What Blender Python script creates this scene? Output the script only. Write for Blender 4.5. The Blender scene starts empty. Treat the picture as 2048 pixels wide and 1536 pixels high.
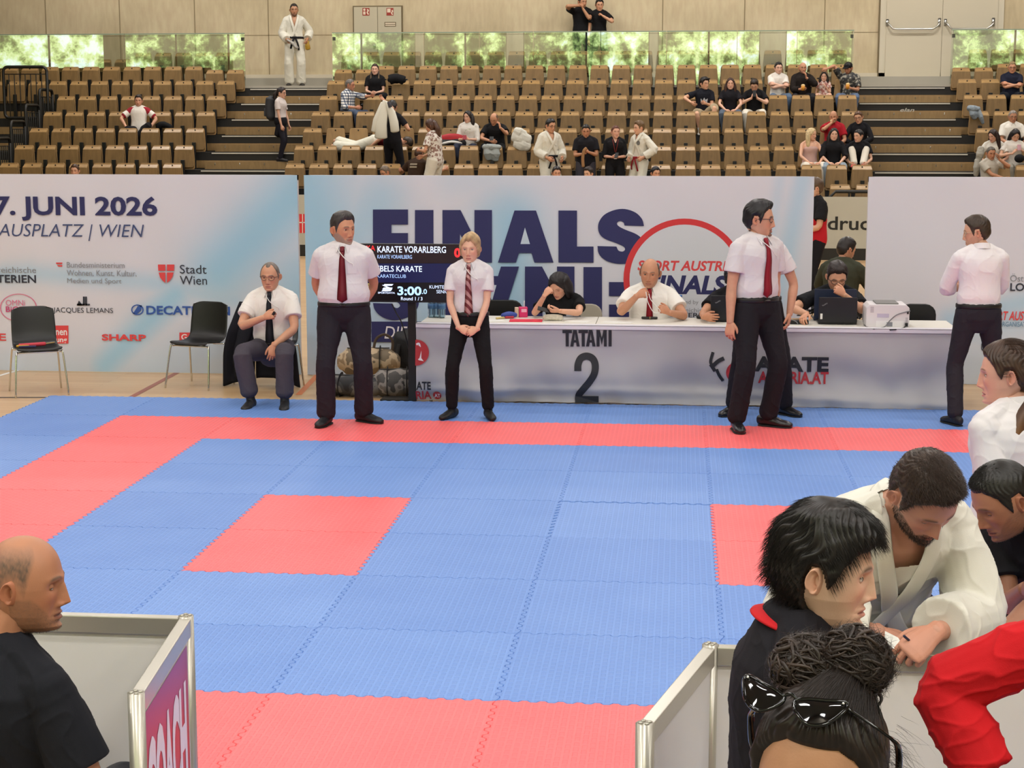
import bpy, math, random
import numpy as np
from mathutils import Vector, Matrix
random.seed(7); rng = np.random.default_rng(7)
PI = math.pi
SC = bpy.context.scene
COL = SC.collection
# ---------------------------------------------------------------- camera
FPX = 3413.9                      # focal length in pixels of the 2048 wide frame
YAW, PITCH = -0.0978, 0.15115
CAM = np.array([3.766, -13.101, 2.4816])
_f = np.array([math.sin(YAW)*math.cos(PITCH), math.cos(YAW)*math.cos(PITCH), -math.sin(PITCH)])
_r = np.array([math.cos(YAW), -math.sin(YAW), 0.0]); _u = np.cross(_r, _f)
cd = bpy.data.cameras.new('camera'); cam = bpy.data.objects.new('camera', cd); COL.objects.link(cam)
cd.sensor_width = 36.0; cd.lens = FPX/2048*36.0; cd.clip_start = 0.05; cd.clip_end = 300
cam.matrix_world = Matrix(((_r[0], _u[0], -_f[0], CAM[0]), (_r[1], _u[1], -_f[1], CAM[1]), (_r[2], _u[2], -_f[2], CAM[2]), (0, 0, 0, 1)))
SC.camera = cam
def ray(x, y): return _f + _r*((x-1024)/FPX) - _u*((y-768)/FPX)
def gz(x, y, z=0.0):              # the point seen at pixel x, y on the level z
    d = ray(x, y); return CAM + d*((z-CAM[2])/d[2])
def gy(x, y, Y):                  # the point seen at pixel x, y on the upright plane Y
    d = ray(x, y); return CAM + d*((Y-CAM[1])/d[1])
# ---------------------------------------------------------------- world, lights, exposure
SC.view_settings.view_transform = 'Standard'; SC.view_settings.look = 'None'
SC.view_settings.exposure = 0.0; SC.view_settings.gamma = 1.0; SC.view_settings.use_curve_mapping = False
try:
    SC.cycles.use_denoising = True
    SC.cycles.max_bounces = 5; SC.cycles.diffuse_bounces = 3; SC.cycles.glossy_bounces = 3
    SC.cycles.transmission_bounces = 5; SC.cycles.transparent_max_bounces = 8
    SC.cycles.caustics_reflective = False; SC.cycles.caustics_refractive = False
except Exception: pass
W = bpy.data.worlds.new('park'); SC.world = W; W.use_nodes = True
def build_world():
    nt = W.node_tree; N = nt.nodes; L = nt.links; N.clear()
    out = N.new('ShaderNodeOutputWorld'); bg = N.new('ShaderNodeBackground'); tc = N.new('ShaderNodeTexCoord')
    n1 = N.new('ShaderNodeTexNoise'); n1.inputs['Scale'].default_value = 115; n1.inputs['Detail'].default_value = 7; n1.inputs['Roughness'].default_value = 0.66; n1.inputs['Distortion'].default_value = .15
    n2 = N.new('ShaderNodeTexNoise'); n2.inputs['Scale'].default_value = 16; n2.inputs['Detail'].default_value = 3
    L.new(tc.outputs['Generated'], n1.inputs['Vector']); L.new(tc.outputs['Generated'], n2.inputs['Vector'])
    r = N.new('ShaderNodeValToRGB'); e = r.color_ramp.elements
    e[0].position = 0.33; e[0].color = (.045, .055, .025, 1); e[1].position = 0.72; e[1].color = (.92, 1.0, .98, 1)
    for p, c in ((.42, (.13, .17, .06, 1)), (.49, (.30, .38, .14, 1)), (.55, (.55, .66, .27, 1)), (.62, (.72, .80, .42, 1)), (.67, (.80, .88, .70, 1))):
        k = e.new(p); k.color = c
    ad = N.new('ShaderNodeMath'); ad.operation = 'MULTIPLY_ADD'; ad.inputs[1].default_value = 0.8; ad.inputs[2].default_value = 0.10
    L.new(n2.outputs['Fac'], ad.inputs[0])
    mx = N.new('ShaderNodeMath'); mx.operation = 'MULTIPLY_ADD'; mx.inputs[1].default_value = 1.45; L.new(n1.outputs['Fac'], mx.inputs[0])
    sb = N.new('ShaderNodeMath'); sb.operation = 'SUBTRACT'; sb.inputs[1].default_value = 0.735; L.new(ad.outputs[0], sb.inputs[0]); L.new(sb.outputs[0], mx.inputs[2])
    L.new(mx.outputs[0], r.inputs[0]); L.new(r.outputs[0], bg.inputs[0]); bg.inputs[1].default_value = 3.4
    L.new(bg.outputs[0], out.inputs[0])
build_world()
def area(loc, sx, sy, power, col=(1, .985, .955)):
    l = bpy.data.lights.new('hall_lamp', 'AREA'); l.shape = 'RECTANGLE'; l.size = sx; l.size_y = sy; l.energy = power; l.color = col
    o = bpy.data.objects.new('hall_lamp', l); COL.objects.link(o); o.location = loc; return o
for ly in (-15, -11, -6, -1, 4, 9, 14, 19, 24):
    for lx in (-9, -3, 3, 9, 15):
        area((lx, ly, 9.6), 1.5, .7, {-15: 240, -11: 170, 19: 150, 24: 230}.get(ly, 112))  # front and back end rows added and boosted to brighten booths and back wall
# ---------------------------------------------------------------- helpers
def lin(h):
    c = [int(h[i:i+2], 16)/255 for i in (0, 2, 4)]
    return tuple((x/12.92 if x <= .04045 else ((x+.055)/1.055)**2.4) for x in c)
MATS = {}
def mat(name, h, rough=.6, metal=0, bump=None, noise=None, spec=.5, emit=None, alpha=None):
    """plain procedural material: h = hex colour, noise = (scale, amount), bump = (scale, strength)"""
    if name in MATS: return MATS[name]
    m = bpy.data.materials.new(name); m.use_nodes = True; MATS[name] = m
    nt = m.node_tree; b = nt.nodes['Principled BSDF']; c = lin(h)
    b.inputs['Base Color'].default_value = (*c, 1); b.inputs['Roughness'].default_value = rough; b.inputs['Metallic'].default_value = metal
    b.inputs['Specular IOR Level'].default_value = spec
    if emit: b.inputs['Emission Color'].default_value = (*c, 1); b.inputs['Emission Strength'].default_value = emit
    if noise or bump:
        tc = nt.nodes.new('ShaderNodeTexCoord')
    if noise:
        n = nt.nodes.new('ShaderNodeTexNoise'); n.inputs['Scale'].default_value = noise[0]; n.inputs['Detail'].default_value = 4
        mx = nt.nodes.new('ShaderNodeMix'); mx.data_type = 'RGBA'; nt.links.new(tc.outputs['Object'], n.inputs['Vector'])
        k = noise[1]
        mx.inputs[6].default_value = (*[max(0, x*(1-k)) for x in c], 1); mx.inputs[7].default_value = (*[min(1, x*(1+k)) for x in c], 1)
        nt.links.new(n.outputs['Fac'], mx.inputs[0]); nt.links.new(mx.outputs[2], b.inputs['Base Color'])
    if bump:
        n = nt.nodes.new('ShaderNodeTexNoise'); n.inputs['Scale'].default_value = bump[0]; n.inputs['Detail'].default_value = 3
        bp = nt.nodes.new('ShaderNodeBump'); bp.inputs['Strength'].default_value = bump[1]; bp.inputs['Distance'].default_value = .01
        nt.links.new(tc.outputs['Object'], n.inputs['Vector']); nt.links.new(n.outputs['Fac'], bp.inputs['Height']); nt.links.new(bp.outputs[0], b.inputs['Normal'])
    return m
def attr_mat(name, rough=.5, spec=.4, bump=None, sss=0):
    if name in MATS: return MATS[name]
    m = mat(name, '808080', rough, 0, bump, None, spec); nt = m.node_tree
    a = nt.nodes.new('ShaderNodeAttribute'); a.attribute_name = 'Col'
    nt.links.new(a.outputs['Color'], nt.nodes['Principled BSDF'].inputs['Base Color'])
    return m
def mesh(name, V, F, m=None, parent=None, smooth=False, col=None):
    me = bpy.data.meshes.new(name)
    V = np.asarray(V, dtype=np.float32).reshape(-1, 3)
    if isinstance(F, np.ndarray):
        k = F.shape[1]; me.vertices.add(len(V)); me.vertices.foreach_set('co', V.ravel())
        me.loops.add(F.size); me.loops.foreach_set('vertex_index', F.astype(np.int32).ravel())
        me.polygons.add(len(F)); me.polygons.foreach_set('loop_start', np.arange(0, F.size, k, dtype=np.int32))
        me.update(calc_edges=True)
    else:
        me.from_pydata(V.tolist(), [], [list(f) for f in F]); me.update()
    if smooth: me.polygons.foreach_set('use_smooth', np.ones(len(me.polygons), dtype=bool))
    if m: me.materials.append(m)
    if col is not None:
        a = me.color_attributes.new('Col', 'FLOAT_COLOR', 'POINT')
        c = np.ones((len(V), 4), np.float32); c[:, :3] = col; a.data.foreach_set('color', c.ravel())
    o = bpy.data.objects.new(name, me); COL.objects.link(o)
    if parent: o.parent = parent
    return o
def tag(o, label=None, cat=None, group=None, kind=None):
    if label: o['label'] = label
    if cat: o['category'] = cat
    if group: o['group'] = group
    if kind: o['kind'] = kind
    return o
def thing(name, label, cat, loc=(0, 0, 0), rz=0, group=None):
    o = bpy.data.objects.new(name, None); COL.objects.link(o); o.empty_display_size = .1
    o.location = loc; o.rotation_euler = (0, 0, rz); return tag(o, label, cat, group)
def struct(o): o['kind'] = 'structure'; return o
class MB:
    """collects shapes into one mesh"""
    def __init__(s): s.V = []; s.F = []; s.n = 0
    def add(s, V, F):
        V = [tuple(map(float, v)) for v in V]; s.V += V; s.F += [tuple(int(i)+s.n for i in f) for f in F]; s.n += len(V); return s
    def box(s, a, b, rot=None, c=None):
        (x0, y0, z0), (x1, y1, z1) = a, b
        V = np.array([(x0, y0, z0), (x1, y0, z0), (x1, y1, z0), (x0, y1, z0), (x0, y0, z1), (x1, y0, z1), (x1, y1, z1), (x0, y1, z1)], float)
        if rot is not None:
            c = V.mean(0) if c is None else np.array(c); V = (V-c) @ np.array(rot.to_3x3()).T + c
        return s.add(V, [(0, 3, 2, 1), (4, 5, 6, 7), (0, 1, 5, 4), (1, 2, 6, 5), (2, 3, 7, 6), (3, 0, 4, 7)])
    def tube(s, P, R, n=10, ref=None, caps=True, rnd=True): return s.add(*tube(P, R, n, ref, rnd))
    def prism(s, pts, y0, y1, ax='y'):
        """outline pts (u, v) extruded; ax='y': (u, y, v), 'z': (u, v, z), 'x': (x, u, v)"""
        f = {'y': lambda u, v, t: (u, t, v), 'z': lambda u, v, t: (u, v, t), 'x': lambda u, v, t: (t, u, v)}[ax]
        n = len(pts); V = [f(u, v, y0) for u, v in pts]+[f(u, v, y1) for u, v in pts]
        F = [tuple(range(n-1, -1, -1)), tuple(range(n, 2*n))]+[(i, (i+1) % n, n+(i+1) % n, n+i) for i in range(n)]
        return s.add(V, F)
    def ball(s, c, r, nu=16, nv=10):
        return s.add(*ball(c, r, nu, nv))
    def obj(s, name, m=None, parent=None, smooth=False, bevel=0):
        o = mesh(name, s.V, s.F, m, parent, smooth)
        if bevel:
            b = o.modifiers.new('bevel', 'BEVEL'); b.width = bevel; b.segments = 2; b.limit_method = 'ANGLE'
        return o
def ball(c, r, nu=16, nv=10):
    r = np.broadcast_to(np.array(r, float), 3); V = [(0, 0, -1)]
    for j in range(1, nv):
        a = -PI/2+PI*j/nv
        V += [(math.cos(a)*math.cos(2*PI*i/nu), math.cos(a)*math.sin(2*PI*i/nu), math.sin(a)) for i in range(nu)]
    V.append((0, 0, 1)); V = np.array(V)*r+np.array(c); F = []
    for i in range(nu): F.append((0, 1+(i+1) % nu, 1+i)); F.append((len(V)-1, 1+(nv-2)*nu+i, 1+(nv-2)*nu+(i+1) % nu))
    for j in range(nv-2):
        for i in range(nu):
            a = 1+j*nu+i; b = 1+j*nu+(i+1) % nu; F.append((a, b, b+nu, a+nu))
    return V, F
def nrm(v): v = np.asarray(v, float); return v/(np.linalg.norm(v)+1e-12)
def tube(P, R, n=10, ref=None, rnd=True):
    """tube along points P; R float or (side, front) half sizes; ref = front direction"""
    P = np.asarray(P, float); k = len(P)
    if np.isscalar(R) or isinstance(R, tuple): R = [R]*k
    R = [(r, r) if np.isscalar(r) else r for r in R]
    if len(R) != k: A_ = np.array(R, float); R = [tuple(np.interp(np.linspace(0, 1, k), np.linspace(0, 1, len(A_)), A_[:, j]) for j in (0, 1)) for k_ in (0,)]; R = list(zip(*R[0]))
    T = np.gradient(P, axis=0) if k > 2 else np.repeat((P[1]-P[0])[None], 2, 0)
    T = T/(np.linalg.norm(T, axis=1)[:, None]+1e-12); rings = []
    fr = None
    for i in range(k):
        t = T[i]
        if fr is None or ref is not None:
            rf = np.asarray(ref, float) if ref is not None else (np.array([0, 0, 1.]) if abs(t[2]) < .9 else np.array([0, 1., 0]))
            if rf.ndim == 2: rf = rf[i]
        else: rf = fr
        sd = nrm(np.cross(t, rf)); fr = np.cross(sd, t); rings.append((P[i], sd, fr, R[i], t))
    if rnd == 'start' or rnd is True:
        p, sd, f2, r, t = rings[0]; e = min(r)*.6
        rings = [(p-t*e, sd, f2, (r[0]*.5, r[1]*.5), t), (p-t*e*.55, sd, f2, (r[0]*.84, r[1]*.84), t)]+rings
    if rnd == 'end' or rnd is True:
        p, sd, f2, r, t = rings[-1]; e = min(r)*.6
        rings += [(p+t*e*.55, sd, f2, (r[0]*.84, r[1]*.84), t), (p+t*e, sd, f2, (r[0]*.5, r[1]*.5), t)]
    an = 2*PI*np.arange(n)/n; ca, sa = np.cos(an), np.sin(an)
    V = np.concatenate([p+np.outer(ca*r[0], sd)+np.outer(sa*r[1], f2) for p, sd, f2, r, t in rings])
    m = len(rings); F = []
    for j in range(m-1):
        for i in range(n): F.append((j*n+i, j*n+(i+1) % n, (j+1)*n+(i+1) % n, (j+1)*n+i))
    V = np.concatenate([V, V[:n].mean(0)[None], V[-n:].mean(0)[None]]); a, b = m*n, m*n+1
    for i in range(n): F.append((a, (i+1) % n, i)); F.append((b, (m-1)*n+i, (m-1)*n+(i+1) % n))
    return V, F
def cat(parts):
    V = []; F = []; n = 0
    for v, f in parts: V.append(np.asarray(v, float)); F += [tuple(i+n for i in q) for q in f]; n += len(v)
    return np.concatenate(V), F
def spline(P, k=8):
    """smooth curve through the points"""
    P = np.asarray(P, float); n = len(P); out = []
    for i in range(n-1):
        p0, p1, p2, p3 = P[max(i-1, 0)], P[i], P[i+1], P[min(i+2, n-1)]
        for t in np.arange(k)/k:
            out.append(.5*((2*p1)+(-p0+p2)*t+(2*p0-5*p1+4*p2-p3)*t*t+(-p0+3*p1-3*p2+p3)*t**3))
    out.append(P[-1]); return np.array(out)
def rrect(x0, z0, x1, z1, r, k=4):
    pts = []
    for cx, cz, a in ((x1-r, z1-r, 0), (x0+r, z1-r, PI/2), (x0+r, z0+r, PI), (x1-r, z0+r, 1.5*PI)):
        pts += [(cx+r*math.cos(a+PI/2*i/k), cz+r*math.sin(a+PI/2*i/k)) for i in range(k+1)]
    return pts
TMP = bpy.data.scenes.new('scratch')
def evalmesh(o):
    """mesh of a scratch object with its modifiers"""
    TMP.collection.objects.link(o); vl = TMP.view_layers[0]; vl.update()
    me = bpy.data.meshes.new_from_object(o.evaluated_get(vl.depsgraph))
    TMP.collection.objects.unlink(o); return me
_fontcache = {}
def text_mesh(s, bold=0.0, shear=0.0):
    k = (s, bold, shear)
    if k in _fontcache: return _fontcache[k]
    c = bpy.data.curves.new('letters', 'FONT'); c.body = s; c.offset = bold; c.shear = shear; c.resolution_u = 3; c.fill_mode = 'BOTH' if hasattr(c, 'fill_mode') else c.fill_mode
    c.dimensions = '2D'; o = bpy.data.objects.new('letters', c); me = evalmesh(o)
    V = np.array([v.co for v in me.vertices])[:, :2]; F = [tuple(p.vertices) for p in me.polygons]
    bpy.data.objects.remove(o); _fontcache[k] = (V, F); return V, F
class Print:
    """flat lettering and marks for a surface facing the hall, fitted to pixel boxes of the photograph; each text line and each mark is one mesh"""
    def __init__(s, Y, off=.004): s.Y = Y; s.off = off; s.G = []; s.lev = 0
    def _add(s, V2, F, m, kind='emblem'):
        if not s.G or s.G[-1][0] != kind or kind == 'lettering': s.G.append([kind, [], [], [], []])
        g = s.G[-1]; n = len(g[1]); y = s.Y-s.off-s.lev
        g[1] += [(x, y, z) for x, z in V2]; g[2] += [tuple(i+n for i in f) for f in F]
        if m not in g[4]: g[4].append(m)
        g[3] += [g[4].index(m)]*len(F); return s
    def brk(s): s.G.append(['', [], [], [], []]); return s
    def px(s, pts):
        q = [gy(x, y, s.Y) for x, y in pts]; return [(p[0], p[2]) for p in q]
    def text(s, t, x0, y0, x1, y1, m, bold=0, shear=0):
        V, F = text_mesh(t, bold, shear); a, b = V.min(0), V.max(0)
        (X0, Z0), (X1, Z1) = s.px([(x0, y1), (x1, y0)])
        U = (V-a)/(b-a)*np.array([X1-X0, Z1-Z0])+np.array([X0, Z0]); return s._add(U.tolist(), F, m, 'lettering')
    def poly(s, pts, m): return s._add(s.px(pts), [tuple(range(len(pts)))], m)
    def rect(s, x0, y0, x1, y1, m): return s.poly([(x0, y0), (x1, y0), (x1, y1), (x0, y1)], m)
    def ring(s, cx, cy, r0, r1, m, a0=0, a1=2*PI, n=64, sy=1):
        A = np.linspace(a0, a1, n+1); P = []
        for a in A: P += [(cx+r0*math.cos(a), cy+sy*r0*math.sin(a)), (cx+r1*math.cos(a), cy+sy*r1*math.sin(a))]
        return s._add(s.px(P), [(2*i, 2*i+1, 2*i+3, 2*i+2) for i in range(n)], m)
    def disc(s, cx, cy, r, m, sy=1): return s.poly([(cx+r*math.cos(a), cy+sy*r*math.sin(a)) for a in np.linspace(0, 2*PI, 33)[:-1]], m)
    def stroke(s, pts, w, m):
        P = spline([(x, y, 0) for x, y in pts], 6)[:, :2]; T = np.gradient(P, axis=0); T /= np.linalg.norm(T, axis=1)[:, None]+1e-9
        Nn = np.stack([-T[:, 1], T[:, 0]], 1)*w/2; q = []
        for p, n_ in zip(P, Nn): q += [tuple(p-n_), tuple(p+n_)]
        return s._add(s.px(q), [(2*i, 2*i+1, 2*i+3, 2*i+2) for i in range(len(P)-1)], m)
    def obj(s, name, parent, warp=None):
        for kind, V, F, M, mats in s.G:
            if not V: continue
            V = np.array(V)
            if parent is not None: V = V-np.array(parent.location)
            if warp: V = warp(V)
            o = mesh(kind if name in ('print', 'display') else name, V, F, None, parent)
            for m in mats: o.data.materials.append(m)
            o.data.polygons.foreach_set('material_index', np.array(M, dtype=np.int32))
        return o
# ================================================================ the hall
FZ = -0.025                        # sports floor; the mats' top is z = 0
def nodes_mat(name):
    m = bpy.data.materials.new(name); m.use_nodes = True; MATS[name] = m
    return m, m.node_tree.nodes, m.node_tree.links, m.node_tree.nodes['Principled BSDF']
def floor_mat():
    m, N, L, b = nodes_mat('maple_floor'); tc = N.new('ShaderNodeTexCoord'); mp = N.new('ShaderNodeMapping'); L.new(tc.outputs['Object'], mp.inputs[0])
    br = N.new('ShaderNodeTexBrick'); br.inputs['Scale'].default_value = 1; br.inputs['Brick Width'].default_value = 1.8; br.inputs['Row Height'].default_value = .13
    br.inputs['Mortar Size'].default_value = .002; br.inputs['Color1'].default_value = (*lin('cfae84'), 1); br.inputs['Color2'].default_value = (*lin('c59f74'), 1); br.inputs['Mortar'].default_value = (*lin('a8845c'), 1)
    L.new(mp.outputs[0], br.inputs['Vector']); L.new(br.outputs['Color'], b.inputs['Base Color']); b.inputs['Roughness'].default_value = .32
    return m
def concrete_mat():
    m, N, L, b = nodes_mat('concrete'); tc = N.new('ShaderNodeTexCoord')
    n1 = N.new('ShaderNodeTexNoise'); n1.inputs['Scale'].default_value = .7; n1.inputs['Detail'].default_value = 6
    n2 = N.new('ShaderNodeTexNoise'); n2.inputs['Scale'].default_value = 9; n2.inputs['Detail'].default_value = 6
    mp = N.new('ShaderNodeMapping'); mp.inputs['Scale'].default_value = (1, 1, .25); L.new(tc.outputs['Object'], mp.inputs[0]); L.new(mp.outputs[0], n2.inputs['Vector']); L.new(tc.outputs['Object'], n1.inputs['Vector'])
    r = N.new('ShaderNodeValToRGB'); e = r.color_ramp.elements; e[0].position = .33; e[0].color = (*lin('c0ae8c'), 1); e[1].position = .66; e[1].color = (*lin('d3c19f'), 1)
    mx = N.new('ShaderNodeMix'); mx.data_type = 'RGBA'; mx.blend_type = 'OVERLAY'; mx.inputs[0].default_value = .28
    L.new(n1.outputs['Fac'], r.inputs[0]); L.new(r.outputs[0], mx.inputs[6]); L.new(n2.outputs['Fac'], mx.inputs[7]); L.new(mx.outputs[2], b.inputs['Base Color']); b.inputs['Roughness'].default_value = .75
    return m
def wood_mat(name, h1, h2, rough=.4):
    m, N, L, b = nodes_mat(name); tc = N.new('ShaderNodeTexCoord'); mp = N.new('ShaderNodeMapping'); mp.inputs['Scale'].default_value = (9, 9, 1.6)
    oi = N.new('ShaderNodeObjectInfo'); sc = N.new('ShaderNodeVectorMath'); sc.operation = 'SCALE'; sc.inputs[3].default_value = 13
    ad = N.new('ShaderNodeVectorMath'); L.new(oi.outputs['Location'], sc.inputs[0]); L.new(tc.outputs['Object'], ad.inputs[0]); L.new(sc.outputs[0], ad.inputs[1]); L.new(ad.outputs[0], mp.inputs[0])
    n = N.new('ShaderNodeTexNoise'); n.inputs['Scale'].default_value = 1.6; n.inputs['Detail'].default_value = 5; n.inputs['Distortion'].default_value = .8; L.new(mp.outputs[0], n.inputs['Vector'])
    r = N.new('ShaderNodeValToRGB'); e = r.color_ramp.elements; e[0].position = .3; e[0].color = (*lin(h1), 1); e[1].position = .7; e[1].color = (*lin(h2), 1)
    L.new(n.outputs['Fac'], r.inputs[0]); L.new(r.outputs[0], b.inputs['Base Color']); b.inputs['Roughness'].default_value = rough; return m
black = mat('black_metal', '15130f', .45); blackplast = mat('black_plastic', '0e0e10', .38); white = mat('white_paint', 'e8e6e2', .55)
steel = mat('brushed_steel', 'c4c2bc', .28, 1); chrome = mat('chrome', 'd6d6d4', .12, 1); navy = mat('navy_print', '27285f', .6); red = mat('red_print', 'd8343a', .6)
seatwood = wood_mat('seat_ply', '7c6039', '8e6e43', .42); seatedge = wood_mat('seat_ply_light', '97764a', 'a68352', .4); nosing = wood_mat('step_ply', '8f7249', 'a18155', .42)
fl = struct(MB().box((-34, -18, FZ-.2), (34, 30, FZ)).obj('floor', floor_mat()))
def floorline(px, w, m):
    pts = [gz(x, y, FZ) for x, y in px]; b = MB()
    for a, c in zip(pts[:-1], pts[1:]):
        d = nrm(c-a); s = np.array([-d[1], d[0], 0])*w/2; z = np.array([0, 0, .002]); b.add([a-s+z, a+s+z, c+s+z, c-s+z], [(0, 1, 2, 3)])
    return b.obj('floor_line', m, fl)
floorline([(250, 801), (372, 736)], .06, mat('line_red', '9c5a48', .4)); floorline([(-60, 795), (92, 795)], .05, mat('line_black', '3a3028', .4)); floorline([(-20, 757), (60, 734)], .05, white)
floorline([(597, 790), (640, 745)], .06, mat('line_orange', 'd2763e', .4))
conc = concrete_mat(); YW = 28.0
struct(MB().box((-34, YW, FZ), (34, YW+.3, 11)).obj('wall_back', conc))
seam = mat('concrete_joint', '8f7e60', .8)
b = MB()
for x in (-19, -15.4, -13.52, -11.67, -9.82, -7.96, -6.15, 3.29, 5.2, 7.05, 12.9, 14.8): b.box((x-.012, YW-.004, 3.4), (x+.012, YW+.1, 10.5))
for x0, x1 in ((-19, -4.1), (-2.86, 8.35), (11.1, 20)): b.box((x0, YW-.004, 4.585), (x1, YW+.1, 4.6))
struct(b.obj('trim_1', seam))
struct(MB().box((-34, YW-.05, 3.3), (34, YW, 3.66)).obj('baseboard_back', mat('base_pale', 'cfc3ac', .6)))
hallw = mat('hall_wall', 'c2b8a6', .8)
struct(MB().box((-34.3, -18, FZ), (-34, 30, 11)).obj('wall_left', hallw)); struct(MB().box((34, -18, FZ), (34.3, 30, 11)).obj('wall_right', hallw))
struct(MB().box((-34, -18, 10.4), (34, 30, 10.7)).obj('ceiling', mat('ceiling_grey', 'b5b1a8', .85)))
# window wall behind the camera: the park outside shows as reflections in the gallery glass
b = MB(); ws = [(-30, -24.4), (-23.4, -15.6), (-14.3, -9), (-8.6, -4.6), (-3.8, 2.2), (2.6, 7.4), (8.6, 11.7), (16.3, 22), (23, 29)]
b.box((-34, -16.3, FZ), (34, -16, 4.3)); b.box((-34, -16.3, 7.3), (34, -16, 10.5)); x = -34
for a, c in ws: b.box((x, -16.3, 4.3), (a, -16, 7.3)); x = c
b.box((x, -16.3, 4.3), (34, -16, 7.3)); struct(b.obj('wall_front', hallw))
b = MB()
for a, c in ws:
    n_ = max(1, round((c-a)/2.6))
    for i in range(n_+1): xx = a+(c-a)*i/n_; b.box((xx-.04, -16.2, 4.3), (xx+.04, -16.1, 7.3))
struct(b.obj('window_1', black))
# two tiers under the camera
struct(MB().box((-6, -16, FZ), (14, -9.95, .2)).obj('trim_2', mat('tier_grey', '77736c', .7)))
# ---------------------------------------------------------------- doors in the back wall
dgrey = mat('door_grey', 'bdb298', .5); dframe = mat('door_frame', '6f6043', .5); dpale = mat('door_pale', 'cfc5af', .5)
signred = mat('sign_red', '9a2f22', .5); pale = mat('sign_pale', 'e0cdb4', .6)
def door1():
    x0, x1, z1 = -4.08, -2.88, 5.27; o = struct(MB().box((x0, YW-.05, 3.35), (x1, YW+.02, z1)).obj('door_1', dframe))
    m = (x0+x1)/2
    for a, c in ((x0+.03, m-.006), (m+.006, x1-.03)):
        lf = MB().box((a, YW-.075, 3.38), (c, YW-.05, z1-.03)).obj('leaf', dgrey, o)
        hx = c-.07 if a < m-.1 else a+.07; MB().ball((hx, YW-.11, 4.33), (.035, .03, .035), 12, 8).obj('knob', steel, lf, True)
    p = Print(YW-.076)
    for k, X in enumerate((732, 780)):
        p.lev = 0; p.brk(); p.rect(X-7, 16, X+7, 31, signred)
        p.lev = .0008
        if k == 0: p.disc(X-3.2, 19.5, 2.4, pale); p.rect(X-5.6, 23, X-.9, 29.3, pale); p.stroke([(X+2, 19), (X+4.6, 21), (X+2.6, 25), (X+5, 29)], 2.6, pale)
        else: p.rect(X-5.7, 17.2, X+1.2, 25, pale); p.stroke([(X+4, 20), (X+5, 23), (X+3.2, 26), (X+5.4, 29.5)], 2.4, pale)
    p.lev = 0
    p.brk(); p.rect(769, 44, 792, 53, dframe); p.lev = .0008; p.rect(770.5, 45.6, 790.5, 48, pale); p.rect(770.5, 49.6, 790.5, 51.6, pale)
    p.obj('door_sign', o)
door1()
def door2():
    x0, x1, z1 = 8.32, 11.12, 6.2; o = struct(MB().box((x0, YW-.05, 3.35), (x1, YW+.02, z1)).obj('door_2', dpale)); m = 9.73
    for a, c in ((x0+.14, m-.008), (m+.008, x1-.14)):
        lf = MB().box((a, YW-.08, 3.38), (c, YW-.05, z1-.1)).obj('leaf', mat('door_leaf', 'cabfa8', .5), o)
        l, r = (a+.02, c-.06) if a < m-.1 else (a+.06, c-.1)
        h = MB(); z = 4.68; h.tube([(l, YW-.09, z+.12), (l+.03, YW-.16, z+.09), (l+.12, YW-.17, z-.02), (l+.2, YW-.17, z-.03), (r-.15, YW-.17, z-.03), (r-.06, YW-.17, z+.03), (r, YW-.16, z+.1), (r, YW-.09, z+.13)], .02, 8)
        h.box((l-.03, YW-.1, z+.05), (l+.03, YW-.07, z+.2)); h.box((r-.03, YW-.1, z+.03), (r+.03, YW-.07, z+.22)); h.obj('push_bar', steel, lf, True)
    MB().box((8.29, YW-.056, 3.35), (8.32, YW+.02, z1)).obj('door_gap', dframe, o)
    return o
door2()
sw = tag(MB().box((7.25, YW-.02, 3.98), (7.39, YW, 4.12)).obj('wall_socket', white), 'small square white socket on the concrete wall left of the big double door', 'socket')
MB().tube([(7.32, YW-.022, 4.05), (7.32, YW-.026, 4.05)], .03, 12).obj('insert', mat('socket_grey', '8a8578'), sw)
# ---------------------------------------------------------------- grandstand
def RY(i): return 21.07+.863*i          # seat row i: seat back plane
def RZ(i): return .83+.3525*i           # its deck
led = mat('step_light', 'd8d4c8', .4, spec=.3)
stand = thing('grandstand', 'large stepped spectator stand of black risers and plywood fronts behind the banners', 'grandstand', (0, 19.4, FZ)); tag(stand, kind='structure')
oy = np.array(stand.location)
def sub(b, name, m, p=None, **k):
    b.V = [tuple(np.array(v)-oy) for v in b.V]; return b.obj(name, m, p or stand, **k)
LA, CA, CB, RA = -6.3, -4.25, 7.55, 9.7
deckm = mat('deck_black', '14120f', .6, noise=(6, .3)); boltm = steel
for i in range(-1, 8):
    y0, z = RY(i)-.80, RZ(i); y1 = RY(i+1)-.80 if i < 7 else YW
    sub(MB().box((-24, y0, z-.55 if i > -1 else FZ), (22, y1, z)), 'deck', deckm)
    sub(MB().box((-24, y0-.012, z-.335), (22, y0, z-.175)), 'riser_board', nosing)
    if i >= 0:
        for a, c in ((LA, CA), (CB, RA)):
            st = sub(MB().box((a+.02, y0-.30, z-.35), (c-.02, y0-.013, z-.19)), 'step', nosing)
            bb = MB()
            for t in (.12, .38, .64, .88):
                for dz in (-.225, -.25): bb.ball((a+(c-a)*t, y0-.302, z+dz-.005), .011, 8, 5)
            sub(bb, 'bolt', boltm, st)
            sub(MB().box((a+.1, y0-.02, z-.035), (c-.1, y0-.001, z-.012)), 'light_strip', led)
for x0, x1 in ((-24, LA), (CA, CB), (RA, 22)):   # front board of each seating block, low
    sub(MB().box((x0, RY(-1)-.86, FZ), (x1, RY(-1)-.81, .46)), 'front_panel', nosing)
p = Print(RY(5)-.80-.0); p.text('elan', 1800, 216, 1829, 223.5, mat('logo_pale', 'b8b4aa'), .02, .25); p.obj('maker_mark', stand)
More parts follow.
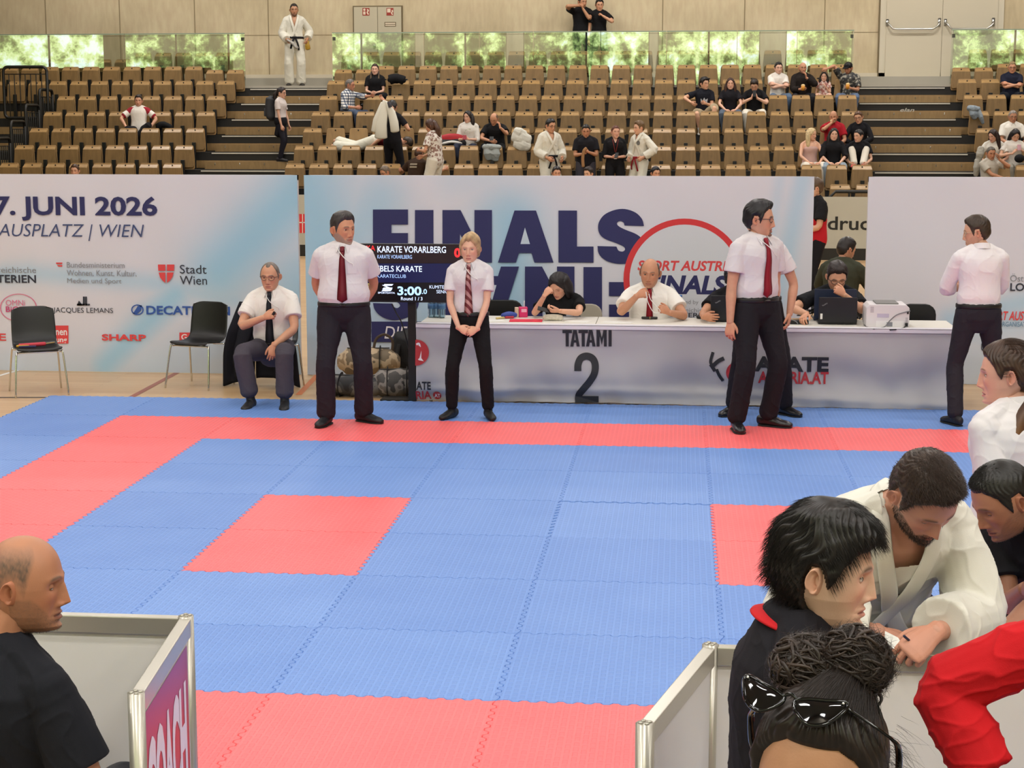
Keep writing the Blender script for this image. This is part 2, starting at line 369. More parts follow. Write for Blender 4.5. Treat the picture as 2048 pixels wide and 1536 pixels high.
struct(MB().box((-24, RY(7)-.795, 3.305), (22, YW, 3.36)).obj('trim_3', mat('gallery_slab', 'a9a294', .7)))
struct(MB().box((-24, 27.3, 3.36), (22, YW, 3.56)).obj('trim_4', MATS['gallery_slab']))
# the seats: one of each kind, then copies
def seat_proto():
    t = thing('stand_seat', '', 'seat')
    b = MB(); P = [(-.205, .36), (.205, .36), (.222, .40), (.212, .60), (.19, .82)]+[(.18, .848), (.155, .86), (-.155, .86), (-.18, .848), (-.19, .82), (-.212, .6), (-.222, .40)]
    b.prism(P, .03, .055); b.V = [(x, y+(z-.4)*.13, z) for x, y, z in b.V]; b.obj('backrest', seatedge, t, bevel=.006)
    b = MB(); P = [(-.19, .40), (.19, .40), (.212, .43), (.214, .46), (.196, .745), (.188, .77), (-.188, .77), (-.196, .745), (-.214, .46), (-.212, .43)]
    b.prism(P, -.03, .015); b.V = [(x, y+(z-.4)*.06, z) for x, y, z in b.V]
    pan = b.obj('seat_pan', seatwood, t, bevel=.008)
    b = MB(); b.add([(-.19, -.006, .772), (.19, -.006, .772), (.176, .083, .835), (-.176, .083, .835), (-.19, .04, .772), (.19, .04, .772), (.176, .09, .826), (-.176, .09, .826)], [(0, 1, 2, 3), (7, 6, 5, 4), (0, 4, 5, 1), (1, 5, 6, 2), (2, 6, 7, 3), (3, 7, 4, 0)])
    b.obj('head_bevel', seatedge, t)  # bevel in paler ply: the light on its top is put into the colour
    b = MB(); b.tube([(0, .05, .81), (0, .042, .823)], .014, 10); b.obj('number_plate', black, t)
    b = MB(); b.box((-.038, -.105, 0), (.038, -.045, .56)); b.obj('bracket', blackplast, t, bevel=.006)
    return t
proto = seat_proto(); proto_kids = list(proto.children); _first = [True]
ORD = ['', 'first', 'second', 'third', 'fourth', 'fifth', 'sixth', 'seventh', 'eighth', 'ninth', 'tenth', 'eleventh', 'twelfth', 'thirteenth', 'fourteenth', 'fifteenth', 'sixteenth', 'seventeenth', 'eighteenth', 'nineteenth', 'twentieth', 'twenty-first', 'twenty-second', 'twenty-third', 'twenty-fourth']
def place_seat(x, y, z, label, group, occupied=False):
    if _first[0]: r = proto; kids = proto_kids; _first[0] = False
    else:
        r = proto.copy(); COL.objects.link(r); kids = []
        for ch in proto_kids:
            c = ch.copy(); COL.objects.link(c); c.parent = r; kids.append(c)
    r.location = (x, y, z); r['label'] = label; r['category'] = 'seat'; r['group'] = group
    if occupied:                       # seat folded down under its sitter
        for c in kids:
            n = c.name.split('.')[0]
            if n in ('head_bevel',): bpy.data.objects.remove(c)
            elif n == 'seat_pan': c.rotation_euler = (-PI/2+.06, 0, 0); c.location = (0, -.47, .42)
SP = (CB-CA)/24
OCC = set()                            # (block, row, index) that somebody sits on; filled below
def fill_seats():
    rn = {-1: 'lowest', 0: 'second', 1: 'third', 2: 'fourth', 3: 'fifth', 4: 'sixth', 5: 'seventh', 6: 'eighth', 7: 'topmost'}
    for i in range(-1, 8):
        rowt = rn[i]+' row'
        for k in range(24):
            if i == -1 and k not in (0, 20, 21, 22, 23): continue
            x = CA+(k+.5)*SP; z = RZ(i)-(.08 if i == 6 and k < 2 else 0)
            place_seat(x, RY(i), z, ('lowered ' if ('C', i, k) in OCC else 'folded ')+f'brown plywood stand seat, {ORD[k+1]} from the left aisle, {rowt} of the middle block', 'seats of the middle block', ('C', i, k) in OCC)
        for k in range(1 if i == 7 else 0, {-1: 0, 0: 8, 1: 8, 2: 8, 3: 8, 4: 8, 5: 13, 6: 13, 7: 13}[i]):
            x = LA-(k+.5)*SP; z = RZ(i)-(.08 if i == 6 and k < 2 else 0)
            place_seat(x, RY(i), z-(.15 if i == 7 and k > 5 else 0), ('lowered ' if ('L', i, k) in OCC else 'folded ')+f'brown plywood stand seat, {ORD[k+1]} from the aisle, {rowt} of the left block', 'seats of the left block', ('L', i, k) in OCC)
        for k in range(1 if i == 7 else 0, {-1: 0, 0: 3, 1: 3, 2: 3, 3: 4, 4: 4, 5: 4, 6: 5, 7: 4}[i]):
            x = RA+(k+.5)*SP; z = RZ(i)-(.08 if i == 6 and k < 2 else 0)
            place_seat(x, RY(i), z, ('lowered ' if ('R', i, k) in OCC else 'folded ')+f'brown plywood stand seat, {ORD[k+1]} from the aisle, {rowt} of the right block', 'seats of the right block', ('R', i, k) in OCC)
# glass balustrade of the gallery
def glass_mat():
    m, N, L, b = nodes_mat('balustrade_glass'); N.remove(b); out = [n for n in N if n.type == 'OUTPUT_MATERIAL'][0]
    t = N.new('ShaderNodeBsdfTransparent'); t.inputs[0].default_value = (.93, .96, .93, 1); g = N.new('ShaderNodeBsdfGlossy'); g.inputs['Roughness'].default_value = .0; g.inputs[0].default_value = (.9, 1, .92, 1)
    mx = N.new('ShaderNodeMixShader'); mx.inputs[0].default_value = .17; L.new(t.outputs[0], mx.inputs[1]); L.new(g.outputs[0], mx.inputs[2]); L.new(mx.outputs[0], out.inputs[0]); return m
glass = glass_mat(); YG = 26.74
def pane(x0, x1, label, rail):
    o = tag(MB().box((x0+.006, YG, 3.37), (x1-.006, YG+.018, 4.56)).obj('glass_panel', glass), label, 'glass panel', 'glass balustrade panels')
    MB().box((x0+.006, YG-.008, 4.56), (x1-.006, YG+.026, 4.585)).obj('top_edge', mat('glass_edge', '93a08a', .2), o)
    b = MB()
    for x in rail:
        for z in (3.5, 4.4): b.box((x-.03, YG-.03, z), (x+.03, YG+.05, z+.08))
    if rail: b.obj('clamp', mat('clamp_grey', '4f4f48', .4, .6), o)
E = [-16.6, -14.6, -12.55, -9.3, -6.42]
for i in range(4): pane(E[i], E[i+1], f'clear glass balustrade panel above the left block, {ORD[4-i]} from the aisle end', [E[i+1]-.05] if i == 3 else [])
E = [-4.35, -2.2, -.9, .35, 1.9, 3.4, 5.0, 6.35, 7.62]
for i in range(8): pane(E[i], E[i+1], f'clear glass balustrade panel above the middle block, {ORD[i+1]} from the left', [E[0]+.05] if i == 0 else [E[8]-.05] if i == 7 else [])
E = [9.77, 11.9, 14]
for i in range(2): pane(E[i], E[i+1], f'clear glass balustrade panel above the right block, {ORD[i+1]} from the aisle', [E[0]+.05] if i == 0 else [])
# black guard rails
def guard(name, pts, nb, label, axis):
    """rounded frame with bars; pts = (a0, z0, a1, z1) and the fixed coordinate"""
    (a0, z0, a1, z1, c) = pts; P = rrect(a0, z0, a1, z1, .1, 4); P.append(P[0]); P3 = [((u, c, v) if axis == 'x' else (c, u, v)) for u, v in P]
    base = np.mean(P3, 0); base[2] = z0; o = thing(name, label, 'railing', tuple(base))
    mk = lambda b, n: (setattr(b, 'V', [tuple(np.array(v)-base) for v in b.V]), b.obj(n, black, o, True))
    mk(MB().tube(P3, .035, 8), 'frame'); b = MB()
    for t in np.linspace(0, 1, nb+2)[1:-1]:
        u = a0+(a1-a0)*t; q = [(u, c, z0), (u, c, z1-.16)] if axis == 'x' else [(c, u, z0), (c, u, z1-.16)]; b.tube(q, .012, 6)
    q = [(a0, c, z1-.16), (a1, c, z1-.16)] if axis == 'x' else [(c, a0, z1-.16), (c, a1, z1-.16)]; b.tube(q, .012, 6); mk(b, 'bars')
q0, q1 = gy(6, 134, 24.45), gy(97, 236, 24.45)
guard('guard_railing', (q0[0], q1[2], q1[0], q0[2], 24.45), 7, 'tall black guard rail with rounded top, facing the hall at the far left', 'x')
for i, w in zip(range(4, 0, -1), ('highest', 'second highest', 'third highest', 'lowest')):
    guard('stair_railing', (RY(i)-.42, RZ(i)-.2, RY(i)+.36, RZ(i)+1.0, -10.42), 6, f'black stepped guard rail running up beside the left seats, {w} of the four', 'y')
for i in range(0, 5): MB()  # (decks already carry the rails)
q0, q1 = gy(1655, 380, 19.25), gy(1745, 394, 19.25)
ob = thing('rail', 'low black tube rail in front of the lowest seats, seen between two banners', 'railing', (q0[0]+1, 19.25, .9))
MB().tube([(-1, 0, -.1), (-.97, 0, .22), (-.85, 0, .34), (3, 0, .34)], .03, 8).obj('tube', black, ob, True); MB().tube([(-.6, 0, -.1), (-.6, 0, .34)], .02, 8).obj('post', black, ob, True)
# advertising board at the foot of the stand
def bandboard(x0, x1, label):
    o = thing('advertising_board', label, 'board', (0, 19.1, FZ)); z1 = gy(1690, 394, 19.1)[2]; z0 = gy(1690, 497, 19.1)[2]
    MB().box((x0, 0, z0-FZ), (x1, .05, z1-FZ)).obj('panel', mat('board_print', 'b9b9ae', .5, noise=(1.2, .12)), o); MB().box((x0, .01, -.0), (x1, .04, z0-FZ)).obj('foot', black, o); return o
o = bandboard(5.6, 9, 'pale board printed with black letters at the foot of the stand, right gap'); p = Print(19.1); p.text('druckmittel', 1655, 434, 1870, 460, mat('board_black', '191a18'), .015)
p.obj('lettering', o)
o = bandboard(-6, -2.2, 'pale board with red shield marks at the foot of the stand, left gap'); p = Print(19.1); p.rect(598, 428, 613, 466, red); p.lev = .002; p.rect(604.5, 428, 606, 466, white); p.rect(598, 444, 613, 446, white); p.obj('shield_mark', o)
# ================================================================ the mats
def mat_vinyl(name, h1, h2):
    m, N, L, b = nodes_mat(name); tc = N.new('ShaderNodeTexCoord')
    br = N.new('ShaderNodeTexBrick'); br.inputs['Scale'].default_value = 1; br.inputs['Brick Width'].default_value = .056; br.inputs['Row Height'].default_value = .034; br.inputs['Mortar Size'].default_value = .009; br.inputs['Mortar Smooth'].default_value = .5
    rt = N.new('ShaderNodeMapping'); rt.inputs['Rotation'].default_value = (0, 0, PI/2); L.new(tc.outputs['Object'], rt.inputs[0]); L.new(rt.outputs[0], br.inputs['Vector']); oi = N.new('ShaderNodeObjectInfo')
    n = N.new('ShaderNodeTexNoise'); n.inputs['Scale'].default_value = 2.2; n.inputs['Detail'].default_value = 5; ad = N.new('ShaderNodeVectorMath'); L.new(tc.outputs['Object'], ad.inputs[0]); L.new(oi.outputs['Location'], ad.inputs[1]); L.new(ad.outputs[0], n.inputs['Vector'])
    mr = N.new('ShaderNodeMath'); mr.operation = 'MULTIPLY_ADD'; mr.inputs[1].default_value = .35; L.new(oi.outputs['Random'], mr.inputs[0]); ml = N.new('ShaderNodeMath'); ml.operation = 'MULTIPLY'; ml.inputs[1].default_value = .65; L.new(n.outputs['Fac'], ml.inputs[0]); L.new(ml.outputs[0], mr.inputs[2])
    mx = N.new('ShaderNodeMix'); mx.data_type = 'RGBA'; mx.inputs[6].default_value = (*lin(h1), 1); mx.inputs[7].default_value = (*lin(h2), 1); L.new(mr.outputs[0], mx.inputs[0])
    wr = N.new('ShaderNodeMix'); wr.data_type = 'RGBA'; wr.blend_type = 'MULTIPLY'; wr.inputs[0].default_value = 1; L.new(mx.outputs[2], wr.inputs[6]); rr = N.new('ShaderNodeValToRGB'); rr.color_ramp.elements[0].color = (.90, .91, .93, 1); rr.color_ramp.elements[1].color = (1.0, 1.0, 1.0, 1); L.new(br.outputs['Fac'], rr.inputs[0]); L.new(rr.outputs[0], wr.inputs[7]); L.new(wr.outputs[2], b.inputs['Base Color'])
    bp = N.new('ShaderNodeBump'); bp.inputs['Strength'].default_value = .45; bp.inputs['Distance'].default_value = .004; L.new(br.outputs['Fac'], bp.inputs['Height']); L.new(bp.outputs[0], b.inputs['Normal'])
    b.inputs['Roughness'].default_value = .48; b.inputs['Specular IOR Level'].default_value = .45; return m
mblue = mat_vinyl('mat_blue', '6189d0', '789edf'); mred = mat_vinyl('mat_red', 'f76266', 'ff787a')
def tile_mesh():
    n = 12; S = [(0, 0)]
    for k in range(n):
        f = lambda t: .025+.95*(k+t)/n
        S += [(f(.10), 1), (f(.40), 1), (f(.60), -1), (f(.90), -1)]
    a = .010; g = .0026; P = []
    P += [(s, a*t) for s, t in S]; P += [(1+a*t, s) for s, t in S]; S2 = [(1, 0)]+S[:0:-1]
    P += [(s, 1+a*t) for s, t in S2]; P += [(a*t, s) for s, t in S2]
    P = np.array(P)-.5; m = len(P); q = []
    for i in range(m):
        e1 = P[i]-P[i-1]; e2 = P[(i+1) % m]-P[i]; n1 = np.array([-e1[1], e1[0]])/np.linalg.norm(e1); n2 = np.array([-e2[1], e2[0]])/np.linalg.norm(e2); h = n1+n2; q.append(h/max(.5, h@h/2))
    q = np.array(q); P = P+q*.0006; q = P+q*g
    q2 = np.array(q); V = [(x, y, FZ) for x, y in P]+[(x, y, -.004) for x, y in P]+[(x, y, 0) for x, y in q2]
    F = [tuple(range(2*m, 3*m))]+[(i, (i+1) % m, m+(i+1) % m, m+i) for i in range(m)]+[(m+i, m+(i+1) % m, 2*m+(i+1) % m, 2*m+i) for i in range(m)]
    return V, F
def lay_mats():
    V, F = tile_mesh(); A = mesh('puzzle_mat', V, F, mblue); B = mesh('puzzle_mat', V, F, mred); used = {}
    for v in range(-2, 9):
        for u in range(-2, 8):
            inner = 0 <= u < 6 and 0 <= v < 6; ring = (-1 <= u <= 6 and -1 <= v <= 6) and not inner
            isred = ring or (inner and u in (1, 4) and v in (2, 3))
            s = B if isred else A
            if id(s) in used: o = s.copy(); COL.objects.link(o)
            else: o = s; used[id(s)] = 1
            o.location = (u+.5, -v-.5, -.005 if (u, v) == (3, 2) else 0)
            c = 'red' if isred else 'blue'
            tag(o, f'{c} interlocking floor mat tile, {ORD[v+3]} row from the table, {ORD[u+3]} from the left edge', 'floor mat', 'interlocking floor mats')
lay_mats()
# ================================================================ banners
ink = mat('ink_dark', '2c3040', .6); grey = mat('ink_grey', '8d8f98', .6); blue = mat('ink_blue', '2f57a8', .6); pink = mat('ink_pink', 'd9769a', .6); redp = mat('ink_red', 'e0474b', .6); inkn = mat('ink_navy', '3b4a78', .6); lpale = mat('print_white', 'ece8ee', .6)
YB = 3.67
bmat = attr_mat('banner_fabric', .7, .2)
def banner(x0p, x1p, label, segs, y0p=352, yplane=YB):
    X0, X1 = gy(x0p, 500, yplane)[0], gy(x1p, 500, yplane)[0]; Z1 = gy(1200, y0p, yplane)[2]
    o = thing('banner', label, 'banner', ((X0+X1)/2, yplane, FZ)); c = np.array(o.location); n, m = 150, 60
    xs = np.linspace(X0, X1, n); zs = np.linspace(FZ+.005, Z1, m); X, Z = np.meshgrid(xs, zs)
    Y = yplane+.004*np.sin(X*3.1+.5)*np.sin(Z*2)+.003*np.sin(X*7+Z*5)
    # printed pattern: pale lilac with light blue swooshes
    d = np.stack([X-CAM[0], np.full_like(X, yplane)-CAM[1], Z-CAM[2]], -1); zc = d@_f; px = 1024+FPX*(d@_r)/zc; py = 768-FPX*(d@_u)/zc
    base = np.array(lin('dcdae6')); bl = np.array(lin('a3cbe6')); wt = np.zeros_like(X)
    for ax, ay, bx, by, w, k in segs:
        vx, vy = bx-ax, by-ay; t = np.clip(((px-ax)*vx+(py-ay)*vy)/(vx*vx+vy*vy), 0, 1); dd = np.hypot(px-ax-t*vx, py-ay-t*vy)
        wt = np.maximum(wt, k*np.exp(-(dd/w)**2)) if k > 0 else wt*(1+k*np.exp(-(dd/w)**2))
    colr = base*(1-wt[..., None])+bl*wt[..., None]
    V = np.stack([X, Y, Z], -1).reshape(-1, 3)-c; F = np.array([(j*n+i, j*n+i+1, (j+1)*n+i+1, (j+1)*n+i) for j in range(m-1) for i in range(n-1)])
    mesh('fabric', V, F, bmat, o, True, colr.reshape(-1, 3))
    b = MB(); z1 = Z1-FZ; a, e = X0-c[0], X1-c[0]
    for q in ((a, .012, 0, a+.05, .06, z1), (e-.05, .012, 0, e, .06, z1), (a, .012, z1-.05, e, .06, z1)): b.box(q[:3], q[3:])
    b.obj('frame', mat('banner_edge', 'd9d6dc', .6), o)
    for xx in (a+.9, e-.9): MB().box((xx-.2, -.18 if False else .02, 0), (xx+.2, .35, .012)).obj('foot_plate', mat('plate_white', 'd8d4cc', .4), o)
    return o
bL = banner(-330, 597, 'pale sponsor banner with the date 7. JUNI 2026, behind the three black chairs', [(600, 380, 440, 540, 75, 1.0), (600, 560, 560, 735, 80, .8), (60, 545, 300, 565, 22, .6), (300, 565, 470, 600, 22, .65), (350, 590, 210, 730, 34, .95), (590, 640, 300, 740, 70, .45), (0, 735, 600, 735, 60, .35), (-200, 560, 60, 545, 25, .6)])
p = Print(YB-.006)
p.text('7. JUNI 2026', -10, 393, 314, 441, navy, .03); p.text('RATHAUSPLATZ | WIEN', -92, 449, 288, 480, inkn, -.006, .22)
p.text('Österreichische', -52, 531, 72, 545, grey); p.text('LOTTERIEN', -52, 550, 72, 565, ink, .02)
p.poly([(112, 525), (125, 525), (124.5, 528), (112.8, 528)], redp); p.poly([(114, 530), (125, 530), (124.5, 533), (117, 533)], redp)
p.text('Bundesministerium', 134, 525, 249, 535, grey); p.text('Wohnen, Kunst, Kultur,', 134, 541, 273, 553, grey); p.text('Medien und Sport', 135, 557, 243, 569, grey)
p.poly([(316, 529), (331, 529), (331, 541.5), (316.8, 541.5)], redp); p.poly([(334, 529), (349, 529), (348.2, 541.5), (334, 541.5)], redp)
p.poly([(317.5, 545), (331, 545), (331, 566), (325, 561), (320, 554)], redp); p.poly([(334, 545), (347.5, 545), (345, 554), (340, 561), (334, 566)], redp)
p.text('Stadt', 360, 530, 413, 547, ink); p.text('Wien', 360, 552, 414, 569, ink)
p.ring(37, 615, 35, 37, pink, n=48, sy=.75); p.text('OMNi', 12, 600, 50, 611, pink); p.text('BiOTiC', 12, 613, 66, 624, mat('ink_magenta', 'c8447e'), .015)
p.rect(166, 593, 170, 611, ink); p.rect(154, 607.5, 170, 611, ink); p.poly([(158, 601), (166, 611), (154, 611)], ink); p.rect(170.6, 593, 174, 611, ink); p.rect(170.6, 607.5, 180, 611, ink)
p.text('JACQUES LEMANS', 107, 616, 226, 628, ink)
p.ring(275, 619.5, 10, 12.5, blue, n=36, sy=.85); p.poly([(266, 627), (276, 612), (284, 610), (282, 621), (274, 628)], blue); p.text('DECATHLON', 293, 613, 460, 629, blue, .025)
p.text('BE', -22, 667, 12, 681, redp, .02); p.rect(95, 651, 137, 687, redp); p.lev = .0006; p.text('Kronen', 86, 656, 134, 670, lpale, .02); p.text('Zeitung', 86, 674, 134, 687, lpale, .02); p.lev = 0
p.text('SHARP', 204, 669, 292, 681, redp, .035); p.rect(359, 665, 402, 683, redp); p.lev = .0006; p.text('G', 363, 668, 374, 680, lpale, .02); p.lev = 0
p.obj('print', bL)
bC = banner(610.5, 1625, 'white and light blue banner with the huge navy word FINALS behind the officials’ table', [(600, 352, 700, 700, 105, .95), (760, 400, 640, 560, 60, .7), (820, 560, 900, 700, 60, .75), (1020, 440, 1020, 640, 70, .9), (700, 700, 760, 760, 50, -.8), (1605, 360, 1555, 600, 22, .6), (1560, 360, 1540, 480, 14, .35), (900, 360, 1000, 360, 40, .25)])
def letters(p, m):
    """heavy poster letters FINALS, drawn once upright and once turned upside down below"""
    x = lambda a: a
    L = [[(746, 419), (816, 419), (816, 449), (783, 449), (783, 466), (816, 466), (816, 494), (783, 494), (783, 524), (746, 524)],
         [(830, 420), (867, 420), (867, 524), (830, 524)],
         [(885, 420), (921, 420), (949, 476), (949, 420), (984, 420), (984, 525), (950, 525), (920, 468), (920, 525), (885, 525)],
         [(1117, 421), (1154, 421), (1154, 493), (1187, 493), (1187, 525), (1117, 525)]]
    A = [[(1029, 421), (1072, 421), (1107, 525), (1069, 525), (1063, 506), (1038, 506), (1032, 525), (996, 525)]]
    S = [(1288, 452), (1284, 438), (1271, 425), (1250, 418), (1229, 420), (1208, 430), (1197, 447), (1198, 465), (1209, 477), (1232, 486), (1247, 493), (1250, 499), (1245, 503), (1237, 501), (1233, 493), (1195, 492), (1198, 508), (1212, 521), (1235, 527.5), (1260, 526), (1280, 516), (1289, 500), (1287, 482), (1274, 469), (1250, 459), (1237, 452), (1234, 446), (1240, 442), (1247, 445), (1249, 451)]
    for flip in (0, 1):
        f = (lambda a: (2034-a[0], 1058-a[1])) if flip else (lambda a: a)
        for q in L+A+[S]: p.brk(); p.poly([f(a) for a in (q if q is not S else [tuple(v[:2]) for v in spline([(x, y, 0) for x, y in S[:15]], 4)]+[S[15]]+[tuple(v[:2]) for v in spline([(x, y, 0) for x, y in S[15:]], 4)])], m)
        p.brk(); p.lev = .0008; p.poly([f(a) for a in ((1050, 455), (1060, 488), (1041, 488))], mat('banner_light', 'c6d3e4', .7)); p.lev = 0
p = Print(YB-.006); letters(p, navy); p.rect(743, 643, 960, 684, navy); p.lev = .0008; p.text('DIE', 769, 653, 815, 677, lpale, .0, .2); p.text('FINALS', 826, 653, 950, 677, lpale, 0, .2); p.lev = .001
p.disc(1369, 559, 122, mat('circle_field', 'd6d8e2', .7)); p.lev = .002; p.ring(1369, 559, 110, 122, red)
p.text('SPORT AUSTRIA', 1275, 522, 1470, 541, redp, .03, .2); p.text('FINALS', 1292, 551, 1455, 588, navy, .04, .2); p.text('powered by', 1338, 600, 1397, 610, grey); p.text('Österreichische', 1330, 614, 1424, 624, grey); p.text('LOTTERIEN', 1330, 626, 1424, 634, ink, .02); p.obj('print', bC)
bR = banner(1733, 2420, 'pale lilac banner at the right edge, behind a referee seen from behind', [(1900, 640, 2048, 605, 26, .7), (1860, 680, 2048, 640, 40, .5), (1735, 735, 2048, 735, 70, .4)])
p = Print(YB-.006); p.text('Österreichische', 2020, 548, 2136, 563, grey); p.text('LOTTERIEN', 2020, 567, 2136, 582, ink, .02); p.text('SPORT AUSTRIA', 1968, 623, 2080, 640, redp, .02, .2); p.text('BUNDES-SPORTORGANISATION', 1926, 644, 2070, 652, mat('ink_teal', '5a86a8')); p.text('U', 1962, 687, 1972, 702, ink, .02); p.obj('print', bR)
# ================================================================ the officials' table
TY, TZ = 2.04, .70
tw = mat('table_white', 'e6e2d8', .45); tg = mat('table_leg', '9a9a98', .35, .7)
for k, (n_) in enumerate(('left, under the water bottles and red folder', 'middle, in front of the man with the red tie', 'right, under the laptops and printer')):
    x0 = 1.43+1.595*k; x1 = x0+1.59; o = thing('folding_table', f'white folding table of the row, {n_}', 'table', ((x0+x1)/2, TY+.37, FZ), 0, 'white folding tables in a row'); w = (x1-x0)/2
    MB().box((-w, -.36, TZ-FZ-.03), (w, .36, TZ-FZ)).obj('tabletop', tw, o, bevel=.004)
    for sx in (-1, 1):
        for sy in (-1, 1): MB().tube([(sx*(w-.1), sy*.29, TZ-FZ-.03), (sx*(w-.1), sy*.29, 0)], .015, 8).obj('leg', tg, o, True)
# cloth hanging in front
X0, X1 = 1.415, 6.205
def fold(x, z):
    t = (x-X0)/(X1-X0); h = (TZ-z)/TZ
    f = .012*np.sin(9*x+2*h)*h+.010*np.sin(23*x-6*h)*h*h
    for cx, r, a in ((.12, .30, .045), (.62, .38, .036), (.88, .34, .042), (.36, .4, .03)):       # slack swags
        f = f+a*np.exp(-(((t-cx)/.16)**2))*np.sin(9*h+14*np.abs(t-cx)+cx*5)*h
    f = f+.02*np.exp(-((h-.83-.25*(t-.3)**2)/.06)**2)
    return f*1.0-.012*h
o = thing('table_cloth', 'pale grey fabric banner reading TATAMI 2 hung along the front of the tables', 'table cloth', (X0, TY-.03, FZ)); c = np.array(o.location)
n, m = 260, 70; X, Z = np.meshgrid(np.linspace(X0, X1, n), np.linspace(.004, TZ+.004, m)); Yc = TY-.03-fold(X, Z)-.0; F = np.array([(j*n+i, j*n+i+1, (j+1)*n+i+1, (j+1)*n+i) for j in range(m-1) for i in range(n-1)])
mesh('fabric', np.stack([X, Yc, Z], -1).reshape(-1, 3)-c, F, mat('cloth_grey', 'b2b0b4', .62), o, True)
MB().box((X0-c[0], -.012, TZ-.028-FZ), (X1-c[0], -.002, TZ+.008-FZ)).obj('hem', mat('cloth_hem', 'dedae2', .6), o); MB().box((X0-c[0], -.012, TZ+.004-FZ), (X1-c[0], .1, TZ+.009-FZ)).obj('top_flap', mat('cloth_hem', 'dedae2', .6), o)
p = Print(TY-.03, .008)
tat = mat('cloth_ink', '1f2129', .6); cred = mat('cloth_red', 'b83238', .6)
T_ = lambda x: p.brk().poly([(x, 660), (x+19, 660), (x+19, 666), (x+12.6, 666), (x+12.6, 693), (x+6.4, 693), (x+6.4, 666), (x, 666)], tat)
def A_(x):
    p.brk(); p.poly([(x+6, 660), (x+9.5, 660), (x+9.5, 666.5), (x+6.2, 693), (x, 693)], tat); p.poly([(x+9.5, 660), (x+13, 660), (x+19, 693), (x+12.8, 693), (x+9.5, 666.5)], tat); p.poly([(x+6.6, 680), (x+12.4, 680), (x+13, 685), (x+6, 685)], tat)
T_(1125); A_(1140.5); T_(1157); A_(1172)
p.brk(); p.poly([(1193, 660), (1200, 660), (1199.2, 671), (1199.2, 693), (1193, 693)], tat); p.poly([(1200, 660), (1203.5, 676), (1203.5, 690), (1199.2, 671)], tat); p.poly([(1203.5, 676), (1207, 660), (1207.8, 671), (1203.5, 690)], tat); p.poly([(1207, 660), (1213.5, 660), (1213.5, 693), (1207.8, 693), (1207.8, 671)], tat)
p.brk(); p.rect(1217, 660, 1223.3, 693, tat)
p.brk(); p.stroke([(1156, 741), (1156.5, 728), (1162, 716), (1173.5, 712), (1185, 717), (1190.5, 729), (1189, 746), (1180, 762), (1167, 778), (1158, 790), (1156.5, 801)], 14, tat); p.lev = .0008; p.rect(1150, 793, 1197, 806, tat); p.lev = 0; p.brk()
p.poly([(831, 680)]+[(832+26*math.cos(a), 705+26*math.sin(a)) for a in np.linspace(-PI/2, PI/2, 20)]+[(831, 730)], cred); p.lev = .006; p.stroke([(833, 689), (838, 687), (840, 694)], 4, lpale); p.poly([(835, 698), (843, 700), (843, 716), (848, 722), (838, 720), (832, 714)], lpale); p.lev = 0
p.text('ATE', 833, 763, 862, 779, tat, .03); p.text('RIA', 832, 782, 862, 799, cred, .025); p.disc(873.5, 791.5, 8.5, cred); p.lev = .006; p.text('.AT', 867, 788, 880, 796, lpale, .02); p.lev = 0
p.text('KARATE', 1482, 714, 1658, 742, tat, .04); p.text('AUSTRIA.AT', 1516, 744, 1658, 767, cred, .03); p.disc(1474, 745, 22, cred)
p.stroke([(1426, 704), (1421, 722), (1424, 730)], 6, tat); p.stroke([(1423, 734), (1436, 722), (1448, 716)], 8, tat); p.stroke([(1433, 738), (1438, 750), (1446, 762)], 6, tat); p.stroke([(1421, 728), (1430, 742)], 7, tat)
p.obj('print', o, lambda V: np.stack([V[:, 0], V[:, 1]-fold(V[:, 0]+c[0], V[:, 2]+c[2])*1.0, V[:, 2]], 1))
# things on the table
def tp(x, y, z=TZ): return gz(x, y, z)
paper = mat('paper', 'e9e7e2', .7)
def sheet(x, y, w, d, rz, label, m=paper, h=.002, name='paper_sheet', cat_='paper', group=None):
    q = tp(x, y); o = MB().box((-w/2, -d/2, .0005), (w/2, d/2, h)).obj(name, m); o.location = (q[0], q[1], TZ); o.rotation_euler = (0, 0, rz); return tag(o, label, cat_, group)
sheet(985, 641, .2, .18, .2, 'white paper sheet beside the woman referee at the left table end'); sheet(1128, 637, .3, .17, .1, 'white paper sheets under a pencil on the left table'); sheet(1155, 643, .22, .14, -.3, 'loose white sheet just left of the table seam', h=.003); sheet(1236, 645, .27, .15, -.25, 'white form lying in front of the man with red tie', h=.003); sheet(1288, 635, .24, .09, 0, 'small white notepad under a black pen case', h=.004)
o = sheet(1052, 642, .30, .17, .05, 'bright red cardboard folder on the left table', mat('folder_red', 'e0304a', .5), .008, 'folder', 'folder'); MB().box((-.13, -.02, .008), (.13, .08, .010)).obj('cover_flap', mat('folder_red2', 'ea4058', .5), o)
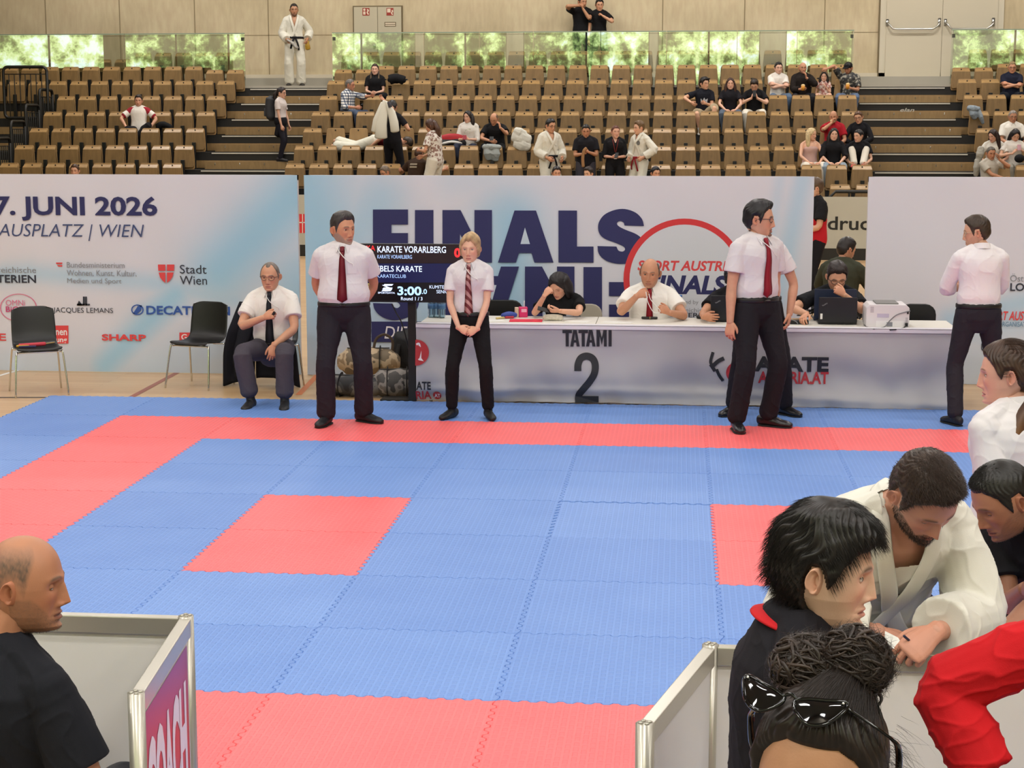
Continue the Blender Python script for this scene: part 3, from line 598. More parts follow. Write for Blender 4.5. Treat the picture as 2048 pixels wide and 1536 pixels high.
def bottle(x, y, h, r, label, group=None, n='water_bottle'):
    q = tp(x, y); o = thing(n, label, 'bottle', (q[0], q[1], TZ), 0, group); m = mat('bottle_pet', 'a9cbe0', .08, spec=.8)
    if 'pet' not in MATS:
        MATS['pet'] = m; b_ = m.node_tree.nodes['Principled BSDF']; b_.inputs['Transmission Weight'].default_value = .75; b_.inputs['IOR'].default_value = 1.2
    z = np.array([0, .02, .1, .2, .28, .36, .5, .62, .72, .8, .88, .93])*h; R = np.array([.85, 1, .93, 1, .93, 1, .97, 1, .9, .62, .36, .36])*r
    b = MB(); b.tube([(0, 0, t) for t in z], list(R), 16, rnd=False); b.obj('body', m, o, True)
    MB().tube([(0, 0, .36*h), (0, 0, .56*h)], r*1.02, 16, rnd=False).obj('label', mat('bottle_label', '4a78a8', .4), o, True); MB().tube([(0, 0, .92*h), (0, 0, h)], r*.42, 12, rnd=False).obj('cap', mat('cap_blue', '3c6fb0', .4), o, True)
bottle(1361, 636, .215, .032, 'clear water bottle standing before the man with red tie')
for k, (x, y) in enumerate(((863, 635), (874, 635), (884, 636))): bottle(x, y, .235, .034, f'blue-tinted water bottle at the left table end, {ORD[k+1]} of three from the left', 'water bottles at the left table end')
def cup():
    q = tp(1046, 634); o = thing('drink_cup', 'pink drink carton with a white straw by the woman’s elbow', 'cup', (q[0], q[1], TZ), .2)
    MB().box((-.04, -.04, 0), (.04, .04, .095)).obj('carton', mat('carton_pink', 'd8286a', .4), o, bevel=.006); MB().box((-.075, -.03, 0), (-.042, .04, .09)).obj('sleeve', mat('carton_tan', 'd8b9a0', .5), o, bevel=.004); MB().tube([(.01, 0, .09), (.012, 0, .15)], .004, 8).obj('straw', white, o, True)
    MB().box((-.02, -.0415, .05), (.03, -.0405, .08)).obj('label', mat('carton_light', 'f0b0c8'), o)
cup()
q = tp(1017, 637); o = thing('hand_flag_roll', 'blue and red rolled-up signal paddle lying by the red folder', 'paddle', (q[0], q[1], TZ+.0), .35)
MB().tube(spline([(-.06, 0, .03), (.0, .01, .035), (.07, 0, .03)], 4), [.018, .022, .025, .028, .03, .03, .028, .025, .02], 12).obj('head', mat('paddle_blue', '2a3f96', .4), o, True); MB().tube([(-.05, -.02, .012), (-.13, -.06, .012)], .01, 8).obj('handle', mat('paddle_wood', 'c8b070', .5), o, True); MB().tube([(-.03, -.01, .014), (.04, -.015, .014)], .013, 8).obj('edge', mat('paddle_red', 'b02838', .4), o, True)
o = thing('pencil_case', 'small cream patterned pencil case on the left table', 'pencil case', tuple(tp(1105, 641)), .1); MB().tube(spline([(-.085, 0, .022), (-.03, 0, .03), (.05, 0, .028), (.09, -.01, .02)], 4), [.012]+[.028]*11+[.012], 12).obj('pouch', mat('case_cream', 'd9d2c2', .7, noise=(40, .35)), o, True); MB().tube([(-.08, -.012, .04), (.08, -.015, .042)], .003, 6).obj('zip', steel, o, True)
o = thing('pencil', 'thin grey pencil with a clip lying across white sheets', 'pencil', tuple(tp(1140, 634, TZ+.004)), 0); MB().tube([(-.12, 0, .006), (.1, .0, .006)], .004, 8).obj('shaft', mat('pencil_grey', '6c6f7c'), o, True); MB().tube([(-.03, 0, .012), (.02, 0, .012)], .010, 8).obj('clip', mat('clip_grey', '8c8f9c', .3), o, True)
o = thing('pen_case', 'slim black pen case in front of the man with red tie', 'pen case', tuple(tp(1299, 638, TZ+.004)), 0); MB().box((-.075, -.015, 0), (.075, .015, .022)).obj('body', blackplast, o, bevel=.008); MB().box((.0, -.016, .004), (.008, .016, .0225)).obj('band', mat('band_gold', 'b89a68', .3, .8), o)
o = thing('computer_mouse', 'black computer mouse left of the hidden laptop', 'mouse', tuple(tp(1399, 637)), 0); MB().ball((0, 0, .012), (.03, .05, .026), 14, 8).obj('shell', blackplast, o, True); MB().tube([(0, -.02, .036), (0, -.035, .033)], .005, 8).obj('wheel', mat('rubber', '2c2c2e'), o, True)
def laptop(x0, x1, yt, yb, label, lid='15161b', Y=None, open_=1.75):
    a = gz((x0+x1)/2, yb, TZ+.002); sc = np.linalg.norm(gz(x1, yb, TZ)-gz(x0, yb, TZ)); w = sc/2; hh = (gy(0, yt, a[1])[2]-gy(0, yb, a[1])[2])
    o = thing('laptop', label, 'laptop', (a[0], a[1], TZ)); m = mat('laptop_'+lid, lid, .35)
    MB().box((-w, .01, .004), (w, .25, .022)).obj('base', m, o, bevel=.004); MB().box((-w, -.008, .02), (w, .0, .02+hh)).obj('lid', m, o, bevel=.004); MB().box((-w+.01, .0003, .03), (w-.01, .002, .01+hh)).obj('screen', mat('screen_off', '20242c', .2), o)
    MB().box((-w+.02, .03, .022), (w-.02, .15, .026)).obj('keyboard', mat('keys', '202124'), o); MB().tube([(-w*.6, .004, .018), (w*.6, .004, .018)], .006, 8).obj('hinge', m, o, True); return o, w, hh
def lidmark(o, w, hh, a, b):
    p = Print(o.location[1]-.008, .001); V, F = text_mesh('ThinkPad', .01); V = (V-V.min(0))/(np.ptp(V, 0)); ca, sa = math.cos(.55), math.sin(.55); s = .05
    q = [(o.location[0]+a+(u*s*ca-v*.012*sa), TZ+b+u*s*sa+v*.012*ca) for u, v in V]; p._add(q, F, mat('mark_grey', '8a8a90')); p.obj('maker_mark', o)
o, w, hh = laptop(1637, 1713, 601, 649, 'black laptop seen from behind, in front of the other dark laptop'); lidmark(o, w, hh, -w*.8, hh*.72); MB().box((-w+.015, -.0095, .05), (-w+.035, -.0085, .10)).obj('sticker', white, o)
laptop(1628, 1711, 585, 642, 'dark blue-black laptop standing behind the front laptop and before the man with glasses', '1c2740')
o, w, hh = laptop(1421, 1470, 597, 644, 'black laptop half hidden behind the bearded referee'); lidmark(o, w, hh, -w*.6, hh*.75)
def printer():
    a = gz(1732, 655, TZ); b_ = gz(1817, 655, TZ); w = (b_[0]-a[0])/2; o = thing('printer', 'white laser printer seen from behind on the right table', 'printer', ((a[0]+b_[0])/2, a[1], TZ)); wp = mat('printer_white', 'e2dde0', .45)
    h = .205; b = MB(); b.prism([(-w, .015), (-w+.01, 0), (w-.01, 0), (w, .015), (w, h-.03), (w-.03, h), (-w+.03, h), (-w, h-.03)], 0, .33); b.obj('body', wp, o, bevel=.006)
    MB().box((-w*.55, .03, h), (w*.5, .3, h+.012)).obj('paper_tray', mat('tray_grey', '7c7a78', .5), o, bevel=.004); MB().box((-w*.55, -.004, .005), (w*.75, .001, .062)).obj('rear_flap', mat('printer_white2', 'eeebec', .4), o); MB().box((-w*.05, -.006, .012), (w*.22, -.003, .05)).obj('latch', mat('latch_grey', '8f9098', .4), o)
    MB().box((-w*.5, -.002, .09), (w*.05, .001, .125)).obj('rating_label', mat('label_lilac', 'c3bcd2', .5), o)
    b = MB(); b2 = MB()
    for k in range(5): b.box((-w*.82, -.002, .135+k*.011), (-w*.66, .001, .141+k*.011)); b2.box((w*.82, -.002, .05+k*.009), (w*.93, .001, .055+k*.009))
    b.obj('vent_slots', mat('slot_grey', 'b8b2b8'), o); b2.obj('vent_slots', mat('slot_grey', 'b8b2b8'), o); MB().box((w*.88, -.006, .125), (w*.96, .0, .15)).obj('socket', blackplast, o); MB().box((w*.8, -.02, .015), (w*.93, .0, .045)).obj('plug', blackplast, o)
printer()
def cable(pts, r, m, label, zs=None, name='cable'):
    P = spline([tp(x, y, TZ+z) for x, y, z in pts], 6); o = MB().tube(P, r, 6).obj(name, m, None, True); return tag(o, label, 'cable')
gc = mat('cable_grey', '77777a', .5); bc = mat('cable_black', '1b1b1d', .5)
P = spline([tp(1818, 612, TZ+.0)+np.array([0, 0, 0])]*1+[tp(1732, 652, TZ+.004)], 2)
def pcable():
    A = gz(1732, 655, TZ)[1]-.012; q = [gy(1820, 622, A), gy(1795, 629, A-.01), gy(1780, 641, A-.02), gy(1768, 654, A-.03), gz(1745, 658, TZ+.005), gz(1728, 650, TZ+.005)]
    tag(MB().tube(spline(q, 8), .005, 6).obj('cable', gc, None, True), 'grey cable hanging in a curve across the back of the printer', 'cable')
    q = [gy(1812, 650, A), gz(1805, 657, TZ+.005), gz(1780, 660, TZ+.005)]; tag(MB().tube(spline(q, 8), .006, 6).obj('power_cable', bc, None, True), 'black power cable at the lower right of the printer', 'cable')
pcable()
def tangle(x, y, w, h, label, n, m, seed):
    r_ = np.random.default_rng(seed); q = tp(x, y); P = []
    for k in range(n): a = k*1.9+r_.normal()*.5; P.append((q[0]+w*math.cos(a)*(.4+.6*r_.random()), q[1]+.05+.05*math.sin(a), TZ+.008+h*r_.random()*(.5+.5*math.sin(a*1.3)**2)))
    return tag(MB().tube(spline(P, 8), .004, 6).obj('cable_bundle', m, None, True), label, 'cables')
tangle(1612, 638, .1, .11, 'messy coil of black cables left of the front laptop', 26, bc, 3); tangle(1722, 640, .035, .10, 'black cables bunched between laptop and printer', 12, bc, 5)
q = tp(1590, 648); o = thing('power_strip', 'black power box with cords beside the standing referees', 'power strip', (q[0], q[1], TZ), 0); MB().box((-.12, -.03, 0), (.12, .05, .035)).obj('body', blackplast, o, bevel=.006); MB().tube(spline([(-.1, -.02, .03), (-.06, -.05, .05), (0, -.04, .03), (.02, -.06, .01)], 6), .005, 6).obj('cord', gc, o, True)
q = tp(1580, 632); tag(MB().box((q[0]-.05, TY+.42, TZ), (q[0]+.05, TY+.48, TZ+.035)).obj('cardboard_box', mat('cardboard', 'b79a72', .7), bevel=.003), 'small brown cardboard box behind the power box', 'box')
# scoreboard on its stand
def scoreboard():
    Y = 1.95; c0, c1 = gy(706, 487, Y), gy(926, 606, Y); cx = (c0[0]+c1[0])/2; st = gy(822, 700, Y)[0]
    o = thing('scoreboard', 'black screen on a floor stand showing the score KARATE VORARLBERG against REBELS KARATE', 'scoreboard', (st, Y, FZ)); c = np.array(o.location)
    loc = lambda b: (setattr(b, 'V', [tuple(np.array(v)-c) for v in b.V]), b)[1]
    loc(MB().box((c0[0], Y, c1[2]), (c1[0], Y+.06, c0[2]))).obj('screen_case', blackplast, o, bevel=.004)
    sc = mat('screen_black', '060608', .25, emit=1.0); blu = mat('screen_blue', '10153a', .25, emit=.9); brn = mat('screen_brown', '1a0f12', .25, emit=.9)
    p = Print(Y, .001); p.rect(709, 489, 923.5, 601, sc); p.lev = .0005; p.rect(709, 527, 923.5, 565, blu); p.rect(709, 490, 923.5, 526, brn)
    p.obj('screen', o)
    e = lambda n, h, s=1.0: mat('glow_'+n, h, .5, emit=s)
    w_, bl_, r_, y_ = e('white', 'cfe2ff', .95), e('pale', '9fc0f0', .9), e('red', 'ff2a2e', 1), e('yellow', 'f0e068', .9)
    p = Print(Y, .003); p.text('AKA', 724, 491, 750, 501, r_); p.text('KARATE VORARLBERG', 755, 493, 892, 505, w_, .01); p.text('KARATE VORARLBERG', 755, 510, 824, 517, bl_); p.text('0', 908.5, 496, 921, 515, r_, .04); p.text('KG', 743, 521, 753, 525, r_)
    p.text('REBELS KARATE', 745, 532, 844, 543, w_, .01); p.text('REBELS KARATECLUB', 722, 549, 812, 555, bl_); p.text('0', 910, 534, 922, 552, e('blue', '5a86ff', 1), .04); p.text('KG', 746, 559, 755, 563, e('blue', '5a86ff', 1))
    p.text('TEAM', 726, 567.5, 755, 575.5, y_); p.text('2', 740, 581, 744.5, 589, bl_)
    for k, (a, b) in enumerate(((568, 571.5), (575, 578.5), (579, 582.5))): p.poly([(766-k*1.5+3, a), (787-k*1.5, a), (784-k*1.5, b), (763-k*1.5+3, b)], w_)
    p.poly([(764, 570), (768, 570), (785, 577), (783, 580)], w_); p.text('SPORTDATA', 756, 584, 790, 587.2, w_, .02)
    p.text('3:00', 795, 573, 843, 590.5, e('pale2', 'aad4ff', 1), .03); p.text('.0', 844, 578, 854, 588, e('pale2', 'aad4ff', 1), .02); p.text('Round 1 / 3', 802, 594, 845, 600.5, w_, .01); p.text('KUMITE TEAM', 859, 571, 912, 577, w_); p.text('SENIOR', 873, 580, 903, 586.5, w_); p.obj('display', o)
    loc(MB().box((st-.035, Y+.06, 0), (st+.035, Y+.13, 1.0))).obj('pole', black, o); b = MB(); b.box((st-.3, Y+.075, FZ), (st+.0, Y+.3, FZ+.03)); b.box((st-.04, Y+.075, FZ), (st+.01, Y+.16, FZ+.10)); loc(b).obj('base', black, o)
    q = [gy(784, 608, Y+.08), gy(792, 625, Y+.1), gy(803, 645, Y+.1), gy(813, 680, Y+.12), gy(818, 700, Y+.14)]; loc(MB().tube(spline(q, 6), .006, 6)).obj('cable', bc, o, True)
scoreboard()
# ================================================================ chairs
def shell_chair(pos, rz, label, m=blackplast, group='black shell chairs by the mat'):
    o = thing('shell_chair', label, 'chair', (pos[0], pos[1], FZ), rz, group)
    prof = [(-.215, .425, .205), (-.20, .445, .21), (-.12, .44, .215), (0, .425, .215), (.1, .43, .21), (.165, .46, .205), (.195, .52, .205), (.21, .6, .205), (.23, .72, .2), (.245, .79, .195), (.247, .80, .17)]
    V = []; F = []; n = 13
    for i, (y, z, w) in enumerate(prof):
        for k in range(n):
            t = -1+2*k/(n-1); V.append((w*t, y-(.02*t*t if i > 5 else 0)-(0 if i else -.03*t**4), z+(.012*t*t if 0 < i < 6 else 0)-(.04*t**6 if i == 10 else 0)))
    for i in range(len(prof)-1):
        for k in range(n-1): a = i*n+k; F.append((a, a+1, a+n+1, a+n))
    s = mesh('seat_shell', V, F, m, o, True); md = s.modifiers.new('thickness', 'SOLIDIFY'); md.thickness = .012; md = s.modifiers.new('round', 'SUBSURF'); md.levels = md.render_levels = 1
    for sx in (-1, 1):
        for fr in (-1, 1): MB().tube(spline([(sx*.1, fr*.1, .41), (sx*.19, fr*.15, .405), (sx*.212, fr*.17, .38), (sx*.24, fr*.235, .0)], 5), .009, 8).obj('leg', chrome, o, True)
    MB().tube([(-.19, -.15, .407), (.19, -.15, .407)], .008, 8).obj('crossbar', chrome, o, True); return o
c1 = gz(78, 786, FZ); shell_chair(c1, .5, 'black shell chair at the far left with a small red flag on its seat')
c2 = gz(400, 772, FZ); shell_chair(c2, -.28, 'empty black shell chair on thin chrome legs, beside the seated old man')
c3 = gz(548, 778, FZ); shell_chair(c3, 0, 'black shell chair under the seated old man, a dark jacket over it')
o = thing('signal_flag', 'small rolled red and yellow flag on the leftmost chair', 'flag', (c1[0]-.02, c1[1]-.08, FZ+.452), .2)
MB().tube([(-.1, -.06, .018), (.12, .0, .024)], .018, 10).obj('roll', mat('flag_red', 'c83848', .6), o, True); MB().tube([(.1, -.01, .022), (.2, .05, .03)], .006, 8).obj('stick', mat('flag_stick', 'a88a50', .5), o, True); MB().tube([(-.12, -.08, .014), (-.02, -.05, .014)], .011, 8).obj('roll', mat('flag_yellow', 'c89a28', .6), o, True); MB().tube([(-.09, -.12, .012), (.05, -.09, .012)], .01, 8).obj('roll', mat('flag_blue', '26264e', .6), o, True)
# ================================================================ bags beside the table
def camo(name, a, b, c_, sc=7):
    m, N, L, bs = nodes_mat(name); tc = N.new('ShaderNodeTexCoord'); n = N.new('ShaderNodeTexNoise'); n.inputs['Scale'].default_value = sc; n.inputs['Detail'].default_value = 2; r = N.new('ShaderNodeValToRGB'); r.color_ramp.interpolation = 'CONSTANT'; e = r.color_ramp.elements
    e[0].position = 0; e[0].color = (*lin(a), 1); e[1].position = .46; e[1].color = (*lin(b), 1); k = e.new(.57); k.color = (*lin(c_), 1); L.new(tc.outputs['Object'], n.inputs['Vector']); L.new(n.outputs['Fac'], r.inputs[0]); L.new(r.outputs[0], bs.inputs['Base Color']); bs.inputs['Roughness'].default_value = .6; return m
def duffel(x, y, L_, R_, h, rz, label, m, strap, up=0):
    q = gz(x, y, FZ); o = thing('duffel_bag', label, 'bag', (q[0], q[1], FZ+up), rz, 'sports bags by the table'); P = []; R = []
    for t in np.linspace(-1, 1, 15): P.append((t*L_, .012*math.sin(5*t), h*.5)); s = (1-abs(t)**6*.35); R.append((R_*s*(1+.05*math.sin(9*t)), h*.5*s*(1+.06*math.sin(7*t+1))))
    b = MB(); b.tube(P, R, 20, ref=(0, 0, 1)); bag = b.obj('bag', m, o, True)
    sm = mat('strap_black', '17161a', .6)
    for t in (-.45, .45): MB().tube([(t*L_, -math.sin(a)*R_*1.03, h*.5-math.cos(a)*h*.52) for a in np.linspace(-.3, PI*1.1, 16)], (.02, .005), 8, ref=(1, 0, 0)).obj('webbing', sm, o)
    if strap: MB().tube(spline(strap, 8), (.013, .004), 8, ref=(0, 1, .1)).obj('strap', mat(f'strap_tan', '5a4a3a', .6), o)
    MB().tube([(-L_*.8, -.02, h*1.0), (L_*.8, -.02, h*1.0)], .006, 6).obj('zip', mat('zip_dark', '2a2826', .4), o); return o
duffel(738, 776, .25, .13, .27, .1, 'tan camouflage sports bag with a raised strap, lying on another bag', camo('camo_tan', '7a6a54', 'c8b090', 'a08668'), [(.05, -.02, .26), (.08, -.03, .36), (.16, -.03, .40), (.23, -.02, .34), (.22, 0, .2)], .12)
duffel(795, 793, .2, .13, .26, .12, 'grey camouflage sports bag with black webbing next to the screen stand', camo('camo_grey', '4a4644', '8e8680', '6a625c'), None)
duffel(708, 792, .26, .12, .2, -.1, 'dark grey and black sports bag lowest on the floor behind a referee’s legs', camo('camo_black', '1c1c20', '3a383a', '6a6662'), None)
q = gz(806, 772, FZ); o = thing('black_bag', 'tall black rucksack standing behind the screen stand', 'bag', (q[0]+.06, q[1]+.14, FZ)); MB().tube(spline([(-.02, 0, .06), (0, 0, .2), (.0, 0, .34), (.02, 0, .44), (.03, 0, .5)], 4), [(.13, .1)]*4+[(.17, .11)]*4+[(.19, .12)]*5+[(.19, .1), (.18, .09), (.16, .08), (.12, .06)], 16, ref=(0, 1, 0)).obj('bag', mat('bag_black', '131217', .65, bump=(30, .2)), o, True); MB().tube(spline([(-.1, -.11, .1), (-.12, -.13, .25), (-.1, -.11, .4)], 5), (.02, .005), 8, ref=(0, 1, 0)).obj('strap', mat('strap_black', '17161a', .6), o)
# seats behind the table
def back_chair(x, y0, w, label, m, Y):
    q = gy(x, y0, Y); o = thing('office_chair', label, 'chair', (q[0], Y, FZ)); z = q[2]-FZ
    MB().prism(rrect(-w, z-.38, w, z, .1), 0, .03).obj('backrest', m, o, bevel=.008); MB().box((-w, -.45, .42), (w, .02, .46)).obj('seat', m, o, bevel=.01)
    for sx in (-1, 1):
        for yy in (-.42, 0): MB().tube([(sx*w*.9, yy, .43), (sx*w*.95, yy, 0)], .012, 8).obj('leg', chrome, o, True)
back_chair(1836, 608, .17, 'black chair back showing just right of the printer', blackplast, 3.05); back_chair(1000, 600, .22, 'wide black chair back to the left of the woman with the phone', blackplast, 3.15); back_chair(1163, 608, .2, 'beige chair back behind the woman with the phone', mat('chair_beige', 'b9b0a0', .6), 3.35)
# ================================================================ coach booths
alu = mat('aluminium', 'b9b4a8', .3, .55); panelw = mat('panel_white', 'dedad6', .55)
def rail_panel(o, a, b, z1, inner=panelw):
    """one wall panel between points a and b (x, y) in the booth's frame"""
    a, b = np.array(a, float), np.array(b, float); d = b-a; L_ = np.linalg.norm(d); ang = math.atan2(d[1], d[0]); R = Matrix.Rotation(ang, 3, 'Z')
    def put(bm, n, m, **k): bm.V = [tuple(np.array(R @ Vector(v))+np.array([a[0], a[1], 0])) for v in bm.V]; return bm.obj(n, m, o, **k)
    put(MB().box((.02, -.006, .06), (L_-.02, .006, z1-.05)), 'panel', inner); put(MB().box((.02, -.018, z1-.055), (L_-.02, .018, z1)), 'top_rail', alu, bevel=.003); put(MB().box((.02, -.018, .02), (L_-.02, .018, .07)), 'bottom_rail', alu, bevel=.003)
    return put
def post(o, p, z1, n='post'):
    b = MB(); b.tube([(p[0], p[1], 0), (p[0], p[1], z1+.004)], .024, 8, rnd=False)
    for k in range(4): a = k*PI/2+.4; b.tube([(p[0]+.012*math.cos(a), p[1]+.012*math.sin(a), z1+.003), (p[0]+.012*math.cos(a), p[1]+.012*math.sin(a), z1+.008)], .006, 8, rnd=False)
    b.obj(n, alu, o, True)
    for md in o.children[-1:]: pass
PH = 1.0
k0, k1, k2 = gz(372, 1234, 1.0), gz(272, 1388, 1.0), gz(-250, 1234, 1.0)
o = thing('coach_booth', 'grey-framed corner of white panels with a red COACH sign, around the bald man', 'booth', (k0[0], k0[1], 0)); e1 = (k1[0]-k0[0], k1[1]-k0[1]); e2 = (k2[0]-k0[0], 0)
rail_panel(o, (0, 0), e2, PH); rail_panel(o, e1, (0, 0), PH); post(o, (0, 0), PH); post(o, e1, PH); post(o, e2, PH)
# sign on the outer face of the side panel
def coach_sign(o, e1):
    L_ = math.hypot(*e1); d = np.array([-e1[0], -e1[1], 0])/L_; nrm_ = np.array([d[1], -d[0], 0]); base = np.array([e1[0], e1[1], 0])+nrm_*.0085
    P = lambda u, v, off=0: base+d*u+np.array([0, 0, v])+nrm_*off
    n, m = 20, 30; V = []; C = []
    a, b, t0, t1 = .045, L_-.045, .1, PH-.075
    for j in range(m+1):
        for i in range(n+1):
            u = a+(b-a)*i/n; v = t0+(t1-t0)*j/m; V.append(P(u, v)); tt = np.clip((v-.76)/.24+.35*(u/L_-.3), 0, 1); C.append(np.array(lin('c22a34'))*(1-tt)+np.array(lin('9a4a92'))*tt)
    F = [(j*(n+1)+i, j*(n+1)+i+1, (j+1)*(n+1)+i+1, (j+1)*(n+1)+i) for j in range(m) for i in range(n)]
    s = mesh('sign', V, F, attr_mat('sign_print', .4, .5), o, False, np.array(C))
    T, F = text_mesh('COACH', .05); T = (T-T.min(0))/np.ptp(T, 0); mesh('lettering', [P(a+.02+u*(b-a-.06), .50+v*.335, .001) for u, v in T], F, mat('sign_white', 'ecdfe6', .5), s)
    mesh('white_stripe', [P(a, .1, .001), P(b, .1, .001), P(b, .47, .001), P(a, .2, .001)], [(0, 1, 2, 3)], mat('sign_white', 'ecdfe6', .5), s)
coach_sign(o, e1)
k0, k1 = gz(1421, 1291, 1.0), gz(1290, 1449, 1.0); k2 = gz(2250, 1318, 1.0)
o = thing('coach_booth', 'white panel booth at the lower right where the man in the white gi writes', 'booth', (k0[0], k0[1], 0)); e1 = (k1[0]-k0[0], k1[1]-k0[1]); e2 = (k2[0]-k0[0], k2[1]-k0[1]); em = (e2[0]*.62, e2[1]*.62)
rail_panel(o, (0, 0), em, PH); rail_panel(o, em, e2, PH); rail_panel(o, e1, (0, 0), PH); post(o, (0, 0), PH); post(o, e1, PH); post(o, em, PH-.01); post(o, e2, PH)
BR = np.array([k0[0], k0[1]])
# ================================================================ people
def remesh(V, F, vox, it=3):
    me = bpy.data.meshes.new('scratch'); me.from_pydata(np.asarray(V).tolist(), [], F); o = bpy.data.objects.new('scratch', me)
    md = o.modifiers.new('r', 'REMESH'); md.mode = 'VOXEL'; md.voxel_size = vox
    m2 = evalmesh(o); bpy.data.objects.remove(o); bpy.data.meshes.remove(me)
    n = len(m2.vertices); A = np.empty(n*3, np.float32); m2.vertices.foreach_get('co', A); A = A.reshape(-1, 3).astype(float)
    k = np.empty(len(m2.polygons), np.int32); m2.polygons.foreach_get('loop_total', k); li = np.empty(len(m2.loops), np.int32); m2.loops.foreach_get('vertex_index', li)
    Q = li.reshape(-1, 4) if (k == 4).all() else [tuple(p.vertices) for p in m2.polygons]
    E = np.empty(len(m2.edges)*2, np.int32); m2.edges.foreach_get('vertices', E); E = E.reshape(-1, 2); bpy.data.meshes.remove(m2)
    return relax(A, E, it), Q, E
def relax(A, E, it, lam=.5, shrink=False):
    deg = np.bincount(E.ravel(), minlength=len(A))[:, None]+1e-9
    for j in range(it):
        for l in ((lam, -lam*.9) if not shrink else (lam,)):
            S = np.stack([np.bincount(E[:, 0], A[E[:, 1], c], len(A))+np.bincount(E[:, 1], A[E[:, 0], c], len(A)) for c in range(3)], 1); A = A+l*(S/deg-A)
    return A
def normals(A, Q):
    if not isinstance(Q, np.ndarray): Q = np.array([q[:3]+(q[2],) if len(q) == 3 else q[:4] for q in Q])
    n = np.cross(A[Q[:, 2]]-A[Q[:, 0]], A[Q[:, 3]]-A[Q[:, 1]]); N = np.zeros_like(A)
    for j in range(4): N += np.stack([np.bincount(Q[:, j], n[:, c], len(A)) for c in range(3)], 1)
    return N/(np.linalg.norm(N, axis=1)[:, None]+1e-12)
def wob(P, f, seed=0, n=5):
    """smooth noise in -1..1"""
    r = np.random.default_rng(seed); v = np.zeros(len(P))
    for k in range(n):
        d = r.normal(size=3); d *= f*(.6+.9*r.random())/np.linalg.norm(d); v += np.sin(P@d+r.random()*6.28+1.3*np.sin(P@(d[[1, 2, 0]]*.7)))
    return v/n*1.3
def folds(P, f, seed, st=(1, 1, 1)):
    """cloth creases: ridged"""
    v = wob(P*np.array(st), f, seed, 3); w = wob(P*np.array(st), f*2.3, seed+1, 3); return np.exp(-np.abs(v)*5)*1.1+np.exp(-np.abs(w)*5)*.6-.45+.25*v
def rotm(yaw=0, pitch=0, roll=0):
    """yaw: turn to the viewer's right (+) when facing the camera; pitch: nod down (+); roll: tilt to viewer's right"""
    cy, sy = math.cos(yaw), math.sin(yaw); cp, sp = math.cos(pitch), math.sin(pitch); cr, sr = math.cos(roll), math.sin(roll)
    Z = np.array([[cy, -sy, 0], [sy, cy, 0], [0, 0, 1]]); X = np.array([[1, 0, 0], [0, cp, -sp], [0, sp, cp]]); Y = np.array([[cr, 0, sr], [0, 1, 0], [-sr, 0, cr]])
    return Z @ X @ Y
HAIRLINE = {'short': ([0, 30, 50, 64, 73, 81, 88, 104, 113, 140, 180], [.072, .076, .062, .045, .01, -.022, .028, .028, -.03, -.062, -.07]),
            'bald': ([0, 60, 74, 81, 88, 104, 113, 140, 180], [.3, .3, .045, -.02, .028, .028, -.03, -.06, -.07]),
            'reced': ([0, 14, 34, 52, 64, 73, 81, 88, 104, 113, 140, 180], [.086, .09, .108, .098, .06, .02, -.02, .028, .028, -.03, -.062, -.07]),
            'fringe': ([0, 30, 50, 62, 73, 81, 95, 113, 140, 180], [.035, .038, .03, .0, -.035, -.05, -.06, -.07, -.08, -.085]),
            'long': ([0, 14, 35, 52, 64, 76, 88, 100, 120, 180], [.078, .074, .05, .02, -.01, -.03, -.05, -.09, -.1, -.1]),
            'bob': ([0, 14, 34, 52, 66, 76, 86, 100, 120, 180], [.066, .074, .05, .022, -.025, -.055, -.06, -.065, -.075, -.08]),
            'fade': ([0, 50, 60, 70, 80, 90, 104, 115, 140, 180], [.3, .3, .07, .035, -.025, .0, .0, -.045, -.065, -.075]),
            'mop': ([0, 35, 55, 68, 78, 84, 92, 104, 110, 122, 180], [.046, .048, .038, .03, -.005, -.022, .022, .022, -.03, -.085, -.095]),
            'up': ([0, 30, 50, 64, 73, 81, 88, 104, 115, 140, 180], [.07, .07, .055, .035, .008, -.012, .022, .02, -.03, -.06, -.07])}
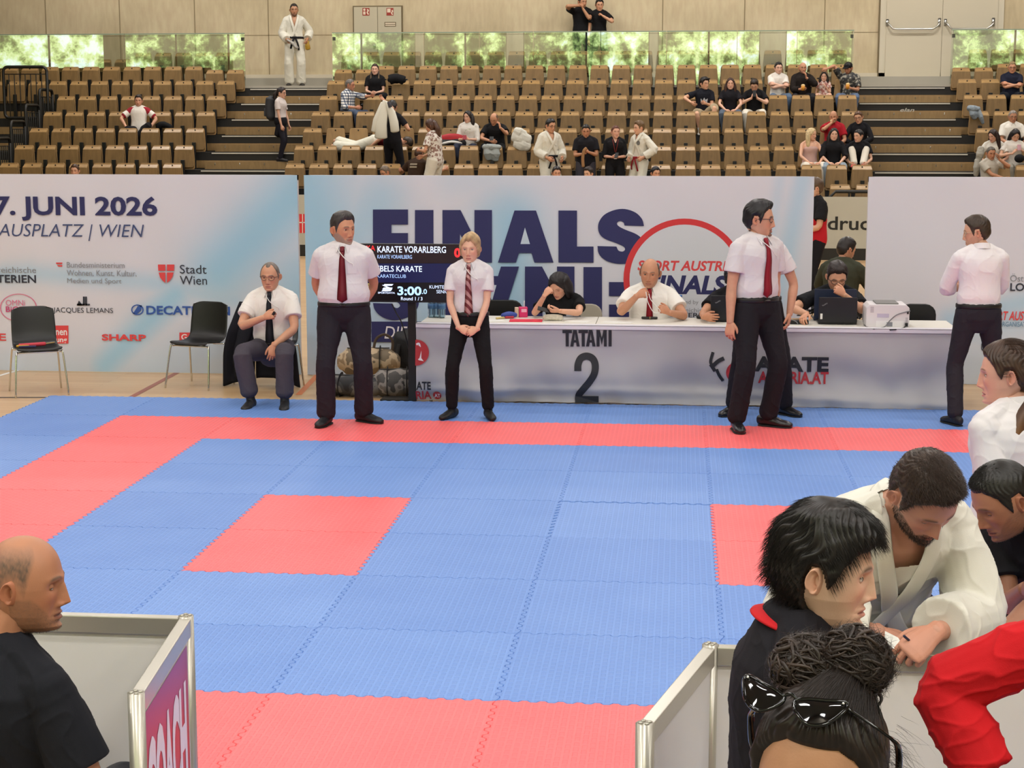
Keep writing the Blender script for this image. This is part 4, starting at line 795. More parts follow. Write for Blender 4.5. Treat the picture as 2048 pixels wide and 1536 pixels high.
def head_grid(nv, nu, jaw=1.0, nose=1.0, fem=False, chin=1.0):
    t = np.linspace(-PI, PI, nu, endpoint=False); th = t-.42*np.sin(t); a = np.linspace(.0015, PI-.03, nv); z = np.where(a < PI/2, .118*np.cos(a), .120*np.cos(a))
    zz = [-.125, -.119, -.112, -.102, -.088, -.07, -.045, -.02, 0]
    w = np.where(z >= 0, .0765*np.sqrt(np.clip(1-(z/.118)**2.25, 0, 1)), np.interp(z, zz, np.array([.0, .022*jaw, .036*jaw, .047*jaw, .056*jaw, .064*jaw, .0705, .0745, .0765])))
    f = np.where(z >= 0, .090*np.sqrt(np.clip(1-(z/.118)**2.6, 0, 1)), np.interp(z, zz, [.0, .056, .077, .083, .082, .081, .083, .086, .090]))
    b = np.where(z >= 0, .105*np.sqrt(np.clip(1-(z/.118)**2.3, 0, 1)), np.interp(z, zz, [-.0, -.03, -.025, -.008, .015, .05, .083, .1, .105]))
    TH, _ = np.meshgrid(th, z); W = w[:, None]; cs, sn = np.cos(TH), np.sin(TH); pw = lambda q, p: np.sign(q)*np.abs(q)**p
    X = W*pw(sn, .92); Y = -np.where(cs > 0, f[:, None], b[:, None])*pw(cs, .92); Zg = np.repeat(z[:, None], nu, 1)
    fr = np.clip(cs*1.6-.15, 0, 1)*np.clip(-Y/.04, 0, 1); ax = np.abs(X); g = lambda u, s: np.exp(-(u/s)**2); d = np.zeros_like(X)
    hn = np.interp(Zg, [-.064, -.056, -.050, -.043, -.020, .006, .028], [0, .004, .016, .0265, .0175, .006, 0])*nose
    sg = np.interp(Zg, [-.055, -.044, -.015, .012], [.0135, .0115, .0085, .0095]); d += hn*np.exp(-(X/sg)**2); d += .007*nose*g(ax-.0145, .006)*g(Zg+.047, .007)
    k = .7 if fem else 1.0
    d -= .0125*g(ax-.031, .0165)*g(Zg-.001, .0125); d += .006*k*g(ax-.029, .022)*g(Zg-.021, .008)+.003*k*g(X, .012)*g(Zg-.024, .01); d += .004*g(ax-.046, .018)*g(Zg+.026, .018)
    d += .0065*g(X, .019)*(g(Zg+.0685, .0048)+1.05*g(Zg+.0815, .0055)); d -= .003*g(X, .022)*g(Zg+.0748, .0022); d -= .0035*g(X, .02)*g(Zg+.093, .006); d += .0075*chin*g(X, .02)*g(Zg+.106, .011); d += .003*g(X, .03)*g(Zg+.075, .02)
    d -= .003*g(ax-.03, .007)*g(Zg+.062, .018)
    Y = Y-d*fr
    return X, Y, Zg, TH
def hair_mask(style, TH, Z, soft=.012, up=0):
    az = np.abs(np.degrees(TH)); zb = np.interp(az, *HAIRLINE[style])+up*(az < 60); m = np.clip((Z-zb)/soft, 0, 1)
    if style in ('bald', 'fade'): m = m*np.clip(((.105 if style == 'fade' else .085)-Z+np.clip((az-120)/60, 0, 1)*.01)/(.045 if style == 'fade' else .02), 0, 1)
    return m
def grid_faces(nv, nu):
    i, j = np.meshgrid(np.arange(nv-1), np.arange(nu), indexing='ij'); a = i*nu+j; b = i*nu+(j+1) % nu
    return np.stack([a.ravel(), b.ravel(), (b+nu).ravel(), (a+nu).ravel()], 1)[:, ::-1]
def ear(side, res=10):
    V = []; n = res*2; m = res
    for j in range(m+1):
        r = j/m
        for i in range(n):
            a = 2*PI*i/n; ry, rz = .018, .031; u = r*math.cos(a); v = r*math.sin(a); wd = 1-.25*max(0, -v)
            h = .014*math.exp(-((r-.82)/.16)**2)*(.6+.4*(v > -.5))+.004-.012*math.exp(-((u+.15)**2+(v+.05)**2)/.12)+.004*math.exp(-((r-.45)/.12)**2)*(u > -.2)
            if j == m: h = -.004
            V.append((u*ry*wd, v*rz, h))
    F = [(j*n+i, j*n+(i+1) % n, (j+1)*n+(i+1) % n, (j+1)*n+i) for j in range(m) for i in range(n)]
    V = np.array(V); y = V[:, 0]*.93+V[:, 2]*.55; x = V[:, 2]*.9-V[:, 0]*-.30; z = V[:, 1]-.06*V[:, 0]
    out = np.stack([side*(.0745+x), .012+y, -.006+z], 1); return out, (F if side < 0 else [f[::-1] for f in F])
def build_head(p, lod):
    """head in its own frame: vertices, faces, colours; hair shell likewise"""
    nv, nu = {0: (46, 56), 1: (96, 128), 2: (190, 260)}[lod]
    X, Y, Z, TH = head_grid(nv, nu, p.get('jaw', 1), p.get('nose', 1), p.get('fem', False), p.get('chin', 1)); F = grid_faces(nv, nu)
    V = np.stack([X, Y, Z], -1).reshape(-1, 3); x, y, z = V.T; ax = np.abs(x); th = TH.ravel(); front = (y < -.035)
    skin = np.array(lin(p.get('skin', 'd6a184'))); C = np.repeat(skin[None], len(V), 0); C *= (1+.05*wob(V, 90, 3))[:, None]
    g = lambda u, s: np.exp(-(u/s)**2)
    def mixc(w, c): nonlocal C; w = np.clip(w, 0, 1)[:, None]; C = C*(1-w)+np.array(c)*w
    rosy = skin*np.array([1.04, .72, .68]); mixc(.45*g(ax-.042, .022)*g(z+.03, .022)*front+.5*g(x, .014)*g(z+.045, .014)*front, rosy)
    hair = np.array(lin(p.get('hair', '2a211b')))
    fem = p.get('fem', False)
    if p.get('beard'):
        bk = p['beard']; zt = np.interp(ax, [0, .02, .035, .05, .07], [-.058, -.058, -.072, -.05, -.02]) if bk != 'goatee' else np.interp(ax, [0, .026, .034], [-.058, -.06, -.2])
        w = np.clip((zt-z)/.008, 0, 1)*(y < .02); w = w*(1-.9*g(x, .019)*g(z+.0755, .008)); dens = {'stubble': .35, 'full': .85, 'goatee': .85, 'grey': .85, 'shadow': .22}[bk]
        mixc(w*dens*(.75+.25*wob(V, 500, 9)), hair if bk != 'grey' else np.array(lin('877f79')))
    bw_ = w if p.get('beard') else None
    lip = np.array(lin(p.get('lip', 'b06a60' if not fem else 'b85c5c')))*np.clip(skin/np.array(lin('d6a184')), .5, 1.1)
    mixc(.75*front*np.clip((.026-ax)/.006, 0, 1)*np.clip(1-np.abs((z+.075)/(.0115*(1-(ax/.034)**2)+1e-4)), 0, .5)*2, lip); mixc(.8*front*(ax < .024)*g(z+.0748, .0016 if lod else .003), np.array(lin('4a2420')))
    bz = .021+.004*np.sin(np.clip((ax-.012)/.036, 0, 1)*PI)-.06*np.clip(ax-.038, 0, 1); bw = (.0028 if fem else .0042)*(1.4 if lod == 0 else 1)
    mixc(front*np.clip((ax-.010)/.005, 0, 1)*np.clip((.051-ax)/.008, 0, 1)*g(z-bz, bw)*(.8), np.array(lin(p.get('brow', p.get('hair', '2a211b'))))*1.1)
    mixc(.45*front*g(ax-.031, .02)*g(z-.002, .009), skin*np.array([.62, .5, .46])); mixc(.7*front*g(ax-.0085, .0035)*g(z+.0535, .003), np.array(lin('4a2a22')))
    st = p.get('style', 'short'); hm = hair_mask(st, TH, Z, .045 if p.get('buzz') else .012, p.get('hl', 0)).ravel() if st else np.zeros(len(V))
    if p.get('buzz'): mixc(hm*p['buzz']*(.8+.25*wob(V, 600, 4)), hair)
    elif st: mixc(hm*.95, hair*.7)
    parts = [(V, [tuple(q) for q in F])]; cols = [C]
    if lod < 2: pass
    for s in (-1, 1):                    # eyes
        ce = np.array([s*.032, -.0658, .0015]); R = .0125; bv, bf = ball((0, 0, 0), R, 20 if lod else 10, 14 if lod else 8); q = np.stack([bv[:, 0], -bv[:, 2], bv[:, 1]], 1)
        lo, hi = (-.0040, .0036) if not p.get('down') else (-.0052, -.002); ec = np.repeat((skin*.86)[None], len(q), 0)
        lid = (q[:, 2] < hi) & (q[:, 2] > lo) & (np.abs(q[:, 0]) < .0105); ec[lid] = lin('cfc5bc'); gx, gz_ = q[:, 0]-p.get('gaze', 0)*.005, q[:, 2]; rr = np.hypot(gx, gz_)
        fr_ = q[:, 1] < 0; ec[lid & fr_ & (rr < .0056)] = np.array(lin(p.get('iris', '4a3425'))); ec[lid & fr_ & (rr < .0024)] = .005
        ec[(np.abs(q[:, 2]-hi) < (.0011 if lod else .002)) & fr_] = np.array(lin('2a1a14'))
        parts.append((q+ce, bf)); cols.append(ec)
        ev, ef = ear(s, 12 if lod == 2 else 7 if lod else 4); parts.append((ev, ef)); cols.append(np.repeat((skin*np.array([1.0, .86, .82]))[None], len(ev), 0))
    hv = None
    if st and not p.get('buzz'):
        cen = np.array([0, .008, .0]); nn = V-cen; nn[:, 2] = np.where(nn[:, 2] < 0, nn[:, 2]*.35, nn[:, 2]); nn /= np.linalg.norm(nn, axis=1)[:, None]
        t0, t1 = p.get('vol', (.022, .008)); tp_ = np.clip((z-.02)/.07, 0, 1); tk = (t1+(t0-t1)*tp_)
        part = p.get('part'); rid = np.sin(th*38+6*np.sin(z*60+th*3)+wob(V, 60, 5)*4)*np.clip((.113-z)/.03, 0, 1)
        if part is not None: tk = tk*(1+.35*np.tanh((x*part+.02)/.03)*tp_)
        if p.get('quiff'): tk = tk+p['quiff']*g(z-.105, .035)*np.clip(-y/.06, 0, 1)
        tk = tk*(1+.10*rid*(1 if lod else .6)+.16*wob(V, 120, 8)); off = tk*np.sqrt(hm)-.0016*(hm < .02)
        H = V+nn*off[:, None]
        keep = (hm[F] > 0.0).any(1); hc = np.repeat(hair[None], len(V), 0)*(1+.22*rid*.6+.3*wob(V, 150, 2))[:, None]
        hv = (H, F[keep], np.clip(hc, 0.002, 1), nn, hm)
    bd = None
    if p.get('beard') in ('full', 'goatee', 'stubble') and lod == 2:
        nb_ = normals(V, F); nb_ = -nb_ if (nb_*V).sum() < 0 else nb_; ok = np.where((bw_ > .5) & (z < -.03))[0]; bd = (V, nb_, ok)
    return cat(parts), np.concatenate(cols), (hv, bd)
def strands(R, N, flow, L, r0, k=5, sag=.3, seed=1, lift=.6, jit=.22):
    """tapered hairs: roots R, out directions N, flow directions, lengths L"""
    rg = np.random.default_rng(seed); n = len(R); pts = [R]; d = N*lift+flow+rg.normal(size=R.shape)*jit; d /= np.linalg.norm(d, axis=1)[:, None]; p = R.copy()
    for j in range(k-1):
        p = p+d*(L/(k-1))[:, None]; pts.append(p); d = d+flow*.5-N*.12+np.array([0, 0, -sag])*.35+rg.normal(size=R.shape)*jit*.4; d /= np.linalg.norm(d, axis=1)[:, None]
    P = np.stack(pts, 1); a = np.cross(P[:, 1]-P[:, 0], N); a /= np.linalg.norm(a, axis=1)[:, None]+1e-9; b = np.cross(a, P[:, 1]-P[:, 0]); b /= np.linalg.norm(b, axis=1)[:, None]+1e-9
    rad = r0*np.array([1, .95, .8, .55, .1])[None, :k, None]; V = np.stack([P+a[:, None]*rad*math.cos(q)+b[:, None]*rad*math.sin(q) for q in (0, 2.1, 4.2)], 2).reshape(-1, 3)
    base = (np.arange(n)*k*3)[:, None, None, None]; j = np.arange(k-1)[None, :, None, None]*3; i = np.arange(3)[None, None, :, None]; i2 = (i+1) % 3
    F = np.concatenate([base+j+i, base+j+i2, base+j+3+i2, base+j+3+i], 3).reshape(-1, 4); return V, F
def hand(side, wrist, fd, nr, curl=.3, spread=.12, thumb=.4, sc=1.0, curls=None, lod=1):
    """palm, four fingers, thumb. fd finger direction, nr out of the back of the hand, side +1 = the person's left"""
    fd = nrm(fd); nr = nrm(np.array(nr)-fd*np.dot(nr, fd)); lat = np.cross(nr, fd)*(-side)   # lat: towards the thumb
    W = lambda u, v, w: wrist+sc*(fd*u+lat*v+nr*w); n = 12 if lod else 8
    P = [W(-.02, 0, 0), W(0, 0, 0), W(.022, .003, .001), (W(.05, .002, .002)), W(.078, .0, .002), W(.092, 0, .001)]; R = [(.026*sc, .020*sc), (.027*sc, .019*sc), (.033*sc, .0175*sc), (.0395*sc, .016*sc), (.040*sc, .0135*sc), (.036*sc, .010*sc)]
    parts = [tube(P, R, n+4, ref=nr)]; curls = curls or [curl*1.0, curl*1.05, curl*1.1, curl*1.15]
    for k, (o, l, r) in enumerate(((.029, .074, .0088), (.0095, .082, .0092), (-.0100, .076, .0088), (-.0285, .060, .0078))):
        a = W(.084-.006*abs(k-1), o, .002); ang = (1.5-k)*spread*.55; d = fd*math.cos(ang)+lat*math.sin(ang); pts = [a-d*.012*sc, a]; c = 0
        for frac, bend in ((.46, 1.25), (.30, 1.65), (.24, 1.1)):
            c += curls[k]*bend; dd = d*math.cos(c)-nr*math.sin(c); pts.append(pts[-1]+dd*l*frac*sc)
        rs = [r*1.0, r*1.02, r*1.0, r*.92, r*.78]
        if lod: q = spline(pts, 3); rs = np.interp(np.linspace(0, 4, len(q)), range(5), rs); pts = q
        parts.append(tube(pts, [x*sc for x in rs], 8 if lod else 6))
    b0 = W(.012, .020, -.006); td = nrm(fd*.72+lat*.62-nr*.35*thumb); pts = [b0, b0+td*.036*sc]
    t2 = nrm(td+fd*.35-lat*thumb*.5-nr*.30*thumb); pts.append(pts[-1]+t2*.032*sc); t3 = nrm(t2-lat*thumb*.5+fd*.1-nr*.15*thumb); pts.append(pts[-1]+t3*.026*sc)
    rs = [.0165, .0125, .0108, .0085]
    if lod: q = spline(pts, 3); rs = np.interp(np.linspace(0, 3, len(q)), range(4), rs); pts = q
    parts.append(tube(pts, [x*sc for x in rs], 8)); return cat(parts)
def ik(a, t, l1, l2, hint):
    a, t = np.asarray(a, float), np.asarray(t, float); d = t-a; L = np.linalg.norm(d); L2 = min(L, (l1+l2)*.998); dn = d/(L+1e-9); t = a+dn*L2
    x = (L2*L2+l1*l1-l2*l2)/(2*L2); h = math.sqrt(max(l1*l1-x*x, 0)); hv = np.asarray(hint, float); hv = nrm(hv-dn*np.dot(hv, dn)); return a+dn*x+hv*h, t
skinm = attr_mat('skin', .48, .42, (260, .06)); hairm = attr_mat('hair', .42, .4)
def cloth(h, name=None, rough=.85, noise=None): return mat(name or 'cloth_'+h, h, rough, 0, (420, .12), noise, .25)
DEF_W = [(-.13, .095, .07), (-.06, .160, .108), (0, .172, .115), (.08, .163, .110), (.18, .148, .104), (.28, .156, .112), (.36, .170, .120), (.43, .168, .112), (.485, .128, .086), (.525, .066, .064), (.56, .055, .058)]
def person(label, loc=(0, 0, 0), yaw=0, s=1.0, lod=1, skin='d6a184', top=None, bottom=None, shoes='18171a', pelvis=(0, 0, .94), lean=0, leanp=None, side=0, twist=0, neck=.02, nlen=.122,
           head=(0, 0, 0), hands=None, feet=None, wide=1.0, belly=0, bust=0, arm=1.0, headp=None, extra=None, kneeh=None, at_=None, group=None, name='person', hscale=1.08, cut=None, cat_='person', legs=True):
    """pose in the person's own frame: faces -y, +x is the viewer's right, z up, sizes for 1.75 m; s scales everything"""
    root = thing(name, label, cat_, loc, yaw, group); vox = {0: .0085, 1: .0055, 2: .0042}[lod]; hp = dict(headp or {}); hp.setdefault('skin', skin)
    Pv = np.array(pelvis, float); leanp = lean*.35 if leanp is None else leanp
    fwdv = lambda yw: np.array([math.sin(yw), -math.cos(yw), 0]); f1 = fwdv(twist); u0 = nrm(np.array([0, -math.sin(leanp), math.cos(leanp)])); u1 = nrm(f1*math.sin(lean)+np.array([math.sin(side), 0, 0])+np.array([0, 0, math.cos(lean)]))
    r0 = np.array([1., 0, 0]); r1 = nrm(np.array([math.cos(twist), math.sin(twist), 0])-u1*np.dot(np.array([math.cos(twist), math.sin(twist), 0]), u1))
    ss = np.linspace(-.14, .60, 75); tt = np.clip((ss-.04)/.26, 0, 1)[:, None]; U = u0*(1-tt)+u1*tt; U /= np.linalg.norm(U, axis=1)[:, None]; RR = r0*(1-tt)+r1*tt; RR -= U*(RR*U).sum(1)[:, None]; RR /= np.linalg.norm(RR, axis=1)[:, None]
    cum = np.concatenate([[np.zeros(3)], np.cumsum((U[1:]+U[:-1])/2*np.diff(ss)[:, None], 0)]); i0 = np.argmin(abs(ss)); cum = cum-cum[i0]+Pv
    at = lambda q: np.array([np.interp(q, ss, cum[:, c]) for c in range(3)]); frm = lambda q: (nrm(np.array([np.interp(q, ss, RR[:, c]) for c in range(3)])), nrm(np.array([np.interp(q, ss, U[:, c]) for c in range(3)])))
    def ring(q, rx, ry, fo=0): r_, u_ = frm(q); return at(q)+np.cross(r_, u_)*-0-(np.cross(u_, r_))*fo, (rx, ry)
    def fwd_at(q): r_, u_ = frm(q); return -np.cross(u_, r_)
    def wd(q): a = np.array(DEF_W); rx = np.interp(q, a[:, 0], a[:, 1]); ry = np.interp(q, a[:, 0], a[:, 2]); k = np.interp(q, [.45, .53], [1, 0]); bl = belly*math.exp(-((q-.13)/.12)**2); bs = bust*math.exp(-((q-.36)/.07)**2); return rx*(1+(wide-1)*k)+bl*.35, ry*(1+(wide-1)*k*.8)+bl*.5+bs*.5, bl*.5+bs*.5
    def torso(q0, q1, off, n=22, step=.03, flare=None):
        P, R, N = [], [], []
        for q in np.arange(q0, q1+1e-6, step):
            rx, ry, fo = wd(q); o_ = off(q) if callable(off) else off; P.append(at(q)+fwd_at(q)*fo); R.append((rx+o_, ry+o_)); N.append(fwd_at(q))
        return tube(P, R, n, ref=np.array(N)) if len(P) > 2 else None
    yw, pt, rl = head; HM = rotm(yw, pt, rl); nb = at(.53); hu = nrm(u1*.55+HM @ np.array([0, 0, 1])*.45); HC = nb+hu*nlen+HM @ np.array([0, -1, 0])*neck*1.0+f1*neck*.5
    if at_:                                # (pixel x, y, plane Y, floor z[, fixed scale]) of the head
        tg = gy(at_[0], at_[1], at_[2]); s = at_[4] if len(at_) > 4 and at_[4] else (tg[2]-at_[3])/HC[2]; cw, sw_ = math.cos(yaw), math.sin(yaw)
        h2 = np.array([HC[0]*cw-HC[1]*sw_, HC[0]*sw_+HC[1]*cw, HC[2]])*s; loc = tuple(tg-h2) if len(at_) > 5 else (tg[0]-h2[0], tg[1]-h2[1], at_[3]); root.location = loc
    loc = np.array(loc, float); cw, sw_ = math.cos(yaw), math.sin(yaw); inv = lambda q: (np.array([[cw, sw_, 0], [-sw_, cw, 0], [0, 0, 1]]) @ (np.array(q, float)-loc))/s
    world = lambda q: np.array([[cw, -sw_, 0], [sw_, cw, 0], [0, 0, 1]]) @ (np.array(q, float)*s)+loc
    if hands: hands = {k: ((*inv(v[1]),)+tuple(v[2:]) if v[0] == 'w' else v) for k, v in hands.items()}
    # joints
    SHW = .178*(.55+.45*wide); hips = {}; knees = {}; ank = {}; shl = {}; elb = {}; wri = {}
    feet = feet or {1: (.12, 0, 0, .25), -1: (-.12, 0, 0, -.25)}; hands = hands or {1: (.27, -.05, .80), -1: (-.27, -.05, .80)}
    hn_ = kneeh or {1: (.25, -1, .1), -1: (-.25, -1, .1)}
    for k in (1, -1):
        r_, u_ = frm(0); hips[k] = at(-.02)+r_*k*.088*wide; ft = feet[k]; knees[k], ank[k] = ik(hips[k], np.array(ft[:3])+np.array([0, 0, .085]), .44, .425, hn_[k])
        r_, u_ = frm(.45); hd = hands[k]; sh_up = hd[3].get('shrug', 0) if len(hd) > 3 else 0; shl[k] = at(.444+sh_up)+r_*k*SHW; hi = hd[3].get('hint', (k*.6, .6, -.6)) if len(hd) > 3 else (k*.6, .6, -.6); elb[k], wri[k] = ik(shl[k], hd[:3], .30, .265, hi)
    # ---- body
    parts = [torso(-.13, .55, 0)]
    aw = (.82 if bust else 1.0)*arm
    for k in (1, -1):
        r_, u_ = frm(.45); parts.append(tube([at(.44)+r_*k*.07, shl[k]-r_*k*.01, shl[k]+(elb[k]-shl[k])*.12], [.055, .049*(.8+.2*aw), .048*aw], 12)); parts.append(tube([at(.565), at(.52)+r_*k*.055, at(.482)+r_*k*.12, at(.462)+r_*k*(SHW-.01)], [.036, .040, .038, .036], 10))
        e, w_, h_ = shl[k], elb[k], wri[k]; parts.append(tube([e, e+(w_-e)*.3, e+(w_-e)*.65, e+(w_-e)*.92, w_+(h_-w_)*.08, w_+(h_-w_)*.28, w_+(h_-w_)*.6, h_], [.052*aw, .049*aw, .045*aw, .039*aw, .039*aw, .041*aw, .034*aw, .027*aw], 14))
        if legs:
            e, w_, h_ = hips[k], knees[k], ank[k]; parts.append(tube([e, e+(w_-e)*.35, e+(w_-e)*.7, e+(w_-e)*.93, w_+(h_-w_)*.07, w_+(h_-w_)*.28, w_+(h_-w_)*.65, h_], [.088*wide, .078*wide, .064, .056, .055, .057, .043, .036], 14)); parts.append(tube([h_, h_-np.array([0, 0, .04])], [.036, .034], 10))
    parts.append(tube([at(.50), at(.54), nb+(HC-nb)*.45, HC+HM @ np.array([0, .018, -.02])], [(.062, .060), (.056, .058), (.053, .056), (.05, .05)] if not hp.get('fem') else [(.056, .055), (.047, .05), (.044, .048), (.042, .045)], 14, ref=f1*-1))
    V, F = cat(parts); V, Q, E = remesh(V, F, vox*1.15, 3); sk = np.array(lin(skin)); C = np.repeat(sk[None], len(V), 0)*(1+.05*wob(V, 45, 2)+.03*wob(V, 160, 6))[:, None]
    if extra and 'bodycol' in extra: C = extra['bodycol'](V, C, locals())
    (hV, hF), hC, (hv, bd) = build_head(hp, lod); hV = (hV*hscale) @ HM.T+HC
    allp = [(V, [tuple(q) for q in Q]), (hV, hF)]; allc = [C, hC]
    for k in (1, -1):
        hd = hands[k]; o_ = hd[3] if len(hd) > 3 else {}
        if o_.get('none'): continue
        fd = np.array(o_.get('dir', wri[k]-elb[k]), float); nr = o_.get('back', (k*.9, -.3, .1)); hV2, hF2 = hand(k, wri[k], fd, nr, o_.get('curl', .32), o_.get('spread', .12), o_.get('thumb', .5), (.90 if bust else 1)*o_.get('hs', 1), o_.get('curls'), lod)
        hc2 = np.repeat((sk*np.array([1.0, .93, .9]))[None], len(hV2), 0)
        if lod >= 1:
            hV2, hQ2, _ = remesh(hV2, hF2, .0028 if lod == 1 else .0019, 2); hF2 = [tuple(q) for q in hQ2]; hc2 = np.repeat((sk*np.array([1.0, .92, .88]))[None], len(hV2), 0)*(1+.06*wob(hV2, 120, 3))[:, None]
        allp.append((hV2, hF2)); allc.append(hc2)
    BV, BF = cat(allp); mesh('body', BV*s, BF, skinm, root, True, np.concatenate(allc))
    # ---- hair
    HW = lambda q: (np.asarray(q, float)*hscale) @ HM.T+HC
    hp_parts = []; hcols = []
    hb = np.array(lin(hp.get('hair', '2a211b')))
    if hv is not None: hp_parts.append((HW(hv[0]), [tuple(q) for q in hv[1]])); hcols.append(hv[2])
    for q in hp.get('locks', []):
        P_, R_ = q[0], q[1]; wld = len(q) > 2 and q[2] == 'w'; P_ = spline(P_, 6); R_ = [tuple(np.interp(np.linspace(0, 1, len(P_)), np.linspace(0, 1, len(R_)), [(r if np.isscalar(r) else r[j]) for r in R_])) for j in (0, 1)]
        lv, lf = tube(P_, list(zip(*R_)), 18 if lod else 10, ref=(0, 1, .15)); ang = np.arctan2(lv[:, 0]-lv[:, 0].mean(), lv[:, 1]-lv[:, 1].mean()); rd = np.sin(ang*14+lv[:, 2]*30); lv = lv+(lv-lv.mean(0))*np.array([.03, .03, 0])*rd[:, None]
        hp_parts.append((HW(lv), lf)); tip = np.clip((-lv[:, 2]-.1)/.25, 0, 1)[:, None]; hc_ = hb*(1-tip)+np.array(lin(hp.get('tips', hp.get('hair', '2a211b'))))*tip; hcols.append(np.clip(hc_*(1+.22*rd[:, None]), .002, 1))
    if hp.get('strands') and hv is not None:
        n_, L_, r_, fl = hp['strands'][:4]; lf_ = hp['strands'][4] if len(hp['strands']) > 4 else .6; rg = np.random.default_rng(5); idx = rg.choice(np.where(hv[4] > .6)[0], n_); Rt = HW(hv[0][idx]); Nn = hv[3][idx] @ HM.T; fl = np.array([fl(q) for q in hv[0][idx]]) if callable(fl) else np.repeat(np.array(fl, float)[None], n_, 0); fl = fl @ HM.T
        fl = fl-Nn*(fl*Nn).sum(1)[:, None]*.6; sv, sf = strands(Rt-Nn*.003, Nn, fl, L_*(.6+.8*rg.random(n_)), r_, lift=lf_, jit=hp['strands'][5] if len(hp['strands']) > 5 else .15); hp_parts.append((sv, sf)); hcols.append(np.repeat(np.clip(hb*(.6+.9*rg.random((n_, 1))), .002, 1), 15, 0))
    if bd is not None and len(bd[2]):
        full = hp['beard'] == 'full'; rg = np.random.default_rng(9); idx = rg.choice(bd[2], 3600 if full else 2200); jit = rg.normal(size=(len(idx), 3))*.0012; Rt = HW(bd[0][idx]+jit); Nn = bd[1][idx] @ HM.T; fl = np.repeat(np.array([[0, -.2, -1.]]) @ HM.T, len(idx), 0)
        sv, sf = strands(Rt-Nn*.001, Nn, fl, (.011 if full else .0025)*(.5+rg.random(len(idx))), .0006 if full else .0004, lift=.5); hp_parts.append((sv, sf)); hcols.append(np.repeat(np.clip((hb if full else np.array(lin('6a5f56')))*(.6+.9*rg.random((len(idx), 1))), .002, 1), 15, 0))
    if hp_parts:
        V, F = cat([(v, [tuple(q) for q in f] if isinstance(f, np.ndarray) else f) for v, f in hp_parts]); mesh('hair', V*s, F, hairm, root, True, np.concatenate(hcols))
    ctx = dict(world=world, inv=inv, loc=loc, yaw=yaw, at=at, frm=frm, fwd=fwd_at, wd=wd, shl=shl, elb=elb, wri=wri, hips=hips, knees=knees, ank=ank, HW=HW, HM=HM, HC=HC, root=root, s=s, torso=torso, f1=f1, u1=u1, r1=r1, lod=lod)
    def put(n, parts_, m, vx=None, it=2, fo=None, cutf=None, par=None, sm=7):
        V, F = cat([q for q in parts_ if q is not None]); V, Q, E = remesh(V, F, vx or vox, it)
        V = relax(V, E, sm if lod else max(3, sm//2), .5, True)
        if fo is not None:
            N_ = normals(V, Q); V = V+N_*fo(V)[:, None]
        if cutf is not None and isinstance(Q, np.ndarray): kf = ~cutf(V)[Q].all(1); Q = Q[kf]
        return mesh(n, V*s, Q, m, par or root, True)
    ctx['put'] = put
    # ---- clothes
    b = bottom or {}
    if b.get('kind', 'trousers') and legs:
        col = b.get('m') or cloth(b.get('c', '1e1e24')); lf = b.get('len', 1.0); lo = b.get('loose', .014); ps = [torso(-.12, b.get('top', .065), lambda q: .012+.3*lo)]
        for k in (1, -1):
            e, w_, h_ = hips[k], knees[k], ank[k]
            if lf < .5: g_ = e+(w_-e)*lf*2; ps.append(tube([e+np.array([0, 0, .02]), e+(g_-e)*.5, g_], [.092*wide+lo, .088*wide+lo*1.5, .080*wide+lo*2.2], 18))
            else:
                t_ = (lf-.5)*2; g_ = w_+(h_-w_)*t_*.98
                ps.append(tube([e+np.array([0, 0, .02]), e+(w_-e)*.3, e+(w_-e)*.7, e+(w_-e)*.94, w_+(g_-w_)*.06, w_+(g_-w_)*.35, w_+(g_-w_)*.7, g_], [.092*wide+lo, .083*wide+lo, .066+lo*1.1, .058+lo*1.25, .057+lo*1.3, .057+lo*1.35, .049+lo*1.7, .046+lo*b.get('hem', 1.9)], 20))
        fa = b.get('folds', .003)
        put(b.get('name', 'trousers'), ps, col, fo=lambda V: fa*folds(V, 26, 11, (1, 1, .8))*np.clip(1.1-(V[:, 2]-Pv[2]+.2)*1.2, .5, 1.6))
    for k in (1, -1):
        if not legs or shoes is None: break
        ft = feet[k]; a = ank[k]; ty = ft[3] if len(ft) > 3 else k*.2; tp_ = ft[4] if len(ft) > 4 else 0; td = np.array([math.sin(ty)*math.cos(tp_), -math.cos(ty)*math.cos(tp_), -math.sin(tp_)]); up_ = nrm(np.array([0, 0, 1.])-td*td[2]); o_ = a-up_*.085
        Wp = lambda u, v: o_+td*u+up_*v
        sv = tube([Wp(-.075, .045), Wp(-.05, .047), Wp(.0, .05), Wp(.06, .040), Wp(.11, .031), Wp(.155, .027), Wp(.185, .022)], [(.028, .038), (.036, .046), (.039, .049), (.042, .040), (.047, .031), (.043, .027), (.028, .020)], 14, ref=up_)
        leg = tube([a+(knees[k]-a)*.22, a, Wp(0, .05)], [.041, .041, .043], 12)
        v, f = cat([sv, leg]); v, q, _ = remesh(v, f, vox, 2); zf = ((v-o_) @ up_); v = v-up_*np.minimum(zf, 0)[:, None]; v = v[:]
        sh = mesh('sock' if b.get('socks') else 'shoe', v*s, q, mat('shoe_'+shoes, shoes, .55 if not b.get('gloss') else .3), root, True)
        if not b.get('socks'):
            so = tube([Wp(-.072, .006), Wp(-.045, .006), Wp(0, .006), Wp(.06, .006), Wp(.11, .006), Wp(.155, .006), Wp(.187, .008)], [(.03, .009), (.04, .009), (.042, .009), (.044, .009), (.05, .009), (.045, .009), (.028, .008)], 12, ref=up_); zf = ((so[0]-o_) @ up_); so = (so[0]-up_*np.minimum(zf, 0)[:, None], so[1])
            mesh('sole', so[0]*s, so[1], mat('sole_'+b.get('sole', '141315'), b.get('sole', '141315'), .7), sh, True)
